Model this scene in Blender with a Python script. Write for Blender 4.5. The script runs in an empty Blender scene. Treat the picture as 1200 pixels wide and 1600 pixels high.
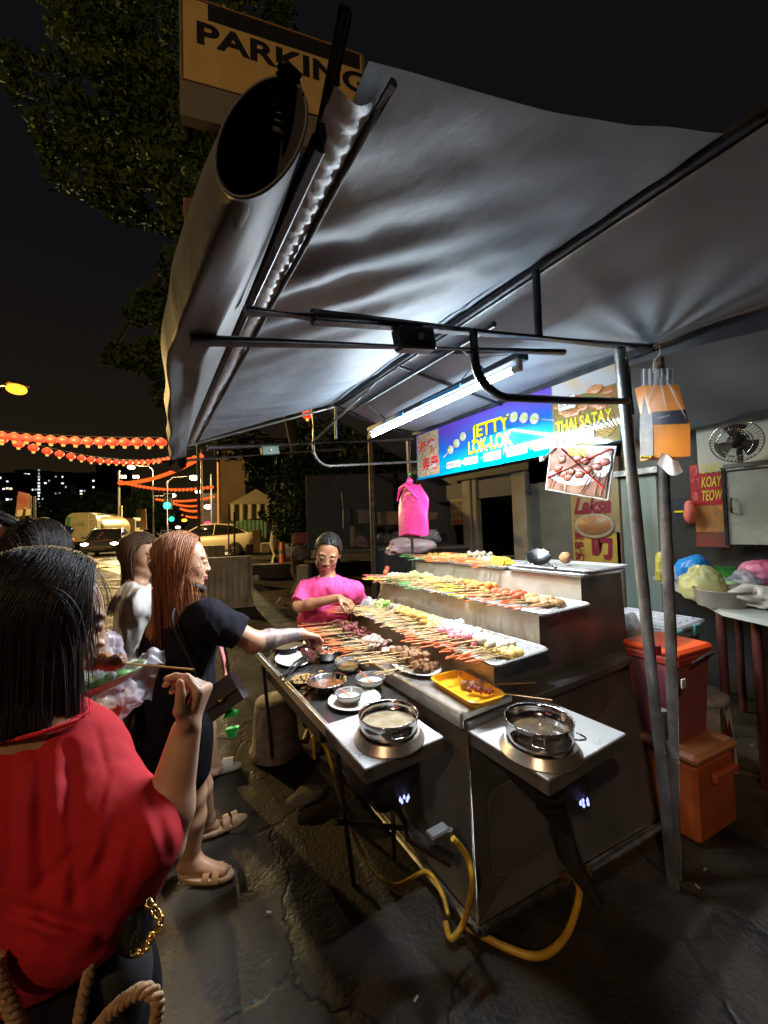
import bpy, math, random
import numpy as np
from mathutils import Vector, Matrix, Euler
random.seed(7); RNG = np.random.default_rng(7)
SC = bpy.context.scene
COL = SC.collection
# ------------------------------------------------------------------ camera
YAW, PIT, ROL, FPX, HC = math.radians(31.7), math.radians(2.1), math.radians(-1.7), 600.0, 1.6
_f = Vector((math.sin(YAW)*math.cos(PIT), math.cos(YAW)*math.cos(PIT), math.sin(PIT)))
_r = Vector((math.cos(YAW), -math.sin(YAW), 0)); _u = _r.cross(_f)
_R = _r*math.cos(ROL) + _u*math.sin(ROL); _U = -_r*math.sin(ROL) + _u*math.cos(ROL)
cam = bpy.data.cameras.new('camera'); cam.sensor_fit = 'VERTICAL'; cam.sensor_height = 36
cam.lens = FPX/1600*36; cam.clip_start = .02; cam.clip_end = 3000
co = bpy.data.objects.new('camera', cam); COL.objects.link(co)
m3 = Matrix((_R, _U, -_f)).transposed()
co.matrix_world = Matrix.Translation((0, 0, HC)) @ m3.to_4x4()
SC.camera = co
SC.render.resolution_x, SC.render.resolution_y = 768, 1024
# ------------------------------------------------------------------ night sky and exposure
W = bpy.data.worlds.new("World"); SC.world = W; W.use_nodes = True
_n = W.node_tree.nodes; _l = W.node_tree.links; _n.clear()
_o = _n.new('ShaderNodeOutputWorld'); _bg = _n.new('ShaderNodeBackground'); _l.new(_bg.outputs[0], _o.inputs[0])
_tc = _n.new('ShaderNodeTexCoord'); _sp = _n.new('ShaderNodeSeparateXYZ'); _l.new(_tc.outputs['Generated'], _sp.inputs[0])
_cr = _n.new('ShaderNodeValToRGB'); _l.new(_sp.outputs[2], _cr.inputs[0]); _l.new(_cr.outputs[0], _bg.inputs[0])
_cr.color_ramp.elements[0].position = .0; _cr.color_ramp.elements[0].color = (.011, .0075, .003, 1)
_cr.color_ramp.elements[1].position = .55; _cr.color_ramp.elements[1].color = (.0034, .0034, .0042, 1)
_bg.inputs[1].default_value = 1.0
SC.view_settings.view_transform = 'Standard'; SC.view_settings.look = 'None'
SC.view_settings.exposure = 0.5; SC.view_settings.gamma = 1
SC.render.engine = 'CYCLES'
SC.cycles.use_denoising = True
SC.cycles.max_bounces = 6; SC.cycles.diffuse_bounces = 3; SC.cycles.glossy_bounces = 3
SC.cycles.transmission_bounces = 4; SC.cycles.transparent_max_bounces = 12
SC.cycles.sample_clamp_indirect = 4; SC.cycles.caustics_reflective = False; SC.cycles.caustics_refractive = False

def area_light(name, loc, target, sx, sy, power, col):
    l = bpy.data.lights.new(name, 'AREA'); l.shape = 'RECTANGLE'; l.size = sx; l.size_y = sy; l.energy = power; l.color = col
    o = bpy.data.objects.new(name, l); COL.objects.link(o); o.location = loc
    o.rotation_euler = (Vector(target)-Vector(loc)).to_track_quat('-Z', 'Y').to_euler(); return o
def point_light(name, loc, power, col, rad=.1, parent=None):
    l = bpy.data.lights.new(name, 'POINT'); l.energy = power; l.color = col; l.shadow_soft_size = rad
    o = bpy.data.objects.new(name, l); COL.objects.link(o); o.location = loc
    return o

# ------------------------------------------------------------------ pixel (1200x1600 photograph) -> point on a chosen plane
def ray(px, py): return _R*((px-600)/FPX) - _U*((py-800)/FPX) + _f
def P(px, py, x=None, y=None, z=None, d=None):
    v = ray(px, py)
    t = x/v.x if x is not None else y/v.y if y is not None else (z-HC)/v.z if z is not None else d
    return Vector((0, 0, HC)) + v*t

# ------------------------------------------------------------------ materials
MATS = {}
def mat(name, col, rough=.6, metal=0., col2=None, scale=8., mix=.5, bump=0., bscale=None, emit=None, estr=0., alpha=1., trans=0., sss=0., coat=0., detail=4., sheen=0., stretch=None, rvar=0., spec=None):
    if name in MATS: return MATS[name]
    m = bpy.data.materials.new(name); m.use_nodes = True; MATS[name] = m
    nt = m.node_tree; N, L = nt.nodes, nt.links
    b = N['Principled BSDF']
    b.inputs['Base Color'].default_value = (*col, 1); b.inputs['Roughness'].default_value = rough; b.inputs['Metallic'].default_value = metal
    if spec is not None: b.inputs['Specular IOR Level'].default_value = spec
    if emit is not None:
        b.inputs['Emission Color'].default_value = (*emit, 1); b.inputs['Emission Strength'].default_value = estr
    if alpha < 1: b.inputs['Alpha'].default_value = alpha
    if trans: b.inputs['Transmission Weight'].default_value = trans
    if sss:
        b.inputs['Subsurface Weight'].default_value = sss; b.inputs['Subsurface Radius'].default_value = (.012, .005, .003); b.inputs['Subsurface Scale'].default_value = 1
    if coat: b.inputs['Coat Weight'].default_value = coat
    if sheen: b.inputs['Sheen Weight'].default_value = sheen
    tc = N.new('ShaderNodeTexCoord'); vec = tc.outputs['Object']
    if stretch:
        mp = N.new('ShaderNodeMapping'); mp.inputs['Scale'].default_value = stretch; L.new(vec, mp.inputs[0]); vec = mp.outputs[0]
    if col2 is not None:
        nz = N.new('ShaderNodeTexNoise'); nz.inputs['Scale'].default_value = scale; nz.inputs['Detail'].default_value = detail
        L.new(vec, nz.inputs['Vector'])
        rp = N.new('ShaderNodeValToRGB'); rp.color_ramp.elements[0].position = max(0, mix-.17); rp.color_ramp.elements[1].position = min(1, mix+.17)
        rp.color_ramp.elements[0].color = (*col, 1); rp.color_ramp.elements[1].color = (*col2, 1)
        L.new(nz.outputs[0], rp.inputs[0]); L.new(rp.outputs[0], b.inputs['Base Color'])
        if rvar:
            mr = N.new('ShaderNodeMapRange'); mr.inputs[3].default_value = max(.03, rough-rvar); mr.inputs[4].default_value = min(1, rough+rvar)
            mr.inputs[1].default_value = .3; mr.inputs[2].default_value = .7
            L.new(nz.outputs[0], mr.inputs[0]); L.new(mr.outputs[0], b.inputs['Roughness'])
    if bump:
        nb = N.new('ShaderNodeTexNoise'); nb.inputs['Scale'].default_value = bscale or scale*3; nb.inputs['Detail'].default_value = 5
        L.new(vec, nb.inputs['Vector'])
        bp = N.new('ShaderNodeBump'); bp.inputs['Strength'].default_value = min(1, bump); bp.inputs['Distance'].default_value = .01 if bump <= 1 else .01*bump
        L.new(nb.outputs[0], bp.inputs['Height']); L.new(bp.outputs[0], b.inputs['Normal'])
    return m
def glow(name, col, s, sample=False):
    if name in MATS: return MATS[name]
    m = bpy.data.materials.new(name); m.use_nodes = True; MATS[name] = m
    nt = m.node_tree; nt.nodes.clear(); e = nt.nodes.new('ShaderNodeEmission'); o = nt.nodes.new('ShaderNodeOutputMaterial')
    e.inputs[0].default_value = (*col, 1); e.inputs[1].default_value = s; nt.links.new(e.outputs[0], o.inputs[0])
    if not sample: m.cycles.emission_sampling = 'NONE'
    return m

# ------------------------------------------------------------------ mesh builder
def V(*a): return Vector(a)
def frame_of(d):
    d = d.normalized(); a = Vector((0, 0, 1)) if abs(d.z) < .95 else Vector((1, 0, 0))
    s = d.cross(a).normalized(); return s, s.cross(d).normalized(), d
class MB:
    def __init__(s): s.v = []; s.f = []; s.sm = []; s.mi = []; s.cur = 0
    def add(s, vs, fs, smooth=False):
        o = len(s.v); s.v += [tuple(v) for v in vs]
        for f in fs: s.f.append(tuple(i+o for i in f)); s.sm.append(smooth); s.mi.append(s.cur)
        return s
    def box(s, c, size, rz=0, M=None):
        x, y, z = [k/2 for k in size]
        vs = [Vector((i*x, j*y, k*z)) for k in (-1, 1) for j in (-1, 1) for i in (-1, 1)]
        if M is None: M = Matrix.Rotation(rz, 3, 'Z')
        vs = [M @ v + Vector(c) for v in vs]
        return s.add(vs, [(0, 2, 3, 1), (4, 5, 7, 6), (0, 1, 5, 4), (2, 6, 7, 3), (0, 4, 6, 2), (1, 3, 7, 5)])
    def bbox(s, c, size, b=.01, rz=0, M=None):
        # box with chamfered edges (all 12), as an 24-vertex solid
        X, Y, Z = [k/2 for k in size]; b = min(b, X*.9, Y*.9, Z*.9)
        if M is None: M = Matrix.Rotation(rz, 3, 'Z')
        vs = []; idx = {}
        for i in (-1, 1):
            for j in (-1, 1):
                for k in (-1, 1):
                    for a, p in enumerate(((i*X, j*(Y-b), k*(Z-b)), (i*(X-b), j*Y, k*(Z-b)), (i*(X-b), j*(Y-b), k*Z))):
                        idx[i, j, k, a] = len(vs); vs.append(M @ Vector(p) + Vector(c))
        F = []
        for i in (-1, 1):
            q = [idx[i, -1, -1, 0], idx[i, 1, -1, 0], idx[i, 1, 1, 0], idx[i, -1, 1, 0]]; F.append(q if i > 0 else q[::-1])
            q = [idx[-1, i, -1, 1], idx[-1, i, 1, 1], idx[1, i, 1, 1], idx[1, i, -1, 1]]; F.append(q if i > 0 else q[::-1])
            q = [idx[-1, -1, i, 2], idx[1, -1, i, 2], idx[1, 1, i, 2], idx[-1, 1, i, 2]]; F.append(q if i > 0 else q[::-1])
        for i in (-1, 1):
            for j in (-1, 1):
                F.append([idx[i, j, -1, 0], idx[i, j, -1, 1], idx[i, j, 1, 1], idx[i, j, 1, 0]])
                F.append([idx[i, -1, j, 0], idx[i, -1, j, 2], idx[i, 1, j, 2], idx[i, 1, j, 0]])
                F.append([idx[-1, i, j, 1], idx[-1, i, j, 2], idx[1, i, j, 2], idx[1, i, j, 1]])
                for k in (-1, 1): F.append([idx[i, j, k, 0], idx[i, j, k, 1], idx[i, j, k, 2]])
        return s.add(vs, F)
    def cyl(s, a, b, r0, r1=None, n=14, caps=True):
        a, b = Vector(a), Vector(b); r1 = r0 if r1 is None else r1
        u, w, d = frame_of(b-a)
        vs = []
        for p, r in ((a, r0), (b, r1)):
            for i in range(n):
                t = 2*math.pi*i/n; vs.append(p + u*(r*math.cos(t)) + w*(r*math.sin(t)))
        s.add(vs, [(i, (i+1) % n, n+(i+1) % n, n+i) for i in range(n)], True)
        if caps:
            s.add(vs[:n], [tuple(range(n))[::-1]]); s.add(vs[n:], [tuple(range(n))])
        return s
    def tube(s, pts, r, n=10, caps=True, closed=False):
        pts = [Vector(p) for p in pts]; m = len(pts)
        R = r if hasattr(r, '__len__') else [r]*m
        vs = []; pu = None
        for i, p in enumerate(pts):
            a = pts[(i-1) % m] if (closed or i > 0) else p; b = pts[(i+1) % m] if (closed or i < m-1) else p
            d = (b-a); d = d.normalized() if d.length > 1e-9 else Vector((0, 0, 1))
            if pu is None: u, w, _ = frame_of(d)
            else:
                u = pu - d*pu.dot(d); u = u.normalized() if u.length > 1e-6 else frame_of(d)[0]; w = d.cross(u)
            pu = u
            for k in range(n):
                t = 2*math.pi*k/n; vs.append(p + u*(R[i]*math.cos(t)) + w*(R[i]*math.sin(t)))
        rr = m if closed else m-1
        fs = [(i*n+k, i*n+(k+1) % n, ((i+1) % m)*n+(k+1) % n, ((i+1) % m)*n+k) for i in range(rr) for k in range(n)]
        s.add(vs, fs, True)
        if caps and not closed: s.add(vs[:n], [tuple(range(n))[::-1]]); s.add(vs[-n:], [tuple(range(n))])
        return s
    def lathe(s, prof, c=(0, 0, 0), n=28, axis=None, sx=1, sy=1, M=None, wob=0):
        c = Vector(c); vs = []
        if M is None: M = Matrix.Identity(3) if axis is None else Vector((0, 0, 1)).rotation_difference(Vector(axis)).to_matrix()
        for r, z in prof:
            for i in range(n):
                t = 2*math.pi*i/n; q = 1 + (wob*math.sin(t*3+z*20) if wob else 0)
                vs.append(c + M @ Vector((r*q*sx*math.cos(t), r*q*sy*math.sin(t), z)))
        fs = [(j*n+i, j*n+(i+1) % n, (j+1)*n+(i+1) % n, (j+1)*n+i) for j in range(len(prof)-1) for i in range(n)]
        return s.add(vs, fs, True)
    def grid(s, fn, nu, nv, smooth=True, closeu=False):
        vs = [fn(i/(nu-1) if not closeu else i/nu, j/(nv-1)) for j in range(nv) for i in range(nu)]
        mu = nu if closeu else nu-1
        return s.add(vs, [(j*nu+i, j*nu+(i+1) % nu, (j+1)*nu+(i+1) % nu, (j+1)*nu+i) for j in range(nv-1) for i in range(mu)], smooth)
    def blob(s, c, r, n=8, M=None, jit=0., seed=0):
        # small ellipsoid; r = radius or triple
        c = Vector(c); r = (r, r, r) if not hasattr(r, '__len__') else r; rg = random.Random(seed)
        vs = []; m = max(4, n//2+1)
        ph = rg.random()*6
        for j in range(1, m):
            a = math.pi*j/m
            for i in range(n):
                t = 2*math.pi*i/n; q = 1 + jit*(rg.random()-.5)*2
                v = Vector((r[0]*math.sin(a)*math.cos(t)*q, r[1]*math.sin(a)*math.sin(t)*q, r[2]*math.cos(a)*q))
                vs.append(c + (M @ v if M else v))
        top = len(vs); v = Vector((0, 0, r[2])); vs.append(c + (M @ v if M else v)); vs.append(c - (M @ v if M else v))
        fs = [((j)*n+i, (j+1)*n+i, (j+1)*n+(i+1) % n, j*n+(i+1) % n) for j in range(m-2) for i in range(n)]
        fs += [(top, i, (i+1) % n) for i in range(n)] + [(top+1, (m-2)*n+(i+1) % n, (m-2)*n+i) for i in range(n)]
        return s.add(vs, fs, True)
    def prism(s, pts, h, M=None, c=(0, 0, 0)):
        # polygon (2D list) extruded by h along local z
        n = len(pts); M = M or Matrix.Identity(3); c = Vector(c)
        vs = [c + M @ Vector((x, y, 0)) for x, y in pts] + [c + M @ Vector((x, y, h)) for x, y in pts]
        return s.add(vs, [tuple(range(n))[::-1], tuple(range(n, 2*n))] + [(i, (i+1) % n, n+(i+1) % n, n+i) for i in range(n)])
    def hexa(s, q8): return s.add(q8, [(0, 3, 2, 1), (4, 5, 6, 7), (0, 1, 5, 4), (1, 2, 6, 5), (2, 3, 7, 6), (3, 0, 4, 7)])
    def quadslab(s, q4, th):
        q4 = [Vector(p) for p in q4]; nrm = (q4[1]-q4[0]).cross(q4[3]-q4[0]).normalized()*th
        return s.hexa([p for p in q4] + [p+nrm for p in q4])
    def build(s, name, mats, parent=None, origin=None):
        me = bpy.data.meshes.new(name)
        org = Vector(origin) if origin is not None else (Vector(parent['_o']) if parent is not None and '_o' in parent else Vector((0, 0, 0)))
        me.from_pydata([(x-org.x, y-org.y, z-org.z) for x, y, z in s.v], [], s.f); 
        mats = mats if isinstance(mats, (list, tuple)) else [mats]
        for m in mats: me.materials.append(m)
        me.polygons.foreach_set('use_smooth', s.sm)
        if len(mats) > 1: me.polygons.foreach_set('material_index', s.mi)
        me.update()
        o = bpy.data.objects.new(name, me); COL.objects.link(o)
        if parent is not None: o.parent = parent; o['_o'] = tuple(org)
        else: o.location = org; o['_o'] = tuple(org)
        return o
def tag(o, label=None, cat=None, group=None, kind=None):
    if label: o['label'] = label
    if cat: o['category'] = cat
    if group: o['group'] = group
    if kind: o['kind'] = kind
    return o
def thing(name, loc, label, cat, group=None):
    o = bpy.data.objects.new(name, None); o.empty_display_size = .1; COL.objects.link(o); o.location = loc; o['_o'] = tuple(loc)
    return tag(o, label, cat, group)
KIDS = {}
def copy_tree(o, parent=None, shared_kids=None):
    c = o.copy(); COL.objects.link(c)
    if parent is not None: c.parent = parent
    for ch in (KIDS.get(o.name) or list(o.children)): copy_tree(ch, c)
    return c
def freeze_kids(o):
    KIDS[o.name] = list(o.children)
    for ch in o.children: freeze_kids(ch)
def slots(o, mats):
    for m in mats: o.data.materials.append(m)

# ------------------------------------------------------------------ writing (text turned into mesh)
def text_mb(mb, body, size, origin, xdir, ydir, depth=.002, offset=0., align='LEFT', shear=0., sx=1., fit=None):
    cu = bpy.data.curves.new('t', 'FONT'); cu.body = body; cu.size = size; cu.extrude = 0; cu.offset = offset; cu.align_x = align; cu.shear = shear
    cu.resolution_u = 4
    ob = bpy.data.objects.new('t', cu); COL.objects.link(ob)
    dg = bpy.context.evaluated_depsgraph_get(); me = bpy.data.meshes.new_from_object(ob.evaluated_get(dg))
    xd, yd = Vector(xdir).normalized(), Vector(ydir).normalized(); nn = xd.cross(yd)
    xs = [v.co.x for v in me.vertices] or [0, 1]
    if fit: sx = fit/(max(xs)-min(xs)); x0 = min(xs)
    else: x0 = 0
    vs = [Vector(origin) + xd*((v.co.x-x0)*sx) + yd*v.co.y + nn*depth for v in me.vertices]
    mb.add(vs, [tuple(p.vertices) for p in me.polygons])
    bpy.data.objects.remove(ob); bpy.data.curves.remove(cu); bpy.data.meshes.remove(me)
    return mb

# ------------------------------------------------------------------ numpy value noise
_H = RNG.random((64, 64, 64)).astype(np.float32)
def vnoise(p, s=1., seed=0):
    p = np.asarray(p, np.float32)*s + seed*7.31; i = np.floor(p).astype(int); f = p-i; f = f*f*(3-2*f); r = 0
    for a in (0, 1):
        for b in (0, 1):
            for c in (0, 1):
                w = (f[..., 0] if a else 1-f[..., 0])*(f[..., 1] if b else 1-f[..., 1])*(f[..., 2] if c else 1-f[..., 2])
                r = r + w*_H[(i[..., 0]+a) & 63, (i[..., 1]+b) & 63, (i[..., 2]+c) & 63]
    return r*2-1
def fbm(p, s=1., o=3, seed=0):
    r = 0; a = 1.
    for k in range(o): r = r + a*vnoise(p, s*2**k, seed+k); a *= .5
    return r
def n1(x, y=0., z=0., s=1., seed=0): return float(vnoise(np.array([x, y, z]), s, seed))

# ------------------------------------------------------------------ smooth bodies: signed distance shapes meshed with surface nets
class SDF:
    def __init__(s): s.pr = []
    def cone(s, a, ra, b, rb, k=.02, sc=None, side=None, sub=False):
        # tapered capsule a->b; sc=(side,depth) squash about the axis, side = side axis
        s.pr.append(('c', Vector(a), ra, Vector(b), rb, k, sc, side, sub)); return s
    def ell(s, c, r, k=.02, M=None, sub=False):
        s.pr.append(('e', Vector(c), tuple(r), M, None, k, None, None, sub)); return s
    def chain(s, pts, rs, k=.02, **kw):
        for i in range(len(pts)-1): s.cone(pts[i], rs[i], pts[i+1], rs[i+1], k, **kw)
        return s
    def _bb(s, p, pad):
        if p[0] == 'c':
            m = max(p[2], p[4])*(max(p[6]) if p[6] else 1) + pad
            return np.minimum(p[1], p[3])-m, np.maximum(p[1], p[3])+m
        m = max(p[2])+pad; return np.array(p[1])-m, np.array(p[1])+m
    def _d(s, p, X):
        if p[0] == 'e':
            q = X-np.array(p[1]); 
            if p[3] is not None: q = q @ np.array(p[3]).astype(np.float32)
            r = np.array(p[2], np.float32); k0 = np.linalg.norm(q/r, axis=-1); k1 = np.linalg.norm(q/(r*r), axis=-1)+1e-9
            return k0*(k0-1)/k1
        a, ra, b, rb = np.array(p[1]), p[2], np.array(p[3]), p[4]
        q = X-a; ba = b-a; L = np.linalg.norm(ba); ms = 1.
        if p[6]:
            d = ba/L; sd = np.array(p[7]) if p[7] is not None else np.array((1., 0, 0)); sd = sd-d*sd.dot(d); sd /= np.linalg.norm(sd); dp = np.cross(d, sd)
            qs = np.stack([q @ sd/p[6][0], q @ dp/p[6][1], q @ d], -1); t = np.clip(qs[..., 2]/L, 0, 1)
            q2 = qs.copy(); q2[..., 2] -= t*L; ms = min(p[6])
        else:
            t = np.clip((q @ ba)/(L*L+1e-12), 0, 1); q2 = q-t[..., None]*ba
        return (np.linalg.norm(q2, axis=-1)-(ra+(rb-ra)*t))*ms
    def mesh(s, h=.004, disp=None, clip=None):
        pos = [p for p in s.pr if not p[8]]
        lo = np.min([s._bb(p, .03)[0] for p in pos], 0); hi = np.max([s._bb(p, .03)[1] for p in pos], 0)
        n = np.ceil((hi-lo)/h).astype(int)+2
        D = np.full(n, .05, np.float32)
        for p in s.pr:
            a, b = s._bb(p, max(.02, p[5]*1.2)+.01)
            i0 = np.clip(np.floor((a-lo)/h).astype(int), 0, n-1); i1 = np.clip(np.ceil((b-lo)/h).astype(int)+1, 1, n)
            if (i1 <= i0).any(): continue
            ax = [lo[k]+h*np.arange(i0[k], i1[k], dtype=np.float32) for k in range(3)]
            X = np.stack(np.meshgrid(*ax, indexing='ij'), -1).astype(np.float32)
            d = s._d(p, X); sl = tuple(slice(i0[k], i1[k]) for k in range(3)); A = D[sl]
            if p[8]: D[sl] = np.maximum(A, -d)
            else:
                k = p[5]; hh = np.maximum(k-np.abs(A-d), 0)/k; D[sl] = np.minimum(A, d)-hh*hh*k*.25
        if disp is not None or clip is not None:
            near = np.argwhere(np.abs(D) < .03)
            if disp is not None: X = lo+h*near; D[tuple(near.T)] -= disp(X)
            if clip is not None:
                ii = np.argwhere(D < .02); X = lo+h*ii; D[tuple(ii.T)] = np.maximum(D[tuple(ii.T)], clip(X))
        # surface nets
        S = D < 0
        c = S[:-1, :-1, :-1].astype(np.int8)
        tot = sum(S[i:n[0]-1+i, j:n[1]-1+j, k:n[2]-1+k].astype(np.int8) for i in (0, 1) for j in (0, 1) for k in (0, 1))
        cells = np.argwhere((tot > 0) & (tot < 8)); idx = -np.ones(n-1, np.int64); idx[tuple(cells.T)] = np.arange(len(cells))
        acc = np.zeros((len(cells), 3)); cnt = np.zeros(len(cells))
        cor = [(i, j, k) for i in (0, 1) for j in (0, 1) for k in (0, 1)]
        for a in cor:
            for ax in range(3):
                if a[ax]: continue
                b = list(a); b[ax] = 1
                da = D[tuple((cells+a).T)]; db = D[tuple((cells+b).T)]; mk = (da < 0) != (db < 0)
                t = np.where(mk, da/(da-db+1e-12), 0); pt = np.tile(np.array(a, float), (len(cells), 1)); pt[:, ax] = t
                acc[mk] += pt[mk]; cnt[mk] += 1
        vs = lo+h*(cells+acc/cnt[:, None]); F = []
        for ax in range(3):
            o1, o2 = (ax+1) % 3, (ax+2) % 3
            A = S.copy(); sl1 = [slice(None)]*3; sl2 = [slice(None)]*3; sl1[ax] = slice(0, -1); sl2[ax] = slice(1, None)
            ed = np.argwhere(S[tuple(sl1)] != S[tuple(sl2)])
            ed = ed[(ed[:, o1] > 0) & (ed[:, o2] > 0) & (ed[:, o1] < n[o1]-1) & (ed[:, o2] < n[o2]-1)]
            e1 = np.zeros(3, int); e1[o1] = 1; e2 = np.zeros(3, int); e2[o2] = 1
            q = np.stack([idx[tuple((ed-e1-e2).T)], idx[tuple((ed-e2).T)], idx[tuple(ed.T)], idx[tuple((ed-e1).T)]], -1)
            flip = ~S[tuple(ed.T)]; q[flip] = q[flip][:, ::-1]; q = q[(q >= 0).all(1)]; F.append(q)
        F = np.concatenate(F)
        return vs, F
def np_object(name, vs, F, mats, parent=None, origin=(0, 0, 0), matfn=None):
    me = bpy.data.meshes.new(name); org = np.array(origin if parent is None else parent['_o'])
    w = F.shape[1]
    me.vertices.add(len(vs)); me.vertices.foreach_set('co', (vs-org).astype(np.float32).ravel())
    me.loops.add(F.size); me.loops.foreach_set('vertex_index', F.astype(np.int32).ravel())
    me.polygons.add(len(F)); me.polygons.foreach_set('loop_start', np.arange(0, F.size, w, dtype=np.int32)); me.polygons.foreach_set('loop_total', np.full(len(F), w, np.int32))
    mats = mats if isinstance(mats, (list, tuple)) else [mats]
    for m in mats: me.materials.append(m)
    if matfn is not None: me.polygons.foreach_set('material_index', matfn(vs[F].mean(1)).astype(np.int32))
    me.polygons.foreach_set('use_smooth', np.ones(len(F), bool)); me.update(calc_edges=True); me.validate()
    o = bpy.data.objects.new(name, me); COL.objects.link(o); o['_o'] = tuple(org)
    if parent is not None: o.parent = parent
    else: o.location = org
    return o
# ================================================================== ground
def sm(t): t = min(1, max(0, t)); return t*t*(3-2*t)
def gz(x, y): return .45*sm((y-7.5)/7.)
def PG(px, py):
    z = 0
    for _ in range(30): p = P(px, py, z=z); z = .6*z+.4*gz(p.x, p.y)
    return V(p.x, p.y, gz(p.x, p.y))
def mat_ground():
    m = bpy.data.materials.new('old_asphalt'); m.use_nodes = True; N, L = m.node_tree.nodes, m.node_tree.links; b = N['Principled BSDF']
    tc = N.new('ShaderNodeTexCoord')
    def noise(s, d=5, w=0): n = N.new('ShaderNodeTexNoise'); n.inputs['Scale'].default_value = s; n.inputs['Detail'].default_value = d; n.inputs['Distortion'].default_value = w; L.new(tc.outputs['Object'], n.inputs[0]); return n
    def ramp(src, stops):
        r = N.new('ShaderNodeValToRGB'); L.new(src, r.inputs[0]); e = r.color_ramp.elements
        while len(e) < len(stops): e.new(.5)
        for i, (p, c) in enumerate(stops): e[i].position = p; e[i].color = (*c, 1)
        return r
    n1_, n2, n3 = noise(1.1, 6, .6), noise(5, 6, .3), noise(60, 3)
    r1 = ramp(n1_.outputs[0], [(.38, (.017, .012, .007)), (.5, (.042, .031, .020)), (.68, (.092, .068, .044))])
    r2 = ramp(n2.outputs[0], [(.3, (.45, .45, .47)), (.7, (1.25, 1.2, 1.1))])
    mx = N.new('ShaderNodeMixRGB'); mx.blend_type = 'MULTIPLY'; mx.inputs[0].default_value = 1; L.new(r1.outputs[0], mx.inputs[1]); L.new(r2.outputs[0], mx.inputs[2])
    vo = N.new('ShaderNodeTexVoronoi'); vo.feature = 'DISTANCE_TO_EDGE'; vo.inputs['Scale'].default_value = 1.15
    nw = noise(4, 4); av = N.new('ShaderNodeVectorMath'); av.operation = 'ADD'; L.new(tc.outputs['Object'], av.inputs[0])
    sc_ = N.new('ShaderNodeVectorMath'); sc_.operation = 'SCALE'; sc_.inputs['Scale'].default_value = .35; L.new(nw.outputs['Color'], sc_.inputs[0]); L.new(sc_.outputs[0], av.inputs[1]); L.new(av.outputs[0], vo.inputs['Vector'])
    rc = ramp(vo.outputs['Distance'], [(.0, (.12, .12, .12)), (.018, (1, 1, 1))])
    mx2 = N.new('ShaderNodeMixRGB'); mx2.blend_type = 'MULTIPLY'; mx2.inputs[0].default_value = .9; L.new(mx.outputs[0], mx2.inputs[1]); L.new(rc.outputs[0], mx2.inputs[2])
    L.new(mx2.outputs[0], b.inputs['Base Color'])
    rr = ramp(n2.outputs[0], [(.35, (.5,)*3), (.65, (.85,)*3)]); L.new(rr.outputs[0], b.inputs['Roughness'])
    ad = N.new('ShaderNodeMath'); ad.operation = 'MULTIPLY_ADD'; L.new(n2.outputs[0], ad.inputs[0]); ad.inputs[1].default_value = 2.2; L.new(n3.outputs[0], ad.inputs[2])
    ad2 = N.new('ShaderNodeMath'); ad2.operation = 'ADD'; L.new(ad.outputs[0], ad2.inputs[0]); L.new(rc.outputs[0], ad2.inputs[1])
    bp = N.new('ShaderNodeBump'); bp.inputs['Strength'].default_value = .6; bp.inputs['Distance'].default_value = .009; L.new(ad2.outputs[0], bp.inputs['Height']); L.new(bp.outputs[0], b.inputs['Normal'])
    return m
m = MB()
ys = [-4+.08*k for k in range(100)]+[4+.35*k for k in range(1, 60)]+[26+2*2**k for k in range(1, 10)]
xs = [-1600, -400, -100, -40, -20]+[-12+1*k for k in range(10)]+[-2+.08*k for k in range(90)]+[5.2+.6*k for k in range(1, 20)]+[20, 40, 100, 400, 1600]
def gnd(x, y):
    z = gz(x, y)
    if abs(x) < 8 and -4 < y < 8: z += .012*(float(vnoise((x, y, 0), 1.7, 2))-.4)+.005*float(vnoise((x, y, 0), 6, 3))-.006
    return z
G_ = np.array([[gnd(x, y) for x in xs] for y in ys])
nx = len(xs); m.add([(x, y, G_[j][i]) for j, y in enumerate(ys) for i, x in enumerate(xs)], [(j*nx+i, j*nx+i+1, (j+1)*nx+i+1, (j+1)*nx+i) for j in range(len(ys)-1) for i in range(nx-1)], True)
tag(m.build('ground', mat_ground()), 'dark worn asphalt ground with cracks and stains', None, None, 'structure')
# ================================================================== materials used widely
M_steel = mat('brushed_steel', (.62, .58, .52), .36, .85, (.42, .38, .32), 6, bump=.08, bscale=60, rvar=.1)
M_steeld = mat('dull_steel', (.21, .205, .205), .42, .5, (.13, .128, .13), 4, bump=.12, bscale=90, rvar=.12)
M_steelw = mat('wet_steel_plate', (.74, .74, .73), .36, .7, (.62, .62, .61), 5, bump=.1, bscale=70, rvar=.12)
M_chrome = mat('polished_steel', (.62, .61, .6), .14, 1., (.5, .5, .5), 10, rvar=.05)
M_black = mat('black_iron', (.018, .017, .016), .55, .2, (.035, .03, .026), 18, bump=.2)
M_bpaint = mat('dark_painted_tube', (.045, .05, .065), .38, .5, (.02, .02, .025), 20, bump=.1)
M_galv = mat('galvanised_tube', (.36, .37, .36), .38, .8, (.16, .15, .14), 9, bump=.15, bscale=40, rvar=.12)
M_rust = mat('old_grey_pole', (.14, .125, .11), .5, .55, (.06, .05, .045), 12, bump=.3, bscale=50)
M_green = mat('flaking_green_paint', (.06, .2, .13), .5, 0, (.2, .22, .19), 22, bump=.2)
M_enamel = mat('white_enamel', (.75, .74, .7), .25, 0, (.68, .66, .6), 8)
M_hose = mat('yellow_gas_hose', (.62, .38, .025), .38, 0, (.36, .2, .02), 12, bump=.05, coat=.2)
M_tarp = mat('grey_vinyl_tarp', (.29, .345, .40), .54, .0, (.22, .265, .31), 2.2, bump=.8, bscale=5, rvar=.1, spec=.4)
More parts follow.
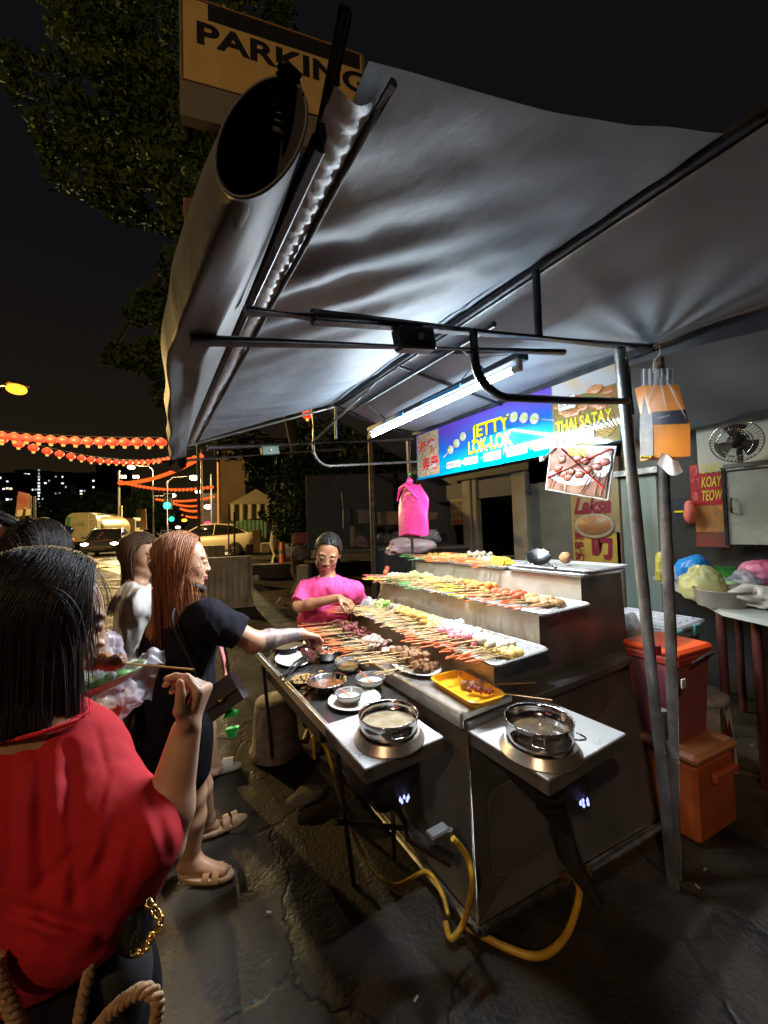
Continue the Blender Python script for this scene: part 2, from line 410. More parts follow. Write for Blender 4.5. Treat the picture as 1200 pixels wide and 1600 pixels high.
M_tarpd = mat('dark_tarp_inside', (.02, .02, .022), .6)
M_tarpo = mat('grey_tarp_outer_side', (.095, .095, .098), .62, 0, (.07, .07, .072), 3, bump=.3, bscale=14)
M_black_rub = mat('black_rubber', (.015, .015, .015), .7)
M_tape = mat('red_tape', (.35, .02, .04), .5)
M_card = mat('cardboard', (.3, .2, .11), .8, 0, (.22, .14, .07), 10)
M_wood = mat('weathered_wood', (.2, .12, .06), .7, 0, (.11, .07, .04), 14, stretch=(1, 8, 8))
M_white_pl = mat('white_plastic', (.68, .68, .66), .35)
M_red_pl = mat('red_plastic', (.5, .03, .02), .4)

# ================================================================== tarp canopy
RX, RZ, LX, LZ, EX, EZ = 1.16, 2.5, .255, 2.15, 2.0, 2.40
def lerp(a, b, t): return a+(b-a)*t
def sm(t): t = min(1, max(0, t)); return t*t*(3-2*t)
can = thing('tarp_canopy', (1.98, 1.7, 2.4), 'grey vinyl tarp canopy stretched over the skewer cart frame', 'canopy')
def left_slope(u, v):      # u: ridge->rail, v: near->far
    LX = lerp(.226, .255, min(1, v*4)); y = lerp(.30+.07*u, 2.53+.06*u-.16*math.sin(u*math.pi), v)
    x = lerp(RX, LX, u); z = lerp(RZ, LZ, u)
    z -= .045*math.sin(math.pi*u)*(.5+.5*math.sin(math.pi*v))
    cx = (u-.15)*1.1; k = math.exp(-((v-.26-.05*u)/.05)**2)        # tension folds that fan from the arm end
    z += .009*math.sin(34*(v*2.2-.35*u)+2*math.sin(3*u))*math.exp(-((v-.22)/.16)**2)*u**1.2
    z += .006*n1(x*1.3, y*6-x*2.2, 0, 1, 1)+.005*n1(x*4, y*17-x*5, 0, 1, 2)
    z += .012*n1(x*6, y*2, 0, 1, 5)*(1-u)
    return V(x, y, z)
MB().grid(left_slope, 70, 110).build('roof_panel', M_tarp, can)
def right_slope(u, v):
    y = lerp(.0, 2.62, v); x = lerp(RX, EX, u); z = lerp(RZ, EZ, u)
    z -= .03*math.sin(math.pi*u)*(1-.5*math.sin(math.pi*v))
    # creases gathering to the post top
    dx, dy = x-1.98, y-.82; a = math.atan2(dy, dx); r = math.hypot(dx, dy)
    z += .011*math.sin(a*17)*math.exp(-r*2.6)*min(1, r*7)
    z += .008*n1(x*3, y*4, 0, 1, 3)+.004*n1(x*9, y*6, 1, 1, 4)
    return V(x, y, z)
MB().grid(right_slope, 50, 110).build('roof_panel', M_tarp, can)
# hem along the eave
def hem(u, v):
    y = lerp(-.05, 2.62, v); return V(EX+.012+.012*n1(0, y, 0, 5, 6), y, EZ+.0-.075*u*(1+.3*math.sin(y*5)))
MB().grid(hem, 4, 80).build('eave_hem', mat('dark_hem', (.05, .05, .055), .5), can)
# wrinkled strip between sheet and rail
def strip(u, v):
    y = lerp(.40, 2.58, v); x = lerp(LX+.004, .195, u); w = math.exp(-((y-.6)/.55)**2)
    z = lerp(LZ, LZ-.02, u)-.012*math.sin(math.pi*u) + ((.0045)*math.sin(y*210+u*5+3*n1(0, y, 0, 6, 2)+u*2)*w + .003*n1(x*30, y*40, 0, 1, 8))*(.35+.65*math.sin(math.pi*u))
    return V(x, y, z)
MB().grid(strip, 10, 260).build('lacing_strip', mat('shiny_grey_vinyl', (.38, .38, .40), .42, 0, bump=.15, bscale=30), can)
m = MB(); m.tube([V(LX+.006, lerp(.37, 2.56, t/30), LZ-.006+.002*math.sin(t)) for t in range(31)], .006, 6); m.build('edge_cord', M_black, can)
# rolled-up side curtain outside the rail: cone-like roll, wide near the camera
def zc(t): return 2.05
CUR = [ # y, outer x, top z, bottom z  (profile outside the rail)
    (2.60, .12, 2.15, 2.02), (2.35, .10, 2.13, 1.99), (1.9, .075, 2.13, 1.985), (1.4, .05, 2.13, 1.99), (1.08, .035, 2.13, 2.005), (.95, .03, 2.13, 1.99), (.80, .035, 2.14, 1.97), (.62, .06, 2.16, 1.975), (.5, .085, 2.19, 1.995), (.44, .098, 2.22, 2.01)]
def endring(u):
    a = math.radians(50)-2*math.pi*u*-1; a = math.radians(35)+2*math.pi*u
    return P(408+70*math.cos(a)*1.0+14*math.sin(a), 215-92*math.sin(a)-20*math.cos(a), d=.45+.03*math.sin(a))
def cur(u, v):
    p = cur0(u, v); k = sm(max(0, (v-.62)/.38)); return p.lerp(endring(u*.93), k)
def cur0(u, v):
    t = v*(len(CUR)-1); i = min(int(t), len(CUR)-2); f = t-i; f = f*f*(3-2*f)*.5+f*.5
    y, xo, zt, zb = [lerp(CUR[i][k], CUR[i+1][k], f) for k in range(4)]
    fold = .012*math.sin(u*9+v*7)*math.sin(math.pi*u)
    a = math.pi*(.5-u)      # from the rail's top over the outside to the rail's bottom
    pr_ = [(.2, zt), (xo+.05, zt+.004), (xo+.006, zt-.03), (xo, (zt+zb)/2), (xo+.012, zb), (xo+.05, zb+.018), (xo+.085, zb+.03+.02*math.sin(v*9)), (.19, 2.108)]
    q = u*(len(pr_)-1); k = min(int(q), len(pr_)-2); g_ = q-k; g_ = g_*g_*(3-2*g_)*.6+g_*.4
    x = lerp(pr_[k][0], pr_[k+1][0], g_); z = lerp(pr_[k][1], pr_[k+1][1], g_); e = math.sin(math.pi*u)
    return V(x+e*.004*math.sin(y*14+u*5), y, z+e*(.006*math.sin(y*11+u*9)+.004*n1(x*20, y*9, z*20, 1, 3)))
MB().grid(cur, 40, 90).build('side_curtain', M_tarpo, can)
# dark lining of the open end and the second thin roll in it
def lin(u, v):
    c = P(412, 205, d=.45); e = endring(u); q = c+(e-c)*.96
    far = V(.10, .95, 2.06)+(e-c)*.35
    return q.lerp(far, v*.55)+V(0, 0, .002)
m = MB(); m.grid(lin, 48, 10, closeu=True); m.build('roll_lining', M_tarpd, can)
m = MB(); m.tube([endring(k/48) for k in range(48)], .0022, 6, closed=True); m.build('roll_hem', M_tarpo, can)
c1, c2 = P(452, 112, z=2.16), P(440, 215, z=2.11)
m = MB(); m.tube([c1, c1.lerp(c2, .5)+V(.004, 0, .002), c2], [.0135, .0145, .013], 18); m.tube([c1-(c2-c1)*.02, c1+(c2-c1)*.02], .0155, 18)
for k in range(7):
    q = c1.lerp(c2, .1+.12*k); m.tube([q, q+(c2-c1)*.015], .0155, 16)
m.build('inner_roll', mat('dark_vinyl_roll', (.035, .035, .038), .45), can)
# drooping far corner
def flap(u, v):
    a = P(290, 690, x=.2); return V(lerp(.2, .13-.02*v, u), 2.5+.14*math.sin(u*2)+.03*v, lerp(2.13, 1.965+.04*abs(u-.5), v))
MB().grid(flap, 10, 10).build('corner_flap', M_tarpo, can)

# ================================================================== steel frame of the canopy
fr = thing('canopy_frame', (1.98, .82, 0), 'welded tube frame with two posts and sliding arms carrying the tarp canopy', 'frame')
def post(mname, pts, r, m_): 
    o = MB().tube(pts, r, 16).build(mname, m_, fr); return o
pA = [V(1.905, .845, 0), V(1.80, .832, 1.15), V(1.715, .822, 2.31)]
post('post', [P(1052, 1385, z=0.0), P(1012, 990, y=.83), P(968, 545, y=.84)], .0225, M_galv)
post('post', [P(1068, 1378, z=0.0)+V(0, .03, 0), P(1048, 990, y=.86), P(1028, 540, y=.86)], .0235, M_rust)
q = P(1021, 1014, y=.825); MB().cyl(q-V(0, 0, .018), q+V(0, 0, .018), .0275, n=16).build('tape_wrap', M_tape, fr)
q0, q1 = P(971, 560, y=.838), P(982, 650, y=.836); MB().tube([q0, q1], .0238, 16).build('paint_patch', M_green, fr)
q = P(1032, 1130, y=.835); MB().cyl(q-V(0, 0, .06), q+V(0, 0, .06), .026, n=16).build('pipe_sleeve', M_galv, fr)
post('post', [V(2.05, 2.83, 0), V(1.985, 2.77, 2.37)], .02, M_galv)
MB().box((1.98, 1.75, 2.385), (.03, 1.86, .03)).build('eave_beam', M_bpaint, fr)
# ridge pole with light edge
m = MB(); m.cyl((RX, .0, RZ-.015), (RX, 2.5, RZ-.015), .017); m.build('ridge_pole', M_bpaint, fr)
m = MB(); m.box((RX+.024, 1.25, RZ-.022), (.012, 2.5, .02)); m.build('ridge_strip', M_galv, fr)
m = MB(); m.bbox((.2, 1.53, 2.118), (.018, 2.14, .024), .003); o = m.build('outer_rail', M_bpaint, fr)
a, b = P(541, 12, x=.2), V(.2, .46, 2.118); m = MB(); m.tube([a, b], .0085, 4); m.build('rail_end', M_bpaint, fr)
# near arm: box beam + sliding inner tube
A0, A1 = V(1.95, .822, 2.375), V(.178, .822, 2.062)
def arm(y, mm, steel):
    a0, a1 = A0.copy(), A1.copy(); a0.y = a1.y = y
    if y > 2: a0.z -= .03; a1.z += .05
    m = MB(); m.tube([a0, a0.lerp(a1, .915)], .019, 8); m.build('arm_tube', mm, fr)
    m = MB(); m.tube([a0.lerp(a1, .9), a1], .012, 10); m.build('sliding_tube', steel, fr)
    g = a0.lerp(a1, .75 if y < 2 else .69); m = MB(); M = Matrix.Rotation(-math.atan2(a0.z-a1.z, a0.x-a1.x), 3, 'Y')
    m.bbox(g+V(0, 0, -.038), (.12, .045, .06), .006, M=M); m.build('clamp_bracket', mm if y < 2 else M_green, fr)
    m = MB(); m.cyl(g+V(0, -.035, -.04), g+V(0, .035, -.04), .008, n=8); m.build('bolt', M_galv, fr)
    l0 = V(1.30, y, 2.215-(.01 if y > 2 else 0)); l1 = V(.075, y, 1.975+(.05 if y > 2 else 0))
    MB().tube([l0, l1], .0115, 10).build('lower_tube', steel, fr)
arm(.822, M_bpaint, M_bpaint); arm(2.66, M_galv, M_galv)
m = MB(); m.cyl((1.158, .822, 2.235), (1.16, .822, 2.485), .014); m.build('strut', M_bpaint, fr)
m = MB(); m.cyl((1.158, 2.5, 2.235), (1.16, 2.5, 2.485), .01); m.build('strut', M_galv, fr)
def jpipe(y, r, mm, dz=0):
    pts = [V(.838, y, 2.18+dz), V(.84, y, 2.09+dz)]
    for k in range(1, 9):
        a = math.pi/2*k/8; pts.append(V(.84+.13*(1-math.cos(a)), y, 2.09+dz-.095*math.sin(a)))
    pts += [V(1.3, y, 2.035+dz), V(1.73, y+.0, 2.095+dz)]
    MB().tube(pts, r, 10).build('bent_pipe', mm, fr)
jpipe(.815, .0135, M_bpaint)
pts = [P(488, 640, y=2.66), P(490, 690, y=2.66)]+[P(490+26*(1-math.cos(math.pi/2*k/8)), 700+28*math.sin(math.pi/2*k/8), y=2.66) for k in range(9)]+[P(640, 722, y=2.66), P(655, 721, y=2.72)]
MB().tube(pts, .011, 10).build('bent_pipe', M_galv, fr)
# far gable poles and braces
for a, b, r in ((V(1.16, 2.5, 2.47), V(1.98, 2.72, 2.38), .012), (V(1.16, 2.5, 2.47), V(.2, 2.6, 2.12), .009), (V(1.0, 2.6, 2.2), V(1.16, 1.9, 2.46), .007), (V(1.16, 1.5, 2.46), V(1.55, 1.1, 2.39), .01), (V(1.98, 1.7, 2.37), V(1.16, 1.7, 2.47), .01)):
    MB().cyl(a, b, r, n=8).build('brace', M_bpaint if r > .0095 else M_galv, fr)
m = MB(); m.cyl((1.165, 1.02, 2.38), (1.165, 2.32, 2.38), .0125, n=8); m.build('light_rail', M_bpaint, fr)

# ================================================================== fluorescent tube
TL0, TL1 = V(1.32, 2.27, 2.225), V(1.32, 1.045, 2.243)
lt = thing('fluorescent_lamp', (1.33, 1.66, 2.27), 'lit fluorescent tube on a dark batten hanging under the grey tarp canopy', 'lamp')
m = MB(); m.cyl(TL0, TL1, .0135, n=18, caps=False)
m.build('tube', glow('tube_glow', (.76, .89, 1.), 90, True), lt)
m = MB(); 
for a, b in ((TL0, TL1), (TL1, TL0)):
    d = (b-a).normalized(); m.cyl(a-d*.018, a+d*.022, .015, n=14); m.bbox(a-d*.012+V(0, 0, .02), (.022, .022, .075), .004)
m.build('end_cap', mat('lamp_cap', (.5, .48, .42), .4), lt)
m = MB(); m.bbox(TL0.lerp(TL1, .5)+V(.012, 0, .046), (.062, 1.28, .03), .004, M=Matrix.Rotation(-.0147, 3, 'X')); m.build('batten', M_bpaint, lt)
m = MB(); m.box(TL0.lerp(TL1, .25)+V(-.022, 0, .034), (.006, .22, .022)); m.build('blue_cover', mat('blue_cover', (.03, .3, .6), .4), lt); MB().box(TL0.lerp(TL1, .62)+V(-.022, 0, .034), (.006, .3, .022)).build('blue_cover', MATS['blue_cover'], lt)
m = MB()
for t in (.15, .85): q = TL0.lerp(TL1, t); m.cyl(q+V(.012, 0, .06), V(1.165, q.y, 2.38), .004, n=6)
m.tube([TL1+V(.01, .05, .08), TL1+V(-.01, .2, .12), TL1+V(.03, .36, .08)], .0025, 5); m.build('hanger', M_black, lt)
area_light('tube_light', (1.335, 1.66, 2.21), (1.30, 1.66, 0), .03, 1.2, 62, (.86, .94, 1.0))

# ================================================================== cart
ct = thing('food_cart', (1.75, 2.05, 0), 'long stainless steel skewer cart with three stepped shelves under the canopy', 'food cart')
Yn, Yf, Ytop = 1.16, 2.78, 2.84
m = MB(); q = [V(1.077, 1.135, .06), V(2.2, 1.01, .06), V(2.2, Yf, .06), V(1.077, Yf, .06), V(1.077, Yn, .775), V(2.44, 1.19, .775), V(2.44, Yf, .775), V(1.077, Yf, .775)]
m.hexa(q); m.build('cabinet', M_steeld, ct)
m = MB(); m.tube([V(1.07, 1.12, .05), V(2.21, .985, .05)], .022, 4); m.tube([V(1.06, 1.12, .05), V(1.06, Yf, .05)], .02, 4); m.build('bottom_rim', mat('rim_steel', (.3, .29, .27), .4, .8, (.12, .1, .08), 20), ct)
m = MB(); m.tube([V(1.067, 1.136, .07), V(1.067, 1.152, .77)], .006, 6); m.build('corner_seam', M_steel, ct)
# rounded recess opening on the end panel
def rrect(cx, cz, w, h, r, n=6):
    o = []
    for k, (sx, sz) in enumerate(((1, 1), (-1, 1), (-1, -1), (1, -1))):
        for i in range(n+1):
            a = math.pi/2*(k+i/n); o.append((cx+sx*(w/2-r)+r*math.cos(a), cz+sz*(h/2-r)+r*math.sin(a)))
    return o
def endpt(x, z, off=.004): return V(x, lerp(1.135, 1.16, (z-.06)/.715)-(x-1.077)*.108*(1-(z-.06)/.9)-off, z)
fr_o = rrect(1.36, .36, .42, .34, .06); fr_i = rrect(1.36, .36, .405, .325, .055)
m = MB(); n_ = len(fr_o); vs = [endpt(x, z, .006) for x, z in fr_o]+[endpt(x, z, .006) for x, z in fr_i]; m.add(vs, [(i, (i+1) % n_, n_+(i+1) % n_, n_+i) for i in range(n_)]); 
m.build('opening_rim', M_steel, ct)
m = MB(); vs = [endpt(x, z, .003) for x, z in fr_i]; m.add(vs, [tuple(range(n_))]); m.build('opening_panel', M_steeld, ct)
fr_d = rrect(1.52, .33, .1, .24, .045); m = MB(); m.add([endpt(x, z, .009) for x, z in fr_d], [tuple(range(len(fr_d)))]); m.build('dark_opening', M_black, ct)
# counter slab, lip and platform
m = MB(); m.bbox((1.80, (Yn+Yf)/2, .797), (1.46, Yf-Yn+.02, .04), .006); m.build('counter', M_steeld, ct)
m = MB(); m.bbox((1.20, (1.165+Yf)/2, .8345), (.30, Yf-1.165, .03), .005); m.bbox((1.058, (1.165+Yf)/2, .822), (.02, Yf-1.165, .07), .006); m.build('front_ledge', M_steel, ct)
# steps
Ye = 1.25
st = [(1.33, .82, .975), (1.66, .975, 1.135), (2.03, 1.135, 1.282)]
prof = [(1.33, .818), (1.33, .975), (1.66, .975), (1.66, 1.135), (2.03, 1.135), (2.03, 1.282), (2.45, 1.282), (2.49, .818)]
m = MB()
m.add([V(x, Ye, z) for x, z in prof], [tuple(range(8))]); m.build('end_panel', M_steeld, ct)
m = MB(); m.add([V(x, Yf-.01, z) for x, z in prof], [tuple(range(8))]); m.build('end_panel', M_steeld, ct)
for i, (x, z0, z1) in enumerate(st):
    m = MB(); m.add([V(x-.003, Ye-.004, z0), V(x-.003, Yf, z0), V(x-.003, Yf, z1), V(x-.003, Ye-.004, z1)], [(0, 1, 2, 3)]); m.build('step_front', mat('step_steel', (.66, .60, .50), .42, .45, (.50, .42, .30), 7, bump=.1, bscale=60, rvar=.1), ct)  # warm bright tone stands in for lit food reflected in the steel
    x1 = st[i+1][0] if i < 2 else 2.45
    m = MB(); m.add([V(x-.003, Ye-.004, z1+.002), V(x-.003, Yf, z1+.002), V(x1-.005, Yf, z1+.002), V(x1-.005, Ye-.004, z1+.002)], [(0, 1, 2, 3)]); m.build('step_top', M_steel, ct)
m = MB(); m.add([V(2.45, Ye, 1.282), V(2.45, Yf, 1.282), V(2.49, Yf, .818), V(2.49, Ye, .818)], [(0, 1, 2, 3)]); m.build('back_panel', M_steeld, ct)
# side shelf (customer side)
SXL = .632
m = MB(); m.bbox(((SXL+1.046)/2, (1.52+Yf)/2, .765), (1.046-SXL, Yf-1.52, .03), .005); m.build('side_shelf', mat('greasy_steel_shelf', (.2, .2, .195), .24, .85, (.1, .095, .085), 9, bump=.2, bscale=30, rvar=.1), ct)
m = MB(); m.tube([V(SXL, 1.5, .778), V(SXL, Yf+.01, .778)], .009, 8); m.bbox((SXL+.004, 2.16, .75), (.012, 1.24, .055), .003); m.build('shelf_rim', M_steel, ct)
m = MB(); m.bbox((.80, 2.3, .66), (.22, 1.1, .17), .01); m.build('under_shelf_box', M_black, ct)
# burners: plate + skirt + burner under + legs
def burner(c, sx, sy, nm='burner_plate'):
    pl = MB(); pl.bbox((c[0], c[1], .782), (sx, sy, .012), .003); p_ = pl.build(nm, M_steelw, ct)
    sk = MB()
    sk.box((c[0], c[1]-sy/2+.004, .755), (sx-.004, .005, .042)); sk.box((c[0]-sx/2+.004, c[1], .755), (.005, sy-.014, .042)); sk.box((c[0]+sx/2-.004, c[1], .755), (.005, sy-.014, .042)); sk.build('plate_skirt', M_steeld, p_)
    b = MB(); b.lathe([(.14, .735), (.145, .62), (.10, .58), (.05, .56), (.045, .5), (0, .5)], (c[0], c[1], 0), 24); b.build('burner', M_black, p_)
    f = MB()
    for k in range(5): a = k*1.25; f.lathe([(.0035, 0), (.005, .006), (.0, .02)], (c[0]+.018*math.cos(a), c[1]-.148+.01*math.sin(a), .6), 8)
    f.build('flame', glow('gas_flame', (.35, .38, 1.), 1.6), p_)
    return p_
B1, B2 = (.79, 1.345), (1.305, .975)
burner(B1, .345, .35); burner(B2, .47, .36)
# burner supports, valves, pipes
m = MB()
m.tube([V(.80, 1.3, .56), V(.86, 1.27, .40), V(.97, 1.16, .33)], [.03, .026, .022], 10); m.build('gas_pipe', M_black, ct)
m = MB(); m.tube([V(1.30, .95, .53), V(1.34, .93, .35), V(1.42, .86, .16)], [.045, .04, .016], 10); m.build('gas_pipe', M_black, ct)
m = MB(); q = P(985, 1368, y=.86)
m = MB(); q = P(900, 1368, z=.13); m.cyl(q+V(-.05, .02, 0), q+V(.05, -.02, 0), .014, n=10); m.cyl(q+V(-.055, .02, 0), q+V(-.045, .018, 0), .026, n=8); m.cyl(q+V(.045, -.018, 0), q+V(.055, -.02, 0), .024, n=8); m.build('gas_valve', mat('brass', (.4, .25, .08), .35, .9), ct)
m = MB(); m.cyl(P(885, 1270, z=.35), q+V(-.01, 0, .02), .006, n=8); m.build('valve_rod', M_steel, ct)
m = MB(); q2 = P(702, 1300, y=1.17); m.bbox(q2+V(-.04, .02, .0), (.09, .05, .03), .006); m.cyl(q2+V(0, 0, .01), q2+V(.01, -.01, -.06), .014, n=10); m.build('gas_valve', M_steeld, ct)
m = MB()
for a, b in ((V(.66, 2.7, .76), V(.72, 2.7, 0)), (V(.70, 1.62, .75), V(.78, 1.62, .0)), (V(1.0, 1.62, .75), V(1.0, 1.62, .0)), (V(.7, 1.62, .3), V(1.06, 1.62, .12))): MB().cyl(a, b, .012, n=8).build('shelf_leg', M_rust, ct)
def wheel(c, r=.11):
    m = MB(); m.lathe([(r*.55, -.022), (r*.9, -.025), (r, -.012), (r, .012), (r*.9, .025), (r*.55, .022)], c, 24, axis=(1, 0, 0)); o = m.build('wheel', M_black_rub, ct)
    m = MB(); m.lathe([(0, -.015), (r*.56, -.012), (r*.56, .012), (0, .015)], c, 20, axis=(1, 0, 0)); m.build('rim', M_steeld, o)
wheel((1.3, 2.5, .11)); wheel((2.1, 2.5, .11)); wheel((2.05, 1.3, .11)); wheel((1.3, 1.35, .11))

# ------------------------------------------------------------------ hoses
def smooth(pts, n=8):
    out = []
    for i in range(len(pts)-1):
        p0, p1, p2, p3 = pts[max(i-1, 0)], pts[i], pts[i+1], pts[min(i+2, len(pts)-1)]
        for k in range(n):
            t = k/n; out.append(.5*((2*p1)+(p2-p0)*t+(2*p0-5*p1+4*p2-p3)*t*t+(3*p1-p0-3*p2+p3)*t**3))
    return out+[pts[-1]]
def hose(pts, r, label):
    o = MB().tube(smooth(pts), r, 10).build('gas_hose', M_hose, None, pts[0]); tag(o, label, 'hose', 'yellow gas hoses of the cart'); return o
hose([q+V(0, 0, -.01), P(905, 1400, z=.1), P(885, 1460, z=.035), P(845, 1493, z=.016), P(790, 1480, z=.016), P(725, 1445, z=.016)], .0135, 'thick yellow gas hose looping on the ground from the brass valve at the right burner')
hose([P(708, 1310, y=1.14), P(730, 1340, y=1.12), P(738, 1385, y=1.09), P(725, 1440, z=.06), P(705, 1466, z=.03), P(696, 1440, z=.05)], .0115, 'yellow gas hose hanging in a loop from the valve of the left burner')
hose([P(487, 1150, z=.55), P(510, 1170, z=.45), P(535, 1255, z=.22), P(570, 1340, z=.06), P(615, 1383, z=.02), P(665, 1362, z=.05), P(690, 1395, z=.07), P(700, 1430, z=.05)], .0095, 'long thin yellow gas hose curving from under the side shelf to the cart corner')
hose([P(470, 1110, z=.6), P(488, 1150, z=.5), P(492, 1185, z=.35)], .009, 'short bent yellow hose end under the far side shelf')
# ================================================================== trays, pots, bowls
def tray(c, L, Wd, rz=0, h=.022, label='', m_=mat('tray_steel', (.72, .72, .71), .3, .7, (.6, .6, .6), 8, rvar=.06), group='steel food trays', name='steel_tray', cat='tray', r=.03, flare=.012):
    m = MB(); n = 6
    def ring(w, l, z, rr):
        o = []
        for k, (sx, sy) in enumerate(((1, 1), (-1, 1), (-1, -1), (1, -1))):
            for i in range(n):
                a = math.pi/2*(k+i/(n-1)); o.append((sx*(w/2-rr)+rr*math.cos(a), sy*(l/2-rr)+rr*math.sin(a), z))
        return o
    R = [ring(Wd+2*flare+.012, L+2*flare+.012, h-.005, r+.012), ring(Wd+2*flare, L+2*flare, h, r+.01), ring(Wd+.002+2*flare*.5, L+.002+2*flare*.5, h-.004, r), ring(Wd-.004, L-.004, .004, r), ring(Wd*.02, L*.02, .004, .0005)]
    lo = [ring(Wd+2*flare+.006, L+2*flare+.006, h-.008, r+.01), ring(Wd, L, 0, r), ring(Wd*.02, L*.02, 0, .0005)]
    M = Matrix.Rotation(rz, 3, 'Z'); N_ = 4*n
    def put(rs, flip):
        vs = [M @ Vector(p) + Vector(c) for q in rs for p in q]
        fs = [(j*N_+i, j*N_+(i+1) % N_, (j+1)*N_+(i+1) % N_, (j+1)*N_+i) for j in range(len(rs)-1) for i in range(N_)]
        m.add(vs, [f[::-1] for f in fs] if flip else fs, False)
    put(R, False); put([R[0]]+lo, True)
    o = m.build(name, m_, None, c); return tag(o, label, cat, group)
T1, T2, T3 = .982, 1.142, 1.289
tray((1.43, 1.44, T1), .54, .34, 0, label='steel tray of fish balls and yellow tofu at the near end of the lowest step')
tray((1.43, 2.02, T1), .54, .34, 0, label='steel tray of golden fish cakes in the middle of the lowest step')
tray((1.43, 2.53, T1), .42, .34, 0, label='steel tray with white noodles and greens at the far end of the lowest step')
tray((1.80, 1.45, T2), .54, .36, 0, label='steel tray of fish cakes and red sausages at the near end of middle step')
tray((1.80, 2.04, T2), .54, .36, 0, label='steel tray of orange fried skewers in the middle of the middle step')
tray((1.80, 2.55, T2), .42, .36, 0, label='steel tray with green okra at the far end of the middle step')
tray((2.20, 1.46, T3), .50, .40, 0, label='lower of the two nearly empty steel trays at the near end of the top step')
tray((2.21, 1.44, T3+.024), .50, .40, .03, h=.018, label='upper nearly empty steel tray with the slotted ladle on the top step')
tray((2.20, 2.04, T3), .54, .38, 0, label='steel tray of corn and rolls in the middle of the top step')
tray((2.20, 2.55, T3), .42, .38, 0, label='steel tray beside the pink bag at the far end of the top step')

def pot(c, r, h, label, handle_dir, ring_m=M_steel, bail=False):
    t = thing('cooking_pot', c, label, 'pot', 'steel soup pots on the burner plates')
    x, y, z = c
    m = MB(); m.lathe([(r*1.21, 0), (r*1.22, .005)], c, 48); m.lathe([(r*1.22, .005), (r*1.06, .032)], c, 48); m.lathe([(r*1.06, .032), (r*.98, .032)], c, 48); m.build('wind_ring', ring_m, t)
    m = MB(); m.lathe([(r*.90, .02), (r*.97, .05), (r, .07), (r, h), (r*1.03, h+.002), (r*1.03, h+.006), (r*.985, h+.004), (r*.975, h-.01), (r*.965, h*.55), (0.001, h*.55)], c, 56)
    m.build('pot_body', M_chrome, t)
    m = MB(); m.lathe([(r*.966, h*.6), (.001, h*.602)], c, 40); m.build('broth', mat('broth', (.32, .26, .17), .12, 0, (.2, .15, .09), 20) if not bail else mat('dark_broth', (.05, .035, .025), .1, 0, (.09, .06, .03), 20), t)
    d = Vector(handle_dir).normalized(); s = V(-d.y, d.x, 0); q = V(x, y, z+h*.72)+d*(r*1.0)
    m = MB(); m.tube([q+s*.018, q+s*.018+d*.022, q-s*.018+d*.022, q-s*.018], .0035, 6); m.bbox(q, (.03, .006, .018), .002, rz=math.atan2(s.y, s.x)); m.build('handle', M_chrome, t)
    if bail:
        pts = []
        for k in range(25):
            a = math.pi*k/24; pts.append(V(x, y, z+h*.72)+s*(r*1.06*math.cos(a))*1+(-d*-1)*(0)+V(d.x, d.y, 0)*0+V(.55, -.45, -.28)*(r*1.12*math.sin(a)))
        m = MB(); m.tube(pts, .0035, 6); m.build('bail_handle', M_chrome, t)
    return t
pot((.785, 1.283, .788), .112, .09, 'steaming steel pot on the left burner plate beside the white saucer', (-.3, -.95, 0))
pot((1.19, .915, .788), .115, .105, 'deep steel pot with a wire bail handle on the right burner plate', (-.8, -.6, 0), bail=True)

def bowl(c, r, h, m_, label, cat='bowl', group='steel and glass bowls on the side shelf', fill=None, name='steel_bowl', flare=1.0, fl=.6):
    t = thing(name, c, label, cat, group)
    m = MB(); m.lathe([(.001, .0), (r*.6, 0), (r*.85, h*.4), (r*.98, h), (r*1.04*flare, h+.003), (r*1.03*flare, h+.006), (r*.95, h), (r*.82, h*.45), (r*.58, .006), (.001, .006)], c, 40); m.build('bowl_body', m_, t)
    if fill: m = MB(); m.lathe([(r*(.72+.2*fl), h*fl), (r*.4, h*fl+.003), (.001, h*fl+.002)], c, 30, wob=.0); m.build('sauce', fill, t)
    return t
M_glass = mat('clear_glass', (.85, .86, .85), .05, 0, trans=.85)
M_redsauce = mat('chilli_sauce', (.45, .06, .01), .15, 0, (.3, .12, .02), 60, bump=.3)
M_bsauce = mat('satay_sauce', (.10, .035, .012), .15, 0, (.22, .09, .03), 30, bump=.4)
M_green_s = mat('herb_relish', (.12, .16, .02), .4, 0, (.4, .1, .02), 70, bump=.5)
M_ws = mat('white_dip', (.6, .58, .5), .2)
SZ = .781
bowl((.765, 1.83, SZ), .098, .052, M_chrome, 'wide steel bowl of dark brown satay sauce on the side shelf', fill=M_bsauce)
bowl((.94, 2.24, SZ), .075, .06, M_chrome, 'steel bowl of red chilli sauce with a ladle behind the white oval plate', fill=M_redsauce)
bowl((.965, 2.0, SZ), .072, .055, M_glass, 'glass bowl of green herb relish at the middle of the side shelf', fill=M_green_s, name='glass_bowl')
bowl((.965, 1.74, SZ), .075, .05, M_glass, 'glass bowl with an orange spoon beside the skewer handles on the side shelf', fill=M_ws, name='glass_bowl')
t = thing('saucer', (.80, 1.64, SZ), 'white oval saucer holding a small glass dip bowl beside the left pot', 'plate')
m = MB(); m.lathe([(.001, 0), (.07, 0), (.115, .012), (.125, .018), (.123, .021), (.07, .006), (.001, .006)], (.82, 1.64, SZ), 40, sx=1.0, sy=.95); m.build('rim', M_enamel, t)
bowl((.79, 1.635, SZ+.007), .062, .045, M_glass, 'small glass bowl of white dip with a red spoon standing on the white saucer', fill=M_ws, name='glass_bowl')
